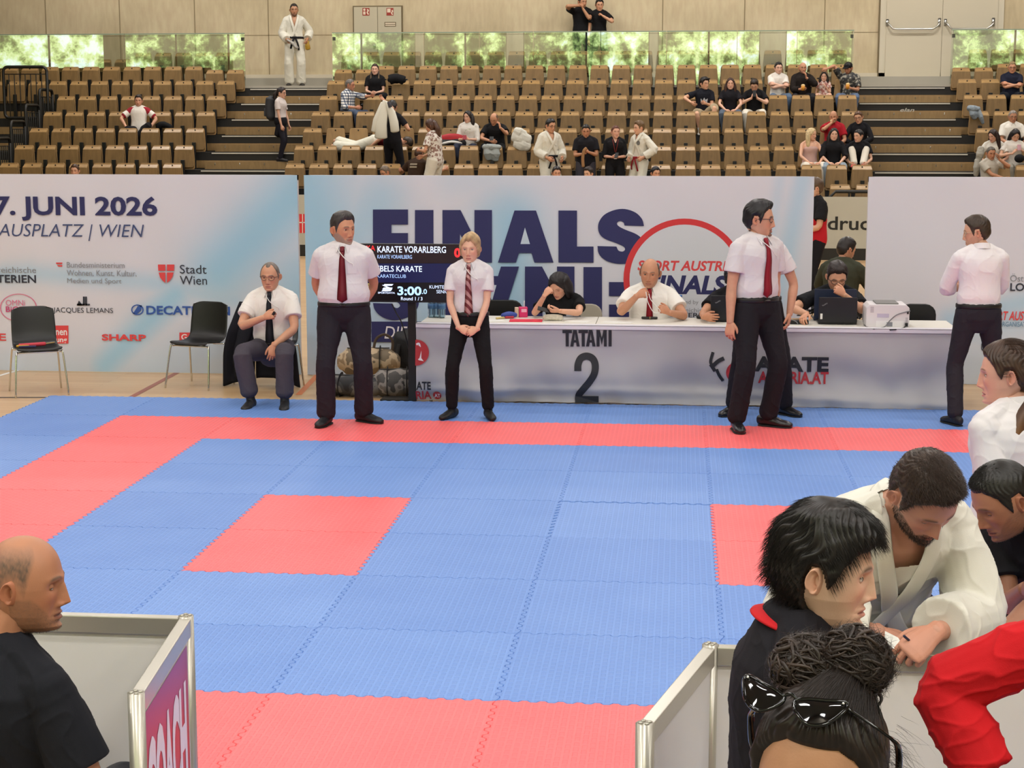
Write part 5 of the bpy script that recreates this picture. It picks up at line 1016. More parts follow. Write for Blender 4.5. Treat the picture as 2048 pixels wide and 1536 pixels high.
    t = top or {}; kd = t.get('kind', 'shirt')
    if kd:
        col = t.get('m') or cloth(t.get('c', 'e6e2e4')); sl = t.get('sleeve', .33); lo = t.get('loose', .014); q0 = t.get('hem', {'shirt': .05, 'tee': -.05, 'gi': -.17, 'jacket': -.06, 'polo': -.05}.get(kd, -.04)); q1 = t.get('neckq', .52)
        offf = (lambda q: lo*min(1, max(.25, (q-.04)/.07))+.010*math.exp(-((q-.15)/.06)**2)+.002) if kd == 'shirt' and 'hem' not in t else (lambda q: lo+(max(0, -q)*.18 if kd in ('gi',) else 0)+.003)
        ps = [torso(q0, q1, offf, 26)]
        for k in (1, -1):
            r_, u_ = frm(.45); e, w_, h_ = shl[k], elb[k], wri[k]; sw = t.get('sw', .012 if kd not in ('gi',) else .03); ps.append(tube([at(.44)+r_*k*.08, e-r_*k*.005, e+(w_-e)*.1], [.058+lo*.6, .050+lo, .050*aw+lo], 14)); ps.append(tube([at(.545), at(.52)+r_*k*.06, at(.487)+r_*k*.12, at(.462)+r_*k*(SHW-.01)], [.030+lo*.2, .040+lo*.5, .040+lo*.7, .038+lo], 10))
            L1 = .30; tot = .565
            if sl <= .5: g_ = e+(w_-e)*(sl*tot/L1 if sl*tot < L1 else 1); ps.append(tube([e-(g_-e)*.08, e+(g_-e)*.3, e+(g_-e)*.65, g_], [.046*aw+lo*.8, .051*aw+lo, .051*aw+lo+sw*.5, .049*aw+lo+sw], 18, rnd='start'))
            else:
                f_ = (sl-.53)/.47; g_ = w_+(h_-w_)*min(f_, 1); ps.append(tube([e-(w_-e)*.04, e+(w_-e)*.3, e+(w_-e)*.65, e+(w_-e)*.93, w_+(g_-w_)*.08, w_+(g_-w_)*.5, g_], [.046*aw+lo*.8, .052*aw+lo, .048*aw+lo+sw*.5, .044*aw+lo+sw*.7, .044*aw+lo+sw*.7, .042*aw+lo+sw*.85, .036*aw+lo+sw], 18, rnd='start'))
        fa = t.get('folds', .0032 if kd != 'gi' else .005)
        vn = t.get('vneck'); cutf = None
        if vn:
            zq, wv = vn; pz = at(zq); pu = frm(.45)[1]; pr = frm(.45)[0]; pf = fwd_at(.45)
            cutf = lambda V: (((V-pz) @ pf) > (-.02 if wv < .3 else -.055)) & (np.abs((V-pz) @ pr) < np.minimum(np.clip((V-pz) @ pu, 0, 1)*wv, .078)) & (((V-pz) @ pu) > 0) & (((V-pz) @ pf) < .15) & (np.linalg.norm(V-HC, axis=1) < .5)
        to = put({'shirt': 'shirt', 'tee': 't_shirt', 'gi': 'gi_jacket', 'jacket': 'jacket', 'polo': 'polo_shirt', 'dress': 'dress', 'sweater': 'sweater'}.get(kd, kd), ps, col, fo=lambda V: fa*folds(V, t.get('ff', 22), 21+int(abs(loc[0])*10), (1, 1, 1)), cutf=cutf); ctx['top'] = to
        front = lambda q, x=0, o_=0: at(q)+frm(q)[0]*x+fwd_at(q)*(math.sqrt(max(0, 1-(x/(wd(q)[0]+offf(q)))**2))*(wd(q)[1]+offf(q))+wd(q)[2]+o_); ctx['front'] = front; ctx['offf'] = offf
        if kd in ('shirt', 'polo'):
            mcol = t.get('cm') or col; cb = MB(); A = np.linspace(0, 2*PI, 25)
            ringp = lambda q, rr, ph: at(q+.012*math.cos(ph))+frm(q)[0]*math.sin(ph)*rr-fwd_at(q)*math.cos(ph)*rr*1.05-fwd_at(q)*.004
            rr0 = .064 if not hp.get('fem') else .057; V = []; F = []
            for a in np.linspace(-2.75, 2.75, 25): V += [ringp(.522, rr0+.010, a), ringp(.560, rr0-.002, a), ringp(.558, rr0+.004, a), ringp(.515, rr0+.019, a)]
            for i in range(24):
                for j in range(4): F.append((i*4+j, i*4+(j+1) % 4, (i+1)*4+(j+1) % 4, (i+1)*4+j))
            cb.add(np.array(V)*s, F)
            for k in (1, -1):   # points of the collar
                a0 = front(.535, k*.02, .008); a1 = front(.515, k*.062, -.004)+u1*.012; tipp = front(.462, k*.048, .008); z_ = fwd_at(.5)*.006; v = [a0, a1, tipp, a0+z_, a1+z_, tipp+z_]; cb.add(np.array(v)*s, [(0, 1, 2), (3, 5, 4), (0, 3, 4, 1), (1, 4, 5, 2), (2, 5, 3, 0)])
            cb.obj('collar', mcol, to)
        if t.get('tie'):
            tc_ = t['tie']; V = []; F = []; tm = tc_ if not isinstance(tc_, str) else cloth(tc_, rough=.5); tl = t.get('tl', .07); Qs = np.linspace(.498, tl, 18); Wd = [.019, .021, .017]+list(np.linspace(.022, .042, 14))+[.0]
            for q, w_ in zip(Qs, Wd):
                o_ = .012 if q < .46 else .010
                V += [front(q, -w_, o_-.001), front(q, 0, o_+.007), front(q, w_, o_-.001), front(q, 0, o_-.006)]
            for i in range(17):
                for j in range(4): F.append((i*4+j, i*4+(j+1) % 4, (i+1)*4+(j+1) % 4, (i+1)*4+j))
            mesh('tie', np.array(V)*s, F, tm, root, True)
            kn = tube([front(.512, 0, .014), front(.482, 0, .016)], [(.021, .011), (.014, .010)], 10, ref=f1); mesh('tie_knot', kn[0]*s, kn[1], tm, root, True)
        if t.get('cord'):
            k = t['cord']; P = spline([front(.51, k*-.05, .012), front(.475, -k*.02, .02), front(.44, k*.01, .03), front(.40, k*.05, .016), front(.38, k*.085, .012), front(.36, k*.09, .01)], 5); c_ = tube(P, .0035, 6); mesh('whistle_cord', c_[0]*s, c_[1], white, root, True)
        if t.get('pocket'):
            k = t['pocket']; V = [front(q, k*x, o_) for q in (.385, .30) for x in (.045, .115) for o_ in (.002, .005)]; mesh('pocket', np.array(V)*s, [(0, 2, 6, 4), (1, 5, 7, 3), (0, 1, 3, 2), (4, 6, 7, 5), (0, 4, 5, 1), (2, 3, 7, 6)], col, to)
        if kd == 'gi':
            lm = cloth(t.get('c', 'e6e4da'), 'gi_lapel_'+t.get('c', 'x'), .9); vq = vn[0] if vn else .30
            for k in ((1, -1) if True else ()):
                # band from behind the neck, over the collarbone, crossing to the other hip
                P = [at(.555)-fwd_at(.5)*.062+frm(.5)[0]*k*.012, at(.548)+frm(.5)[0]*k*.070-fwd_at(.5)*.02, front(.515, k*.078, .0)+u1*.012, front(.46, k*.073, .008), front((.46+vq)/2, k*.036, .012), front(vq, 0, .016), front(vq-.12, -k*.06, .014), front(.085, -k*.105, .012)]
                P = spline(P, 5); nn_ = np.array([fwd_at(.45)]*len(P)); nn_[:8] = [nrm(f1*.2+frm(.5)[0]*k*.7+u1*.5)]*8; lp = tube(P+ (nn_*.003 if k > 0 else nn_*0), (.026, .006), 10, ref=nn_, rnd=False); mesh('lapel', lp[0]*s, lp[1], lm, to, True)
            gb = t.get('belt')
            if gb:
                bm = cloth(gb, rough=.7); rx, ry, fo_ = wd(.07); P = [at(.075)+frm(.07)[0]*(rx+lo+.022)*math.sin(a)+fwd_at(.07)*((ry+lo+.022)*math.cos(a)+fo_) for a in np.linspace(0, 2*PI, 33)]; bv = tube(P, (.006, .021), 8, ref=u0, rnd=False); bo = mesh('belt', bv[0]*s, bv[1], bm, root, True)
                kn = tube([front(.075, -.03, .03), front(.075, .03, .034)], [(.02, .022)]*2, 10, ref=u0); mesh('belt_knot', kn[0]*s, kn[1], bm, bo, True)
                for k, l in ((1, .25), (-1, .22)): P = spline([front(.07, k*.012, .035), front(.0, k*.04, .05), front(-.09, k*.07, .05)+np.array([0, -.01, 0]), front(-.09, k*.085, .045)-np.array([0, 0, l-.15])], 4); kn = tube(P, (.02, .004), 8, ref=f1, rnd=False); mesh('belt_end', kn[0]*s, kn[1], bm, bo, True)
        elif kd == 'shirt' or t.get('beltc'):
            rx, ry, fo_ = wd(.045); o_ = .019; P = [at(.05)+frm(.05)[0]*(rx+o_)*math.sin(a)+fwd_at(.05)*((ry+o_)*math.cos(a)+fo_) for a in np.linspace(0, 2*PI, 33)]; bv = tube(P, (.0025, .017), 8, ref=u0, rnd=False); bo = mesh('belt', bv[0]*s, bv[1], mat('belt_leather', '121014', .4), root, True)
            bk = MB(); pc = at(.05)+fwd_at(.05)*(ry+o_+fo_+.004); bk.tube([pc-r0*.02, pc+r0*.02], [(.016, .004)]*2, 8, ref=u0); bk.V = [tuple(np.array(v)*s) for v in bk.V]; bk.obj('buckle', mat('buckle_metal', '8a8680', .3, .9), bo)
    g_ = hp.get('glasses')
    if g_:
        gm = mat('glasses_'+g_, g_, .3); gb = MB()
        for k in (1, -1):
            P = [(k*.033+.0255*math.cos(a)*(1 if True else 0), -.088+.010*abs(math.cos(a))*(math.cos(a)*k > 0), .001+.0195*math.sin(a)) for a in np.linspace(0, 2*PI, 19)]; gb.tube(HW(P), .0023, 6, rnd=False); gb.tube(HW([(k*.0585, -.080, .006), (k*.074, -.055, .008), (k*.078, .005, .006), (k*.079, .02, -.01)]), .0023, 6)
        gb.tube(HW([(-.009, -.093, .004), (0, -.096, .006), (.009, -.093, .004)]), .002, 6); gb.V = [tuple(np.array(v)*s) for v in gb.V]; gb.obj('glasses', gm, root, True)
    if extra and 'fn' in extra: extra['fn'](ctx)
    return root, ctx
def addtube(c, n, P, R, m, par=None, sp=6, ref=None, rnd=True, nn=12):
    v, f = tube(spline(P, sp) if sp else P, R, nn, ref, rnd); return mesh(n, v*c['s'], f, m, par or c['root'], True)
# ================================================================ who is where
trs = lambda c, **k: dict(c=c, **k)
def stripe_tie():
    m, N, L, b = nodes_mat('tie_striped'); tc = N.new('ShaderNodeTexCoord'); w = N.new('ShaderNodeTexWave'); w.wave_type = 'BANDS'; w.bands_direction = 'DIAGONAL'; w.inputs['Scale'].default_value = 9; w.inputs['Distortion'].default_value = 0
    r = N.new('ShaderNodeValToRGB'); r.color_ramp.interpolation = 'CONSTANT'; e = r.color_ramp.elements; e[0].color = (*lin('6e2a30'), 1); e[1].position = .5; e[1].color = (*lin('b98a88'), 1); L.new(tc.outputs['Object'], w.inputs['Vector']); L.new(w.outputs['Fac'], r.inputs[0]); L.new(r.outputs[0], b.inputs['Base Color']); b.inputs['Roughness'].default_value = .5; return m
SHIRT = 'dcd6da'
def plaid():
    m, N, L, b = nodes_mat('plaid_shirt'); tc = N.new('ShaderNodeTexCoord'); b.inputs['Roughness'].default_value = .85; out = []
    for d, s_ in (('X', 5.2), ('Z', 5.2)):
        w = N.new('ShaderNodeTexWave'); w.bands_direction = d; w.inputs['Scale'].default_value = s_; L.new(tc.outputs['Object'], w.inputs['Vector']); r = N.new('ShaderNodeValToRGB'); r.color_ramp.interpolation = 'CONSTANT'; q = r.color_ramp.elements; q[0].color = (.22, .25, .32, 1); q[1].position = .42; q[1].color = (.95, .93, .9, 1); L.new(w.outputs['Fac'], r.inputs[0]); out.append(r)
    mx = N.new('ShaderNodeMix'); mx.data_type = 'RGBA'; mx.blend_type = 'MULTIPLY'; mx.inputs[0].default_value = 1; L.new(out[0].outputs[0], mx.inputs[6]); L.new(out[1].outputs[0], mx.inputs[7]); L.new(mx.outputs[2], b.inputs['Base Color']); return m
def item(bm, name, m, label, cat_, loc=None, rot=None, **k):
    o = bm.obj(name, m, None, **k)
    if loc is not None: o.location = tuple(loc)
    if rot is not None: o.rotation_euler = rot
    return tag(o, label, cat_)
def palm(c, k, a=.09, b=.0): return c['world'](c['wri'][k]+nrm(c['wri'][k]-c['elb'][k])*a)
# ---- referees on the mat
r1, c = person('grey-bearded referee in white shirt and dark red tie, hands behind his back', yaw=.12, at_=(686, 459, .85, 0), skin='c98e6e', wide=1.12, belly=.035, lean=-.03, neck=.0, head=(.72, 0, 0), hscale=1.1, lod=1,
  top=dict(kind='shirt', c=SHIRT, tie='6c1a26', cord=1, pocket=1, loose=.018), bottom=trs('26222a', loose=.017), hands={1: (.10, .17, .90, dict(hint=(1, .5, 0))), -1: (-.10, .17, .90, dict(hint=(-1, .5, 0)))}, feet={1: (.15, .03, 0, .95), -1: (-.15, -.10, 0, -.30)}, headp=dict(hair='3b3634', beard='grey', vol=(.022, .006), quiff=.006), shoes='15141a')
person('blonde woman referee in a striped tie, hands clasped, in black socks', yaw=0, at_=(940, 498, 1.18, 0), skin='dfae95', wide=.96, bust=.02, neck=.0, nlen=.122, hscale=1.1, head=(-.05, .0, 0), top=dict(kind='shirt', c=SHIRT, tie=stripe_tie(), cord=1, loose=.010, sw=.014, tl=.03), bottom=trs('141317', socks=1, loose=.006, hem=1.5, len=.97), shoes='0e0d10',
  hands={1: (.085, -.185, .865, dict(back=(.45, -.85, .35), dir=(-.85, -.25, -.42), curl=.42, hint=(.9, .5, -.2))), -1: (-.085, -.185, .875, dict(back=(-.45, -.85, .35), dir=(.85, -.22, -.38), curl=.45, hint=(-.9, .5, -.2)))}, feet={1: (.17, -.02, 0, .35), -1: (-.175, -.02, 0, -.45)}, headp=dict(fem=1, hair='b49670', style='bob', vol=(.024, .014), part=1, jaw=.95, iris='5a6a70'))
r3, c = person('tall bearded referee in glasses and dark red tie, looking to the right', yaw=.62, at_=(1519, 439, .95, 0), skin='cf9a7e', wide=1.05, neck=.01, head=(.78, .02, 0), hscale=1.1, top=dict(kind='shirt', c=SHIRT, tie='8a1c2a', cord=1, loose=.015, sw=.016), bottom=trs('1d1a20', loose=.014, gloss=1), shoes='18161a',
  hands={-1: (-.26, -.02, .78, dict(hint=(-.5, .7, 0), curl=.35, back=(-.8, -.5, 0))), 1: (.22, .06, .80)}, feet={-1: (-.20, -.05, 0, -.45), 1: (.12, -.03, 0, .55)}, headp=dict(hair='1b181b', beard='goatee', vol=(.024, .012), glasses='1a2030', quiff=.008))
person('referee standing right behind the bearded one, only his arm, side and legs visible', yaw=.25, at_=(1520, 452, 1.55, 0), skin='cf9a7e', wide=1.05, neck=0, head=(.2, 0, 0), top=dict(kind='shirt', c=SHIRT, loose=.015), bottom=trs('1e1b21', gloss=1), shoes='161518', hands={1: (.24, -.10, .86, dict(hint=(1, .3, -.1))), -1: (-.2, -.05, .8)}, feet={1: (.24, -.02, 0, .5), -1: (-.18, .05, 0, -.9)}, headp=dict(hair='1b181b'))
person('slim referee in glasses seen from behind with folded arms, right of the table', yaw=PI+.12, at_=(1953, 465, 1.3, 0), skin='d6a488', neck=.03, head=(1.22, .12, 0), hscale=1.06, top=dict(kind='shirt', c='ece7ea', sleeve=.66, loose=.012, sw=.012), bottom=trs('2a2830', loose=.010), shoes='15141a', hands={1: (.0, -.23, 1.13, dict(hint=(1, .1, -.6), curl=.6)), -1: (.02, -.24, 1.16, dict(hint=(-1, .1, -.6), curl=.9, dir=(.6, .2, .2)))}, feet={1: (.17, .05, 0, .3), -1: (-.22, -.04, 0, -.3)}, headp=dict(hair='3a2c22', style='short', vol=(.022, .006), glasses='b8a488', beard='shadow'))
# ---- seated old man
o_, c = person('elderly seated referee in glasses and a navy tie, holding a stopwatch to his chest', yaw=.02, loc=(0, 0, 0), at_=(540, 540, 1.95, FZ, 1.0), skin='cf9a7c', pelvis=(0, .0, .50), lean=.02, neck=.03, head=(-.05, .08, 0), hscale=1.06, top=dict(kind='shirt', c='ebe7e2', tie='23242c', cord=1, loose=.018, tl=.02), bottom=trs('4a4650', loose=.018, len=.93), shoes='141418',
  feet={1: (.19, -.44, 0, .15), -1: (-.12, -.42, 0, -.1)}, hands={-1: (-.02, -.26, .80, dict(dir=(.9, -.15, .35), back=(-.1, -.9, .4), curl=.75, hint=(-.9, .1, -.6))), 1: (.08, -.33, .56, dict(dir=(-.15, -.25, -.95), back=(.3, -.9, .2), curl=.35, hint=(.9, .3, -.2)))}, headp=dict(hair='6e625a', style='reced', vol=(.006, .006), glasses='4a3a34', nose=1.1))
q = c['world'](c['wri'][-1]+np.array([.09, -.02, .035])); item(MB().box((-.012, -.008, -.025), (.012, .008, .025)), 'stopwatch', blackplast, 'small black stopwatch in the raised hand of the seated old man', 'stopwatch', q, (0, .6, 0), bevel=.004)
def jacket():
    """dark blazer hung over the chair back, falling on both sides"""
    m = cloth('17171f', 'blazer_navy'); x0, y0 = c3[0], c3[1]; o = thing('jacket', 'dark navy blazer with pale buttons hung over the seated old man’s chair', 'jacket', (x0, y0, FZ)); b = MB()
    V = []; F = []; nx, nz = 26, 22
    for j in range(nz+1):
        for i in range(nx+1):
            u = -1+2*i/nx; t = j/nz; z = .80-.78*t+.05*math.cos(u*2)*t; w = .26+.13*math.sin(min(t*1.6, 1)*1.4); V.append((u*w*(1 if u < 0 else .72)-.08*(1-t)-.10*t*(u < 0)-.05, .30+.02*math.sin(u*9+t*3)*(t+.2)-.10*abs(u)**2*min(1, t*3)-.06*t, z))
    for j in range(nz):
        for i in range(nx): a = j*(nx+1)+i; F.append((a, a+1, a+nx+2, a+nx+1))
    s_ = mesh('back', V, F, m, o, True); md = s_.modifiers.new('t', 'SOLIDIFY'); md.thickness = .02
    for sx in (-1,): MB().tube(spline([(sx*.25, .27, .74), (sx*.33, .2, .5), (sx*.37, .14, .28), (sx*.36, .12, .10)], 5), [(.07, .045)]*6+[(.062, .042)]*6+[(.055, .035)]*4, 14, ref=(0, 1, 0)).obj('sleeve', m, o, True)
    bt = MB()
    for z in (.32, .17): bt.ball((-.30, .085, z), .012, 10, 6)
    bt.obj('button', mat('button_pale', 'b8b4ac', .4), o)
jacket()
# ---- at the table
Yt = 2.72
w1, c = person('dark-haired woman in a black T-shirt leaning on the table, looking at her phone', yaw=-.12, at_=(1117, 588, Yt, FZ, .94), skin='dba88c', pelvis=(0, .08, .50), lean=.42, leanp=.1, bust=.02, neck=.03, head=(-.30, .62, .10), hscale=1.06, shoes='1a1a1e', top=dict(kind='tee', c='131316', loose=.012, sleeve=.3), bottom=trs('2a2a34'), feet={1: (.12, -.25, 0), -1: (-.12, -.25, 0)},
  hands={-1: ('w', gy(1090, 590, Yt-.22), dict(dir=(.55, .2, .6), back=(-.4, -.8, .1), curl=.8, hint=(-.6, -.5, -1))), 1: ('w', gy(1118, 622, Yt-.34), dict(dir=(-.95, -.15, .05), back=(.1, -.5, -.8), curl=.45, hint=(1, .1, -.5)))}, headp=dict(fem=1, hair='1c1718', style='long', vol=(.014, .014), down=1, locks=[([(.06, .02, .06), (.085, .02, -.03), (.085, .02, -.13)], [(.035, .06), (.04, .07), (.03, .05)]), ([(-.06, .03, .06), (-.085, .03, -.03), (-.085, .04, -.10)], [(.03, .05), (.03, .06), (.02, .04)]), ([(0, .08, .05), (0, .095, -.06), (0, .09, -.14)], [(.075, .04), (.08, .045), (.06, .03)])]))
q = gy(1087, 619, Yt-.36); item(MB().box((-.055, -.03, -.004), (.055, .03, .004)), 'mobile_phone', blackplast, 'black phone in the hand of the woman in the black T-shirt', 'phone', q, (.5, .25, .1), bevel=.003)
m2, c = person('bald man in white shirt and red tie at the table, winding a white cord', yaw=.0, at_=(1300, 548, Yt-.02, FZ, 1.0), skin='c68f70', pelvis=(0, .05, .50), lean=.12, wide=1.1, belly=.03, neck=.03, head=(-.10, .12, .05), hscale=1.12, shoes='1a1a1e', top=dict(kind='shirt', c='efeae4', tie='8c1826', loose=.018, pocket=1), bottom=trs('2a2a34'), feet={1: (.12, -.3, 0), -1: (-.12, -.3, 0)},
  hands={-1: ('w', gy(1274, 592, Yt-.32), dict(dir=(.9, -.2, .35), back=(-.2, -.8, .4), curl=.85, hint=(-.8, 0, -1))), 1: ('w', gy(1338, 625, Yt-.36), dict(dir=(-.8, -.3, .45), back=(.3, -.8, .3), curl=.85, hint=(1, .2, -.8)))}, headp=dict(hair='5a5048', style='bald', vol=(.005, .006), beard='shadow', nose=1.1))
P = spline([gy(1292, 584, Yt-.42), gy(1296, 605, Yt-.44), gy(1308, 625, Yt-.44), gy(1320, 622, Yt-.44), gy(1302, 600, Yt-.43), gy(1298, 588, Yt-.42)], 6); item(MB().tube(P, .0035, 6), 'cord', white, 'thin white cord between the hands of the man in the red tie', 'cord', smooth=True)
person('dark curly-haired person in black behind a laptop, mostly hidden by the bearded referee', yaw=.1, at_=(1474, 545, Yt+.1, FZ, .97), skin='c68f70', pelvis=(0, .05, .50), lean=.15, head=(.3, .2, 0), hscale=1.08, shoes='1a1a1e', top=dict(kind='tee', c='16151a', sleeve=.34), bottom=trs('2a2a34'), feet={1: (.12, -.3, 0), -1: (-.12, -.3, 0)}, hands={-1: ('w', gy(1408, 634, Yt-.35), dict(dir=(.6, -.6, 0))), 1: (.2, -.35, .78)}, headp=dict(hair='17141a', vol=(.04, .03), style='fringe'))
m4, c = person('man with glasses in a black shirt behind the laptops, hand on his chin', yaw=-.05, at_=(1674, 545, Yt-.02, FZ, 1.0), skin='d4a083', pelvis=(0, .08, .50), lean=.22, neck=.04, head=(.12, .42, 0), hscale=1.08, shoes='1a1a1e', top=dict(kind='polo', c='15161b', loose=.016, sleeve=.36), bottom=trs('2a2a34'), feet={1: (.12, -.3, 0), -1: (-.12, -.3, 0)},
  hands={1: ('w', gy(1688, 590, Yt-.30), dict(dir=(-.75, -.25, .6), back=(.1, -.9, .3), curl=.8, hint=(1, -.2, -1))), -1: ('w', gy(1612, 628, Yt-.32), dict(dir=(-.3, -.8, -.3), back=(-.4, -.2, .9), curl=.4, hint=(-1, .2, -.2)))}, headp=dict(hair='2c2322', vol=(.03, .010), beard='stubble', glasses='2a2a30', down=1))
# ---- between the banners
person('person in a red and black T-shirt standing half hidden behind the middle banner', yaw=-1.2, at_=(1629, 377, 10.3, FZ), skin='d6a184', lod=0, head=(-.2, 0, 0), top=dict(kind='tee', c='17161a', m=None, sleeve=.36, loose=.02), bottom=trs('17161b'), hands={1: (.12, -.3, 1.05), -1: (-.1, -.3, 1.08)}, headp=dict(hair='5a4636'),
  extra=dict(fn=lambda c: c['put']('red_panel', [c['torso'](-.07, .27, .027, 26)], cloth('c0202c', 'tee_red'), par=c['top'])))
st = thing('stool', 'dark stool under the man in olive behind the table', 'stool', (7.0-1.62, 5.95, FZ)); MB().tube([(0, 0, .40), (0, 0, .44)], .18, 16, rnd=False).obj('seat', blackplast, st); MB().tube([(0, 0, 0), (0, 0, .40)], .03, 10).obj('pedestal', chrome, st, True); MB().tube([(0, 0, 0), (0, 0, .02)], .2, 16, rnd=False).obj('base', blackplast, st)
ol, c = person('man in an olive shirt sitting with his back turned, behind the man with glasses', yaw=PI-.5, at_=(1692, 522, 5.9, FZ, 1.0), skin='c68f70', pelvis=(0, .0, .50), lean=.12, wide=1.12, lod=0, head=(-.5, .3, 0), top=dict(kind='jacket', c='3c3e30', sleeve=.9, loose=.025), bottom=trs('23242a'), feet={1: (.12, -.4, 0), -1: (-.12, -.4, 0)}, hands={1: (.2, -.4, .8), -1: (-.2, -.4, .8)}, headp=dict(hair='241d1b', vol=(.018, .006), beard='shadow'))
st.location = tuple(np.array([c['loc'][0], c['loc'][1], FZ]))
pr = thing('shirt_board', 'white and blue board standing in for a shirt behind the man in olive', 'board', tuple(gz(1722, 585, FZ)*np.array([1, 0, 1])+np.array([0, 6.9, 0])), .1); zt = gy(1722, 505, 6.9)[2]-FZ; MB().prism([(-.16, 0), (.16, 0), (.16, zt-.14), (-.1, zt)], 0, .02).obj('panel', mat('board_white', 'd6d8de', .6), pr); MB().prism([(-.10, zt-.3), (.06, zt-.42), (.10, zt-.40), (-.06, zt-.16)], -.004, -.001).obj('stripe', mat('board_blue', '7fa3b8', .6), pr)  # made-up board in place of somebody in a white and blue shirt
# ================================================================ on the stand
def kx(block, x): return int(round((x-CA)/SP-.5)) if block == 'C' else int(round((LA-x)/SP-.5)) if block == 'L' else int(round((x-RA)/SP-.5))
def sit(label, px, py, row, block='C', feet=None, hands=None, yaw=0, occ=True, s=.96, dz=0, **k):
    Y = RY(row)-.18; k.setdefault('lod', 0); k.setdefault('neck', .02); k.setdefault('pelvis', (0, 0, .485+dz)); x = gy(px, py, Y-.03)[0]
    if occ: OCC.add((block, row, kx(block, x)))
    return person(label, yaw=yaw, at_=(px, py, Y-.05, RZ(row), s), feet=feet or {1: (.13, -.42, 0, .2), -1: (-.13, -.42, 0, -.2)}, hands=hands or {1: (.11, -.36, .56, dict(dir=(-.6, -.7, -.1), back=(.2, -.3, .9), hint=(1, .2, -.3))), -1: (-.11, -.36, .56, dict(dir=(.6, -.7, -.1), back=(-.2, -.3, .9), hint=(-1, .2, -.3)))}, **k)
def stand_(label, px, py, row, dy=-.5, z=None, **k):
    k.setdefault('lod', 0); return person(label, at_=(px, py, RY(row)+dy, RZ(row) if z is None else z), **k)
tee = lambda c, **k: dict(kind='tee', c=c, **k)
sit('man in a red and white raglan shirt lounging on the left block, legs crossed', 277, 197, 3, 'L', yaw=.15, lean=-.18, skin='cf9a7c', top=tee('e6ded4', sleeve=.36, loose=.018), bottom=trs('121014'), hands={1: (.28, -.16, .55, dict(hint=(1, .2, 0))), -1: (-.26, -.2, .56, dict(hint=(-1, 0, 0)))}, feet={1: (-.02, -.42, .22, -.3), -1: (-.16, -.44, 0, -.2)}, headp=dict(hair='2c2420', beard='stubble', vol=(.022, .008)),
  extra=dict(fn=lambda c: [c['put']('raglan_sleeve', [tube([c['at'](.50)+c['frm'](.5)[0]*k*.06, c['shl'][k], c['shl'][k]+(c['elb'][k]-c['shl'][k])*.70], [.05, .075, .068], 14)], cloth('9a2432', 'raglan_red'), par=c['top']) for k in (1, -1)]))
item(MB().tube(spline([(-.16, 0, .0), (-.05, 0, .06), (.08, 0, .04), (.17, 0, -.02)], 5), [.03]+[.07]*8+[.06]*6+[.03], 12), 'bag', cloth('141316', 'bag_cloth'), 'small black bag beside the man in the raglan shirt', 'bag', (gy(327, 232, RY(3)-.2)[0], RY(3)-.2, RZ(3)+.52), smooth=True)
g0, c = person('man in a white gi with black belt standing alone at the head of the stairs', yaw=.25, at_=(588, 20, 26.9, 3.36), skin='b98766', lod=0, head=(.05, .05, 0), top=dict(kind='gi', c='dcd7c8', sleeve=.95, vneck=(.2, .3), belt='17151a', loose=.02), bottom=trs('d8d2c2', loose=.03), shoes='2a2622', hands={-1: (-.16, -.2, .96, dict(curl=.6)), 1: (.27, -.1, .98)}, headp=dict(hair='241d1a', beard='full', vol=(.012, .005)))
item(MB().tube(spline([(0, 0, .08), (0, -.01, 0), (.01, 0, -.09)], 4), [(.045, .03)]*4+[(.06, .04)]*5, 12), 'glove', mat('glove_yellow', 'a8821e', .6), 'yellow glove in the hand of the man in the white gi at the gallery', 'glove', c['world'](c['wri'][1]+np.array([0, -.02, -.12])), smooth=True)
item(MB().tube(spline([(-.1, 0, .06), (0, -.01, .0), (.12, 0, -.12)], 4), [(.06, .03)]*4+[(.075, .035)]*5, 12), 'folded_gear', mat('gear_mixed', 'a8a29a', .7, noise=(14, .9)), 'black and white folded gear held by the man in the white gi at the gallery', 'bundle', c['world'](c['wri'][-1]+np.array([.10, -.06, -.06])), smooth=True)
bw, c = stand_('woman with a grey backpack and glasses climbing the left stairs, in profile', 563, 186, 3, -.98, RZ(3)-.19, yaw=1.35, skin='cf9f86', bust=.02, wide=.95, head=(.1, .08, 0), top=dict(kind='tee', c='cfc4c0', hem=.05), bottom=trs('1d1b24', loose=.004), shoes='201e22', hands={1: (.2, -.12, .82), -1: (-.2, -.12, .80)}, feet={1: (.1, .1, 0, 0), -1: (-.1, -.02, 0, 0)}, headp=dict(fem=1, hair='241a1a', style='up', vol=(.016, .012), glasses='2a2024', locks=[([(0, .09, .03), (0, .14, -.05), (0, .13, -.18)], [(.035, .03), (.05, .05), (.03, .03)])]),
  extra=dict(fn=lambda c: c['put']('tied_jacket', [c['torso'](-.16, .06, .035, 22), tube([c['at'](-.1), c['at'](-.1)+np.array([0, .06, -.22])], [(.17, .10), (.17, .08)], 14, ref=(0, 1, 0))], cloth('15141a', 'jacket_black'))))
bp = thing('backpack', 'dark grey backpack on the back of the woman on the stairs', 'backpack', c['world'](c['at'](.3)+np.array([0, .23, 0])), 1.35); MB().tube(spline([(0, 0, -.22), (0, .02, -.05), (0, .02, .1), (0, 0, .22)], 5), [(.13, .07)]+[(.15, .1)]*13+[(.11, .06)], 14, ref=(0, 1, 0)).obj('sack', mat('pack_grey', '2e2f33', .7), bp, True); MB().tube(spline([(-.08, -.12, .16), (-.09, -.2, .2), (-.09, -.22, .0)], 5), .015, 8).obj('strap', black, bp, True); MB().box((-.1, .09, -.17), (.1, .14, .0)).obj('front_pocket', mat('pack_grey2', '393a3f', .7), bp, bevel=.02)
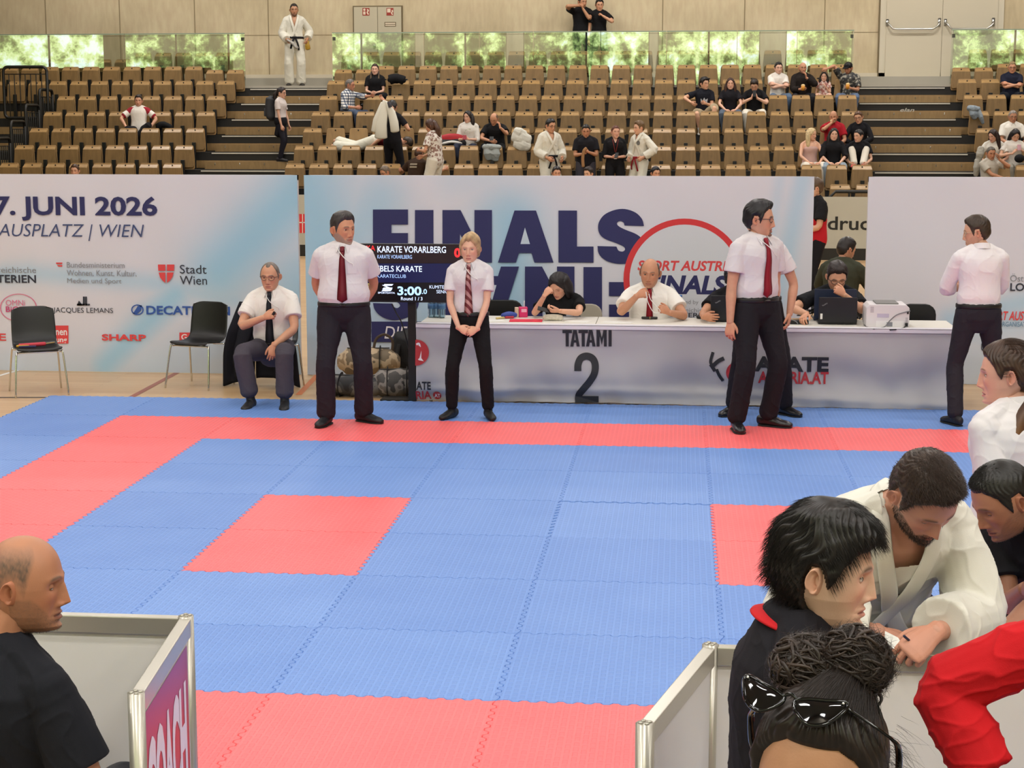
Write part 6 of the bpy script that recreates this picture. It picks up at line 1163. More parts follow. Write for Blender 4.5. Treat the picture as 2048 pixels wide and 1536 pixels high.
person('man hidden behind the left banner, only his brown hair showing', at_=(150, 343, RY(-1)-.22, RZ(-1), .95), loc=(0, 0, 0), lod=0, pelvis=(0, 0, .485), feet={1: (.13, -.4, 0), -1: (-.13, -.4, 0)}, hands={1: (.1, -.35, .55), -1: (-.1, -.35, .55)}, skin='cf9a7c', top=tee('3a3a40'), bottom=trs('2a2a30'), headp=dict(hair='4a3426'))
sit('grey-haired man in a plaid shirt sitting sideways, arm over a seat back', 700, 158, 4, yaw=1.1, lean=.1, head=(.35, .1, 0), skin='c0876a', wide=1.08, belly=.03, top=dict(kind='shirt', m=plaid(), sleeve=.7, hem=-.08), bottom=trs('4a5468'), hands={1: ('w', gy(742, 192, RY(4)-.35), dict(hint=(.5, 0, -1))), -1: (-.1, -.32, .62)}, headp=dict(hair='6a625c', vol=(.008, .005), glasses='8a4030', beard='shadow'))
sit('girl with two braids in a black T-shirt, cross-legged with hands together', 750, 137, 5, yaw=.05, skin='dcae96', bust=.015, top=tee('121114'), bottom=trs('121216'), hands={1: (.05, -.3, .6), -1: (-.05, -.3, .6)}, feet={1: (-.12, -.34, .3, -1), -1: (.12, -.38, .28, 1)}, headp=dict(fem=1, hair='3a2c24', style='up', vol=(.012, .012), locks=[([(k*.075, .0, -.05), (k*.085, -.04, -.12), (k*.08, -.07, -.24)], [.02, .02, .012]) for k in (1, -1)], tips='b89a70'))
item(MB().tube(spline([(-.17, 0, .0), (-.05, 0, .03), (.08, 0, .02), (.18, 0, -.02)], 5), [.05]+[.11]*8+[.10]*6+[.05], 12), 'sports_bag', cloth('131215', 'bag_cloth'), 'black bag on the seats right of the girl with braids', 'bag', (gy(794, 178, RY(5)-.2)[0], RY(5)-.25, RZ(5)+.86), smooth=True)
hw, c = stand_('woman in black standing in the rows, holding up a white gi jacket', 785, 214, 1, -.45, yaw=PI-.3, skin='cf9a7c', bust=.01, head=(.3, .2, 0), top=tee('17151b', sleeve=.3), bottom=trs('16151a'), shoes='1a1a1e', hands={1: ('w', gy(768, 200, RY(1)-.6), dict(hint=(-1, 0, 0))), -1: (-.2, -.25, 1.25)}, headp=dict(hair='1c1818', style='up', vol=(.014, .012), fem=1))
def hung_gi():
    o = thing('gi_jacket', 'white gi jacket held up by the woman in black, sleeves hanging', 'jacket', gy(770, 240, RY(1)-.85)); m = cloth('dfdccf', 'gi_hung'); c0 = np.array(o.location); pt = lambda x, y, d=0: gy(x, y, RY(1)-.85+d)-c0
    MB().tube([pt(768, 202), pt(766, 225), pt(762, 250), pt(762, 275)], [(.03, .03), (.10, .05), (.12, .06), (.13, .05)], 14, ref=(0, 1, 0)).obj('body', m, o, True)
    MB().tube([pt(772, 204), pt(783, 225), pt(788, 245), pt(790, 262)], [(.03, .03), (.08, .05), (.09, .05), (.09, .05)], 12, ref=(0, 1, 0)).obj('sleeve', m, o, True); MB().tube([pt(764, 206), pt(752, 240), pt(748, 262)], [(.03, .03), (.06, .04), (.06, .04)], 12, ref=(0, 1, 0)).obj('sleeve', m, o, True); MB().tube([pt(777, 204, -.05), pt(781, 214, -.06)], [(.03, .012), (.04, .012)], 8, ref=(0, 1, 0)).obj('badge', mat('badge_dark', '3a3840', .7), o, True)
hung_gi()
# person lying across the seats
def lying():
    A = gy(812, 285, RY(2)-.25); o, c = person('person in white gi trousers and a red top lying along the seats', loc=(0, 0, 0), lod=0, skin='d6a184', pelvis=(0, 0, .94), top=dict(kind='sweater', c='7e1f2c', sleeve=.5), bottom=trs('dcd8c8', loose=.035, len=.95), shoes=None, hands={1: (.35, -.1, 1.1), -1: (-.22, -.1, .9)}, feet={1: (.1, 0, 0), -1: (-.12, -.1, 0)}, headp=dict(hair='3a2c22', style='short'))
    o.rotation_euler = (0, PI/2, 0); o.rotation_euler = Matrix(((0, 0, 1), (1, 0, 0), (0, 1, 0))).to_euler(); L = gy(662, 285, RY(2)-.3); o.location = (L[0], RY(2)-.28, RZ(2)+.60)
    for k in range(kx('C', L[0]), kx('C', L[0])+5): OCC.add(('C', 2, k))
lying()
sit('man in a brown T-shirt leaning forward with his back half turned', 838, 306, 0, yaw=PI-.3, lean=.35, head=(.1, .3, 0), skin='c68f70', top=tee('3a281c', sleeve=.32, loose=.02), bottom=trs('b8b0a0'), hands={1: ('w', gy(800, 340, RY(0)-.4)), -1: ('w', gy(890, 338, RY(0)-.2))}, occ=False, headp=dict(hair='4a3428', style='short', vol=(.012, .01)),
  extra=dict(fn=lambda c: [mesh('shirt_print', np.array([c['at'](q)-c['fwd'](q)*(c['wd'](q)[1]+.036)+c['frm'](q)[0]*x for q, x in ((a, -.08), (a, .08), (a+.035, .08), (a+.035, -.08))])*c['s'], [(0, 1, 2, 3)], mat('print_fawn', '9a8c78', .7), c['top']) for a in (.30, .36)]))
fw, c = stand_('woman in a flowered white blouse standing with her back to the hall, leaning left', 862, 252, 0, -.68, yaw=-2.0, skin='cf9a7c', bust=.015, lean=.1, head=(.2, .25, 0), top=dict(kind='tee', m=camo('blouse_flower', '8a6a60', 'd6cfc6', 'd6cfc6', 17), hem=-.06, sleeve=.36, loose=.02), bottom=trs('d9d4c8', loose=.03), hands={1: ('w', gy(838, 300, RY(0)-.75)), -1: (-.1, -.35, 1.0)}, headp=dict(fem=1, hair='4a2f22', style='long', vol=(.014, .012), locks=[([(0, .08, .05), (0, .11, -.08), (0, .10, -.24)], [(.07, .04), (.085, .045), (.05, .02)])]))
person('grey-haired man in glasses looking down, just above the middle banner', yaw=-.5, at_=(770, 338, RY(-1)-.22, RZ(-1), .96), lod=0, pelvis=(0, 0, .485), lean=.2, head=(-.3, .4, 0), skin='c68f70', feet={1: (.13, -.42, 0), -1: (-.13, -.42, 0)}, hands={1: (.1, -.36, .56), -1: (-.1, -.36, .56)}, top=tee('24262c'), bottom=trs('3a3a40'), headp=dict(hair='6a5a4a', style='short', glasses='2a2a2c', vol=(.01, .008)))
def backpack_on_seat():
    L = gy(690, 345, RY(-1)-.3); o = thing('backpack', 'black backpack standing in the lowest rows beside the stairs', 'backpack', (L[0], RY(0)-.55, RZ(0))); MB().tube(spline([(0, 0, .02), (0, 0, .2), (0, 0, .4), (0, .02, .52)], 5), [(.16, .09)]+[(.18, .12)]*11+[(.16, .1), (.12, .07), (.08, .05), (.05, .03)], 14, ref=(0, 1, 0)).obj('sack', cloth('121218', 'pack_black'), o, True); MB().tube(spline([(-.06, -.0, .52), (0, 0, .58), (.06, 0, .52)], 5), .012, 8).obj('handle', black, o, True)
backpack_on_seat()
ph, c = sit('long-haired woman in a printed white shirt holding a red phone', 936, 240, 2, yaw=-.1, skin='d8a88e', bust=.015, head=(-.35, .05, 0), top=dict(kind='sweater', c='d9d3cb', sleeve=.62, loose=.014), bottom=trs('2c3040'), hands={1: (.07, -.32, .66, dict(dir=(-.6, -.5, .3))), -1: (-.07, -.32, .66, dict(dir=(.6, -.5, .3)))}, headp=dict(fem=1, hair='1f1718', style='long', vol=(.014, .014), locks=[([(k*.06, .03, .05), (k*.09, .03, -.08), (k*.10, .02, -.26)], [(.035, .05), (.045, .05), (.025, .03)]) for k in (1, -1)]),
  extra=dict(fn=lambda c: mesh('shirt_print', np.array([c['front'](q, x, .006) for q, x in ((.30, -.07), (.30, .05), (.40, .07), (.38, -.03))])*c['s'], [(0, 1, 2, 3)], mat('print_green', '8fae7a', .7), c['top'])))
item(MB().box((-.04, -.006, -.06), (.04, .006, .06)), 'mobile_phone', mat('phone_red', '8a1f2c', .4), 'red-cased phone held by the woman in the printed white shirt', 'phone', c['world'](np.array([0, -.40, .70])), (-.7, 0, .1), bevel=.003)
def redbag():
    L = gy(905, 272, RY(2)-.3); o = thing('sports_bag', 'red, black and white sports bag on the seats beside the woman in printed white', 'bag', (L[0], RY(2)-.3, RZ(2)+.46)); m = lambda h: mat('sb_'+h, h, .6)
    MB().tube(spline([(-.24, 0, .06), (-.1, 0, .09), (.1, 0, .10), (.25, 0, .07)], 5), [(.08, .06)]+[(.12, .09)]*14+[(.08, .06)], 14, ref=(0, 1, 0)).obj('body', m('18171a'), o, True); MB().tube(spline([(-.22, 0, .15), (-.05, -.03, .19), (.12, -.02, .18), (.24, 0, .12)], 5), [(.05, .03)]+[(.1, .045)]*14+[(.05, .03)], 12, ref=(0, 1, 0)).obj('flap', m('b01c28'), o, True); MB().tube(spline([(-.2, -.09, .08), (0, -.11, .12), (.2, -.09, .09)], 5), [(.02, .02)]+[(.03, .028)]*9+[(.02, .02)], 10).obj('panel', m('e0dcd6'), o, True)
    for d in (-1, 0, 1): OCC.discard(('C', 2, kx('C', L[0])+d))
    OCC.add(('C', 2, kx('C', L[0])))
redbag()
sit('bald man in a black T-shirt resting his head on his hand over a phone', 988, 243, 2, yaw=-.05, lean=.35, head=(-.2, .55, .1), skin='c99272', wide=1.12, belly=.02, top=tee('131215', loose=.02), bottom=trs('16161a'), hands={1: ('w', gy(1000, 255, RY(2)-.52), dict(hint=(.8, -.6, -1), dir=(-.2, .1, 1))), -1: (-.05, -.40, .62, dict(hint=(-1, 0, -.3)))}, headp=dict(hair='5a4a40', style='bald', vol=(.002, .003), down=1))
item(MB().box((-.04, -.006, -.06), (.04, .006, .06)), 'mobile_phone', blackplast, 'black phone in the low hand of the bald man in black', 'phone', gy(983, 277, RY(2)-.66), (-.9, 0, 0), bevel=.003)
def drape(px, py, Y, pts, h, label, name='jacket', cat_='jacket', seed=1, noise=None):
    o = thing(name, label, cat_, gy(px, py, Y)); c0 = np.array(o.location); parts = []
    for (x0, y0, x1, y1, r) in pts: parts.append(tube([gy(x0, y0, Y)-c0, gy((x0+x1)/2, (y0+y1)/2, Y-.03)-c0, gy(x1, y1, Y)-c0], [(r*.8, .05), (r, .06), (r*.7, .045)], 12, ref=(0, 1, 0)))
    V, F = cat(parts); V, Q, E = remesh(V, F, .011, 2); V = V+normals(V, Q)*(.007*folds(V, 20, seed))[:, None]; mesh('cloth', V, Q, cloth(h, 'drape_'+h, .85, noise), o, True)
drape(983, 305, RY(1)-.1, [(968, 294, 1000, 294, .07), (975, 296, 978, 318, .10), (990, 296, 990, 320, .11)], '9fa4a2', 'pale grey jacket hung over a seat back in front of the bald man')
drape(1042, 278, RY(1)+.02, [(1030, 262, 1050, 268, .10), (1026, 272, 1060, 280, .14), (1030, 285, 1058, 294, .13)], 'd8d5ca', 'heap of white gi clothing left of the standing man with a black belt', 'gi_clothing', 'clothes', 4)
GI = dict(kind='gi', c='dbd7ca', sleeve=.93, loose=.018)
stand_('dark-haired man in glasses in a white gi with a black belt', 1101, 252, 0, -.45, yaw=.55, skin='c99676', head=(.2, .15, 0), top=dict(GI, vneck=(.3, .3), belt='16151a'), bottom=trs('d8d4c6', loose=.03), hands={-1: (-.14, -.2, .98), 1: (.18, -.2, .98)}, headp=dict(hair='1f1a1a', vol=(.02, .008), glasses='2a2426'))
ps, c = stand_('man in a black polo shirt busy with a small brown strap in his hands', 1172, 262, 0, -.45, yaw=0, skin='c08a6a', wide=1.08, head=(.05, .25, 0), top=dict(kind='polo', c='16151b', sleeve=.36, loose=.018), bottom=trs('3a3840'), hands={1: (.07, -.28, 1.16, dict(dir=(-.6, -.5, .5), curl=.7)), -1: (-.06, -.28, 1.12, dict(dir=(.6, -.5, .4), curl=.7))}, headp=dict(hair='1c1816', vol=(.014, .006), beard='shadow'))
item(MB().tube(spline([(.03, 0, .1), (-.02, -.01, .04), (-.04, 0, -.1), (-.03, 0, -.26)], 5), (.03, .012), 8, ref=(0, 1, 0)), 'strap', mat('strap_brown', '9a7048', .7), 'brown strap in the hands of the man in the black polo', 'strap', c['world'](np.array([0, -.38, 1.14])), smooth=True)
lw, c = stand_('woman in a black dress with a red lanyard, holding a phone', 1231, 264, 0, -.45, yaw=.1, skin='d8a68e', bust=.03, wide=1.02, head=(.25, .0, 0), top=dict(kind='dress', c='121115', sleeve=.55, hem=-.35, loose=.016, vneck=(.40, .42)), bottom=trs('121115', loose=.02), hands={1: (.05, -.27, 1.08, dict(dir=(-.7, -.5, .1))), -1: (-.07, -.27, 1.08, dict(dir=(.7, -.5, .1)))}, headp=dict(fem=1, hair='5a2f22', style='up', vol=(.01, .01), locks=[([(0, .1, -.02), (0, .12, -.08)], [.03, .025])]),
  extra=dict(fn=lambda c: [addtube(c, 'lanyard', [c['front'](.50, k*.06, .008), c['front'](.40, k*.04, .012), c['front'](.24, k*.008, .02)], .005, mat('lanyard_red', '8a2a24', .6)) for k in (1, -1)]+[mesh('badge', np.array([c['front'](q, x, .03) for q, x in ((.10, -.03), (.10, .03), (.2, .03), (.2, -.03))])*c['s'], [(0, 1, 2, 3)], white, c['root'])]))
item(MB().box((-.035, -.006, -.06), (.035, .006, .06)), 'mobile_phone', blackplast, 'dark phone held by the woman with the red lanyard', 'phone', c['world'](np.array([.01, -.36, 1.12])), (-.6, 0, -.3), bevel=.003)
stand_('teenager in a white gi with a red belt, hand on his hip, turned left', 1278, 256, 0, -.45, yaw=-.75, skin='d8a88c', wide=.93, head=(-.35, .05, 0), top=dict(GI, vneck=(.36, .26), belt='8e1c28'), bottom=trs('d8d4c6', loose=.03), hands={1: (.2, -.12, 1.02, dict(hint=(1, .6, 0))), -1: (-.1, -.22, 1.0)}, headp=dict(hair='6a5238', vol=(.026, .006)),
  extra=dict(fn=lambda c: mesh('chest_emblem', np.array([c['front'](.36+.045*math.sin(a), .07+.035*math.cos(a), .008) for a in np.linspace(0, 6.283, 17)[:-1]])*c['s'], [tuple(range(16))], mat('emblem_grey', '6a6a68', .7), c['top'])))
def low(label, px, py, hair, skin='cf9a7c', top_='caa890', s=.94, **k): return person(label, at_=(px, py, RY(-1)-.22, RZ(-1), s), lod=0, pelvis=(0, 0, .485), skin=skin, feet={1: (.13, -.42, 0), -1: (-.13, -.42, 0)}, hands={1: (.1, -.36, .56), -1: (-.1, -.36, .56)}, top=tee(top_), bottom=trs('3a3a40'), headp=dict(hair=hair, **k), head=(k.get('hy', 0), .1, 0))
low('boy with brown hair in a pale top looking left, just above the middle banner', 1177, 335, '2c2220', 'd8a88c', 'c9b8a6', .93, hy=-.6, vol=(.03, .012)); low('dark-haired person peeping over the middle banner below the black-belted man', 1113, 342, '1c1819', hy=.3, vol=(.02, .01), top_='2a2a30'); low('black-haired person almost hidden by the middle banner right of the red-belted teenager', 1311, 347, '17151a', hy=.5, vol=(.02, .014), top_='2a2a30')
# two men up at the gallery
person('man in black at the gallery wall raising both hands to his face', yaw=.3, at_=(1165, 4, 27.6, 3.56), lod=0, skin='b98766', wide=1.05, head=(.3, .1, 0), top=tee('0f0e10', loose=.02), bottom=trs('121114'), hands={-1: (-.12, -.22, 1.50, dict(hint=(-1, -.2, .1), dir=(.9, 0, .1))), 1: (-.03, -.22, 1.44, dict(hint=(.5, -.3, -1), dir=(-.5, 0, .9)))}, headp=dict(hair='1a1614', beard='full'))
person('boy in black at the gallery wall with a fist at his chest', yaw=.1, at_=(1199, 10, 27.6, 3.56), lod=0, skin='c99676', wide=.95, head=(.1, .15, 0), top=tee('0f0e10'), bottom=trs('121114'), hands={1: (.07, -.2, 1.34, dict(hint=(1, 0, -.6), dir=(-.7, 0, .5), curl=.9)), -1: (-.25, -.05, .82)}, headp=dict(hair='17130f', vol=(.022, .01)))
# group high on the right of the middle block
sit('dark-haired youth in a navy printed T-shirt and beige shorts, arm along a seat', 1409, 160, 4, yaw=.1, skin='d2a080', head=(.6, .02, 0), top=tee('14151f', loose=.016), bottom=dict(c='b7a588', len=.5, loose=.03), shoes='d8d4cc', hands={-1: (-.30, -.28, .72, dict(hint=(-1, .2, 0))), 1: (.02, -.32, .70)}, feet={1: (.16, -.46, .12, .3), -1: (-.12, -.46, 0, -.2)}, headp=dict(hair='1f1815', vol=(.036, .022)),
  extra=dict(fn=lambda c: mesh('chest_print', np.array([c['front'](q, x, .006) for q, x in ((.24, -.07), (.24, .07), (.33, .08), (.30, .03), (.35, 0), (.30, -.03), (.33, -.08))])*c['s'], [tuple(range(7))], mat('print_grey', 'b8bcc4', .7), c['top'])))
LONG = lambda h, **k: dict(fem=1, hair=h, style='long', vol=(.013, .013), locks=[([(q*.06, .03, .05), (q*.088, .02, -.08), (q*.10, .0, -.27)], [(.03, .05), (.042, .05), (.022, .03)]) for q in (1, -1)], **k)
sit('woman with long brown hair in a black top, beside the youth in navy', 1461, 163, 4, yaw=0, skin='d8a88e', bust=.02, wide=.93, top=tee('17141a', hem=.0), bottom=trs('56606e'), headp=LONG('3a211a'))
pm, c = sit('young man in black and white trousers reading his phone, third of the row of three', 1509, 166, 4, yaw=-.05, lean=.25, skin='d8a88c', head=(-.1, .6, 0), top=tee('131216', loose=.018), bottom=trs('ded6c6', loose=.02), shoes='d8d4c8', hands={1: (.06, -.30, .82, dict(dir=(-.3, -.3, .9), hint=(1, -.2, -.8))), -1: (-.06, -.30, .82, dict(dir=(.3, -.3, .9), hint=(-1, -.2, -.8)))}, headp=dict(hair='2c2018', vol=(.03, .01), down=1))
item(MB().box((-.035, -.006, -.07), (.035, .006, .07)), 'mobile_phone', blackplast, 'dark phone held before the face of the young man in white trousers', 'phone', c['world'](np.array([0, -.37, .92])), (-.3, 0, 0), bevel=.003)
FOLD = {1: (-.10, -.20, .78, dict(hint=(1, -.1, -.5), dir=(-.9, -.1, .1))), -1: (.10, -.22, .75, dict(hint=(-1, -.1, -.5), dir=(.9, -.1, .1)))}
sit('youth in a white T-shirt with folded arms in the upper right of the middle block', 1557, 126, 5, yaw=.15, skin='dcae96', wide=.95, head=(.1, 0, 0), top=tee('e2dbd2', loose=.016), bottom=trs('57687e'), hands=FOLD, headp=dict(hair='171314', vol=(.02, .01)))
bj, c = sit('bald bearded man in a dark jacket holding an orange cup', 1606, 120, 5, yaw=.05, skin='c08a6c', wide=1.1, head=(.1, 0, 0), top=dict(kind='jacket', c='1e1714', sleeve=.93, loose=.022, hem=-.08), bottom=trs('17151a'), hands={-1: (-.08, -.34, .66, dict(dir=(.6, -.6, .1))), 1: (.06, -.24, .92, dict(dir=(-.2, -.1, 1), hint=(1, 0, -.8)))}, headp=dict(hair='2c201a', style=None, beard='full'))
def cup_(p, label): o = thing('paper_cup', label, 'cup', p); MB().tube([(0, 0, -.05), (0, 0, .055)], [.032, .042], 14, rnd=False).obj('cup', mat('cup_orange', 'd8922e', .6), o, True); MB().tube([(0, 0, .053), (0, 0, .06)], [.043, .043], 14).obj('rim', mat('cup_rim', 'e8c48a', .6), o, True)
cup_(c['world'](c['wri'][-1]+np.array([.05, -.09, .02])), 'orange paper cup in the hand of the bald bearded man')
sit('small girl in a flowered dress between the bald man and the man in a cap', 1648, 151, 5, yaw=-.1, s=.70, dz=.16, skin='d8a88c', bust=.001, wide=.9, hscale=1.25, top=dict(kind='dress', m=camo('dress_flower', 'a86a60', 'd2b4a8', 'e2d0c4', 20), hem=-.14, sleeve=.25), bottom=dict(c='cfb0a2', len=.32), shoes='8a6a58', hands={1: (.06, -.2, .98, dict(dir=(-.4, 0, .8))), -1: (-.12, -.25, .72)}, feet={1: (.06, -.52, .28, .2), -1: (-.10, -.5, .26, -.2)}, headp=LONG('1f1614'))
cm, c = sit('man in a black cap and leaf-patterned shirt reaching left, holding an orange cup', 1697, 125, 5, yaw=-.15, skin='c08a6c', wide=1.08, head=(-.45, .35, 0), top=dict(kind='tee', m=camo('leaf_shirt', '141418', '3a3833', '9a9486', 15), sleeve=.4, loose=.022), bottom=trs('5a6a84'), hands={-1: ('w', gy(1655, 137, RY(5)-.35), dict(hint=(-.3, .2, .9), dir=(-1, 0, -.1))), 1: (.06, -.30, .68, dict(dir=(-.6, -.5, .2)))}, headp=dict(hair='14110f', beard='full'),
  extra=dict(fn=lambda c: [mesh('cap', c['HW'](np.array(v))*c['s'], f, cloth('131215', 'cap_black'), c['root'], True) for v, f in [cat([ball((0, .008, .055), (.088, .11, .075), 18, 10), tube([(0, -.08, .06), (0, -.15, .045)], [(.07, .008), (.055, .006)], 12, ref=(0, 0, 1))])]]))
cup_(c['world'](c['wri'][1]+np.array([-.06, -.08, .03])), 'orange paper cup in the hand of the man in the black cap')
# lower right group
rm, c = sit('bald man in a red polo shirt eating, hand at his mouth', 1667, 230, 2, yaw=-.1, skin='c08a6a', head=(-.1, .15, 0), wide=1.05, top=dict(kind='polo', c='a81a28', sleeve=.36, loose=.018), bottom=trs('2a3448'), hands={-1: (-.02, -.20, 1.02, dict(hint=(-1, -.2, -.8), dir=(.3, 0, 1), curl=.7)), 1: (.16, -.34, .58)}, headp=dict(hair='4a3a34', style='bald', vol=(.002, .003), beard='shadow'))
item(MB().tube(spline([(-.04, 0, 0), (0, -.01, .02), (.04, 0, .0)], 4), [.02]+[.032]*7+[.02], 10), 'sandwich', mat('bread', 'd0b088', .8), 'pale sandwich at the mouth of the man in the red polo shirt', 'food', c['HW']((0, -.125, -.075)) @ np.array([[c['s'], 0, 0], [0, c['s'], 0], [0, 0, c['s']]]) @ np.array([[math.cos(c['yaw']), math.sin(c['yaw']), 0], [-math.sin(c['yaw']), math.cos(c['yaw']), 0], [0, 0, 1]])+c['loc'], smooth=True)
sit('woman with glasses in a black top, sitting right of the man in red', 1717, 240, 2, yaw=-.25, lean=.2, skin='d2a080', bust=.02, head=(-.1, .2, -.15), top=dict(kind='sweater', c='121116', sleeve=.9), bottom=trs('17161c'), headp=dict(fem=1, hair='5a3c28', style='up', vol=(.014, .012), glasses='2a2022'))
sit('blonde woman in a strapless pink top and white trousers, head turned right', 1623, 262, 1, yaw=.2, skin='dba88c', bust=.025, wide=.92, head=(.75, .02, 0), top=dict(kind='tube_top', c='c9a8a0', sleeve=.0, neckq=.40, hem=.0) if False else dict(kind=None), bottom=trs('e0d8ca', loose=.02), headp=dict(LONG('c8b084'), lip='b05a54'), extra=dict(fn=lambda c: c['put']('strapless_top', [c['torso'](-.02, .385, .012, 24)], cloth('c9a49c', 'pink_top'))))
sit('smiling woman with long dark hair in a black top and pale jeans', 1668, 262, 1, yaw=0, skin='dcae94', bust=.02, wide=.95, head=(.05, 0, .05), top=dict(kind='sweater', c='121115', sleeve=.6, loose=.02), bottom=trs('8c9aa6'), headp=LONG('1a1213', lip='c06a64'))
sit('woman in black with white trousers hugging her raised knees', 1717, 275, 1, yaw=-.1, lean=.35, skin='d8a88c', bust=.015, head=(-.75, .1, 0), top=tee('141318', loose=.02), bottom=trs('e2dacb', loose=.012), shoes='c84a4a', feet={1: (.09, -.42, .46, .2), -1: (-.09, -.42, .46, -.2)}, kneeh={1: (.15, -.5, 1), -1: (-.15, -.5, 1)}, hands={1: (.16, -.42, .55), -1: (-.16, -.42, .55)}, headp=dict(fem=1, hair='171315', style='up', vol=(.012, .012)))
# right block
sit('man in a navy T-shirt with folded arms and dark glasses in the right block', 2025, 121, 5, 'R', yaw=-.1, skin='c99070', wide=1.1, head=(.0, .1, 0), top=tee('171a2c', loose=.018), bottom=dict(c='1c1f28', len=.5, loose=.03), hands=FOLD, headp=dict(hair='8a7450', vol=(.012, .006), glasses='15151a'))
sit('elderly man in a white shirt in the right block', 2026, 222, 2, 'R', yaw=.05, skin='b98262', wide=1.06, head=(.0, .1, 0), top=dict(kind='polo', c='e4ded4', sleeve=.42, loose=.022), bottom=trs('3a3e4a'), hands={1: (.2, -.34, .6), -1: (-.14, -.36, .58)}, headp=dict(hair='8a8078', vol=(.01, .008), glasses='6a6058'))
rw, c = sit('woman with long dark hair looking at a phone, black cap on her knees', 2031, 262, 1, 'R', yaw=.1, skin='d8a88c', bust=.02, wide=.95, head=(.05, .5, 0), top=tee('dcd4cb', loose=.016), bottom=trs('9a9488'), hands={1: (.07, -.30, .82, dict(dir=(-.5, -.3, .7), hint=(1, -.1, -.8))), -1: (-.10, -.28, .76, dict(dir=(.5, -.3, .7), hint=(-1, -.1, -.8)))}, headp=dict(LONG('1a1213'), down=1))
item(MB().box((-.035, -.006, -.06), (.035, .006, .06)), 'mobile_phone', mat('phone_pink', 'b88a94', .4), 'pinkish phone in the hands of the long-haired woman of the right block', 'phone', c['world'](np.array([0, -.37, .88])), (-.4, 0, 0), bevel=.003)
item(MB().ball((0, 0, 0), (.10, .10, .085), 16, 10), 'cap', cloth('121114', 'cap_black'), 'black cap resting on the knees of the woman with the phone', 'cap', c['world'](np.array([.0, -.42, .66])), smooth=True)
sit('woman with brown hair in a white top bending forward in the right block', 1986, 280, 1, 'R', yaw=-.2, lean=.25, skin='cf9f86', bust=.015, wide=.92, head=(-.6, .3, 0), top=tee('d8d2c8'), bottom=trs('8a8a90'), headp=LONG('2a1c18'))
sit('grey-haired man in a beige T-shirt, legs crossed, hand at his cheek', 1982, 300, 0, 'R', yaw=.45, skin='b98262', wide=1.05, head=(-.2, .12, 0), top=tee('b4aca0', loose=.02), bottom=trs('8c8068', loose=.02), hands={1: (.10, -.18, 1.02, dict(hint=(1, -.2, -.8), dir=(-.3, .1, 1))), -1: (.12, -.34, .64, dict(hint=(-.8, -.3, -.8)))}, feet={1: (.0, -.5, .30, .3), -1: (-.12, -.42, 0, -.2)}, headp=dict(hair='5c554e', vol=(.012, .006), beard='stubble'))
drape(1951, 228, RY(3)-.16, [(1937, 216, 1958, 218, .07), (1944, 220, 1950, 236, .08), (1958, 222, 1966, 246, .05)], '8d97a0', 'grey and white garment thrown over a seat back in the right block', 'garment', 'garment', 7, (22, .5))
drape(1958, 320, RY(0)-.05, [(1962, 296, 1958, 320, .08), (1955, 320, 1952, 350, .07)], 'a8a49a', 'pale grey jacket hanging beside the man in the beige T-shirt', 'jacket', 'jacket', 9)
# ================================================================ the people nearest to the camera
co, c = person('bald grey-stubbled coach in a black T-shirt, seen from behind at the lower left', yaw=PI, twist=-.52, at_=(50, 1166, -8.85, 0, 1.06, 1), lod=2, skin='b27a5c', pelvis=(0, 0, .50), lean=.06, wide=1.08, belly=.02, neck=.045, nlen=.150, head=(-1.47, .04, 0), hscale=1.02, top=tee('15161d', sleeve=.36, loose=.018, sw=.012, folds=.006, ff=16), bottom=trs('23242c'), feet={1: (.14, -.42, 0), -1: (-.14, -.42, 0)},
  hands={-1: (-.20, -.16, .60, dict(hint=(-.5, .6, -.6))), 1: (.10, -.30, .60)}, headp=dict(hair='4a433c', style='fade', buzz=.9, beard='stubble', nose=1.12, chin=1.1, lip='9a6258', down=1, gaze=.3))
addtube(c, 'neckband', [c['at'](.527)+c['frm'](.5)[0]*.068*math.sin(a)-c['fwd'](.5)*.071*math.cos(a)+c['fwd'](.5)*.004-c['u1']*.020*math.cos(a)*0 for a in np.linspace(0, 2*PI, 17)], (.009, .006), MATS['cloth_15161d'], c['top'], 4)
# ---- man in the white gi, bent over the panel and writing
gi, c = person('brown-haired bearded man in a white gi bending over the panel to write', yaw=.30, at_=(1850, 992, -8.27, 0), lod=2, skin='c4907a', pelvis=(-.02, .26, .93), lean=.62, leanp=.35, wide=1.14, neck=.06, nlen=.125, head=(.22, .80, -.20), hscale=1.07, top=dict(kind='gi', c='d9d5cb', sleeve=.93, vneck=(.22, .26), loose=.026, sw=.034, folds=.007, belt='22284a', ff=17), bottom=trs('d5d0c4', loose=.03), shoes='c9a48c',
  hands={1: ('w', gy(1868, 1266, -8.33), dict(dir=(-.85, -.25, -.45), back=(.15, -.55, .85), curls=[.62, .72, .80, .85], thumb=.75, hint=(1, .6, -.3), hs=1.12)), -1: ('w', gy(1760, 1268, -8.22), dict(dir=(.5, -.4, -.4), back=(-.2, -.6, .7), curl=.5, hint=(-1, .3, -.2)))},
  headp=dict(hair='3b2d25', style='short', vol=(.020, .010), beard='full', nose=1.1, down=1, strands=(13000, .018, .00055, lambda q: (q[0]*4, -.6+q[1]*2, .5), .35, .16)))
tag(MB().add(*(lambda q: ([q(1770, 1262, -8.30), q(1796, 1275, -8.34), q(1806, 1290, -8.36), q(1790, 1297, -8.36), q(1768, 1297, -8.33)], [(0, 1, 2, 3, 4)]))(gy)).obj('paper_sheet', paper), 'white paper on the panel edge under the writing hand of the man in the gi', 'paper')
tag(MB().tube([gy(1808, 1272, -8.38), gy(1822, 1284, -8.36), gy(1840, 1292, -8.33)], .004, 8).obj('pen', mat('pen_blue', '1d2340', .35), None, True), 'dark blue pen in the writing hand of the man in the gi', 'pen')
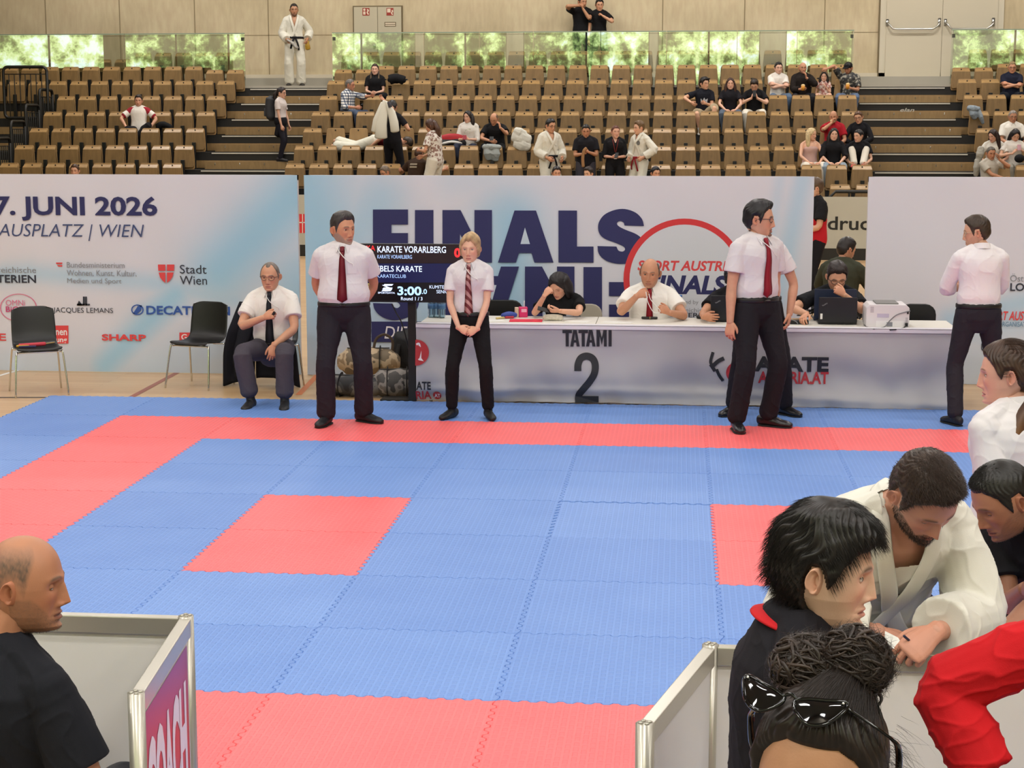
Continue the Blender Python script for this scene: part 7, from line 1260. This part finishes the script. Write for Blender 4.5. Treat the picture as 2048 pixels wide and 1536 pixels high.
# ---- dark-haired man at the right edge
dk, c = person('man with very short black hair bending in from the right edge, in black', yaw=-.75, at_=(2006, 998, -7.75, 0), lod=2, skin='a8745a', pelvis=(0, .25, .92), lean=.66, leanp=.3, neck=.05, head=(-.50, .52, .05), hscale=1.1, top=tee('141318', sleeve=.36), bottom=trs('1c1b22'), hands={1: (.12, -.5, .98), -1: ('w', gy(2052, 1178, -7.9), dict(hint=(-.4, .5, -1)))},
  headp=dict(hair='17130f', style='short', vol=(.010, .007), beard='stubble', nose=1.1, down=1, strands=(9000, .010, .0005, lambda q: (q[0]*3, -.8, .4), .3, .15)))
# ---- woman with the ponytail
po, c = person('woman in a white shirt with a long brown ponytail, at the right edge', yaw=-PI/2-.98, at_=(2012, 748, -6.4, 0), lod=2, skin='d3a08c', bust=.02, wide=1.04, neck=.03, nlen=.12, head=(.80, .06, 0), hscale=1.06, top=dict(kind='shirt', c='dcd7da', sleeve=.36, loose=.014, sw=.024, hem=-.12, folds=.004), bottom=trs('232228'), shoes='18171a', hands={1: ('w', gy(2034, 1168, -6.55), dict(hint=(-.2, .6, -.3), curl=.7)), -1: (-.2, -.2, .9)},
  headp=dict(fem=1, hair='3a2519', tips='8a5a2c', style='up', vol=(.016, .014), jaw=.95, strands=(7000, .045, .0005, lambda q: (q[0]*-2, 1.0, .15), .05, .06),
    locks=[([(0, .112, .035), (0, .148, .03), (.015, .150, -.05), (.05, .09, -.12), (.085, .04, -.2), (.10, .01, -.3), (.105, -.005, -.4), (.10, -.01, -.46)], [(.026, .026), (.034, .034), (.040, .038), (.052, .04), (.058, .04), (.045, .03), (.015, .012)])]))
addtube(c, 'hair_tie', [c['HW']((.034*math.sin(a), .136+.008*math.cos(a), .034+.032*math.cos(a))) for a in np.linspace(0, 2*PI, 13)], .008, black, None, 4)
# ---- person in the red sweater, cut off by the right edge
rs, c = person('person in a bright red sweater, only the bent arm in view at the lower right', loc=(gy(2302, 1300, -9.42)[0], -9.42, 0), yaw=PI-.15, s=.985, lod=2, skin='a87c64', lean=.10, wide=1.05, head=(.3, .2, 0), top=dict(kind='sweater', c='c4171f', sleeve=.90, loose=.020, sw=.012, folds=.0075, ff=24), bottom=trs('22242c'), hands={1: ('w', gy(1996, 1590, -9.42), dict(hint=(1, .0, -.75), curl=.3)), -1: (-.25, -.1, .8)}, headp=dict(hair='2a211b'))
# ---- boy passing by
by, c = person('boy with thick black hair in a black shirt with a red collar, in profile', yaw=PI/2-.05, at_=(1652, 1140, -9.42, 0), lod=2, skin='dcb49c', wide=1.0, lean=.06, neck=.035, nlen=.118, head=(-.10, .10, 0), hscale=1.10, top=tee('17151b', sleeve=.42, loose=.022), bottom=trs('1c1b22'), hands={1: (.25, -.15, .85), -1: (-.25, -.1, .82)},
  headp=dict(hair='17120f', style='mop', hl=.010, vol=(.034, .016), jaw=.92, chin=.9, down=0, brow='15110f', strands=(15000, .032, .00045, lambda q: (q[0]*1.5, -.6 if q[1] < 0.02 else .6, -.8 if abs(q[0]) > .03 else -.25), .04, .09)))
addtube(c, 'red_collar', [c['at'](.536)+c['frm'](.5)[0]*.080*math.sin(a)-c['fwd'](.5)*.084*math.cos(a)-c['u1']*.022*(1-math.cos(a)) for a in np.linspace(0, 2*PI, 21)], (.026, .008), cloth('c01f26', 'collar_red'), c['top'], 4, ref=np.array([0, 0, 1.]))
# ---- woman with the bun and sunglasses
bn, c = person('dark-haired woman with a messy curly bun and sunglasses on her head, bottom right', yaw=-.25, at_=(1636, 1552, -10.93, .2), lod=2, skin='b98868', bust=.02, wide=.95, neck=.03, head=(-.05, .02, .10), hscale=1.10, top=tee('2c2a30', loose=.016), bottom=trs('2a2a32'), hands={1: (.2, -.15, .9), -1: (-.2, -.15, .9)},
  headp=dict(fem=1, hair='241b16', style='up', vol=(.016, .014), strands=(13000, .055, .0004, lambda q: (.25-q[0]*5, .45-q[1]*3, .9), .05, .06), brow='1c1613'))
def bun(c):
    rg = np.random.default_rng(12); C0 = np.array([-.014, .050, .136]); parts = []; cols = []; hb = np.array(lin('241b16'))
    v, f = ball(C0+np.array([-.022, .0, -.01]), (.052, .046, .042), 22, 16); v = v+(v-C0)*(.16*wob(v, 55, 3))[:, None]; parts.append((v, f)); cols.append(np.repeat(hb[None]*.8, len(v), 0))
    v, f = ball(C0+np.array([.034, .0, .012]), (.043, .044, .046), 22, 16); v = v+(v-C0)*(.14*wob(v, 60, 5))[:, None]; parts.append((v, f)); cols.append(np.repeat(hb[None]*.75, len(v), 0))
    v, f = tube(spline([(0.0, .03, .09), (.0, .035, .11), (-.01, .045, .13)], 4), [(.07, .06), (.05, .045), (.04, .04)], 18); parts.append((v, f)); cols.append(np.repeat(hb[None], len(v), 0))
    for k in range(330):                     # coiling locks around two lobes
        lobe = C0+(np.array([-.022, 0, -.01]) if k % 5 < 3 else np.array([.034, 0, .012])); R = np.array([.054, .049, .046] if k % 5 < 3 else [.046, .047, .049]); ax = nrm(np.array([.15, .35, 1.])+.55*rg.normal(size=3)); p0 = nrm(np.cross(ax, rg.normal(size=3))); q0 = np.cross(ax, p0); a0 = rg.random()*6.28; ln = 1.2+1.6*rg.random(); n = 13; A = a0+np.linspace(0, ln, n); off = rg.normal()*.55
        P = [lobe+R*nrm(p0*math.cos(a)+q0*math.sin(a)+ax*(off+.10*math.sin(5*a+k)))*(1.0+.07*math.sin(4*a+k)) for a in A]; P = spline(np.array(P), 2); r = .0012+.0024*rg.random()**2; v, f = tube(np.array(P), [r*(.4+.6*math.sin(PI*i/(len(P)-1))**.6) for i in range(len(P))], 6); parts.append((v, f)); cols.append(np.repeat(np.clip(hb*(.6+1.4*rg.random())*np.array([1.1, 1, .9]), .002, 1)[None], len(v), 0))
    for k in range(26):                      # loose curls hanging from the bun
        s0 = C0+np.array([.06*rg.random()+.005, -.02+.05*rg.random(), -.035+.02*rg.random()]); n = 16; P = [s0+np.array([.02*t*rg.random()+.006*math.sin(9*t+k), -.01*t+.006*math.cos(9*t+k), -.055*t*(.6+.5*rg.random())]) for t in np.linspace(0, 1, n)]; P = spline(P[::3], 4); v, f = tube(P, list(np.linspace(.0028, .0008, len(P))), 6); parts.append((v, f)); cols.append(np.repeat((hb*.8)[None], len(v), 0))
    Rn = []; n = 7000
    d = rg.normal(size=(n, 3)); d /= np.linalg.norm(d, axis=1)[:, None]; lob = np.where(rg.random(n)[:, None] < .6, C0+np.array([-.022, 0, -.01]), C0+np.array([.034, 0, .012])); R_ = lob+d*np.array([.05, .046, .045]); fl = np.cross(d, rg.normal(size=(n, 3))); v, f = strands(R_, d, fl/np.linalg.norm(fl, axis=1)[:, None], .026*(.4+rg.random(n)), .00032, 5, 0, 8, .12, .35); parts.append((v, [tuple(q) for q in f])); cols.append(np.repeat(np.clip(hb*1.5, 0, 1)[None], len(v), 0))
    n = 260; th = rg.random(n)*2.2-.4; R_ = np.stack([.078+.004*rg.normal(size=n), .02+.05*rg.normal(size=n), -.03+.09*rg.random(n)], 1); d = np.repeat(np.array([[1., 0, 0]]), n, 0); fl = np.stack([.6*rg.random(n), .3*rg.normal(size=n), -.6*rg.random(n)], 1); v, f = strands(R_, d, fl, .05*(.4+rg.random(n)), .0002, 5, .2, 4); parts.append((v, [tuple(q) for q in f])); cols.append(np.repeat((hb*1.3)[None], len(v), 0))
    V, F = cat(parts); mesh('hair_bun', c['HW'](V)*c['s'], F, hairm, c['root'], True, np.concatenate(cols))
bun(c)
def sunglasses(c):
    o = thing('sunglasses', 'glossy black cat-eye sunglasses pushed up on the hair of the woman with the bun', 'sunglasses', c['world'](c['HW']((0, -.07, .1)))); c0 = np.array(o.location)
    O = np.array([-.036, -.076, .121]); tl = -.10; xa = np.array([math.cos(tl), 0, math.sin(tl)]); n_ = nrm(np.array([0, -.56, .83])); xa = nrm(xa-n_*np.dot(xa, n_)); va = np.cross(n_, -xa); va = va if va[2] > 0 else -va
    T = lambda u, v, w=0: c['world'](c['HW'](O+xa*u+va*v+n_*(w-.9*u*u*3)))-c0
    gl = mat('gloss_black', '050506', .05, spec=.5); half = [(.007, .006), (.022, .014), (.042, .021), (.064, .031), (.069, .026), (.065, .012), (.055, -.008), (.043, -.019), (.030, -.022), (.017, -.014), (.008, -.003)]
    for k in (1, -1):
        P = spline([(k*u, v, 0) for u, v in half+half[:1]], 4)[:-1]; inner = [(u*.93+k*.0026, v*.88) for u, v, _ in P]; cu = np.mean(P, 0)
        V = [T(u, v, .003) for u, v in inner]+[T(cu[0]+(u-cu[0])*.5, cu[1]+(v-cu[1])*.5, .0060) for u, v in inner]+[T(cu[0], cu[1], .0072)]; m = len(inner); F = [(i, (i+1) % m, m+(i+1) % m, m+i) for i in range(m)]+[(m+i, m+(i+1) % m, 2*m) for i in range(m)]; mesh('lens', np.array(V), F, gl, o, True)
        fr = MB(); Q = [T(u, v, .002) for u, v, _ in P]; fr.tube(Q+Q[:1], .0028, 8, rnd=False); fr.obj('rim', gl, o, True)
        te = [T(k*.068, .026, .0)]+[c['world'](c['HW'](q))-c0 for q in ((k*.090, -.03, .088), (k*.099, .0, .060), (k*.099, .025, .014), (k*.092, .035, -.012))]; tb = MB(); tb.tube(spline(te, 5), (.0045, .0022), 8, ref=(0, 0, 1.)); tb.obj('temple', gl, o, True); st = MB(); st.ball(T(k*.064, .026, .005), .0022, 8, 6); st.obj('rivet', chrome, o, True)
    b = MB(); b.tube(spline([T(-.008, .008, .003), T(0, .012, .004), T(.008, .008, .003)], 4), .0026, 8); b.obj('bridge', gl, o, True)
sunglasses(c)
fill_seats()
bpy.data.scenes.remove(TMP)
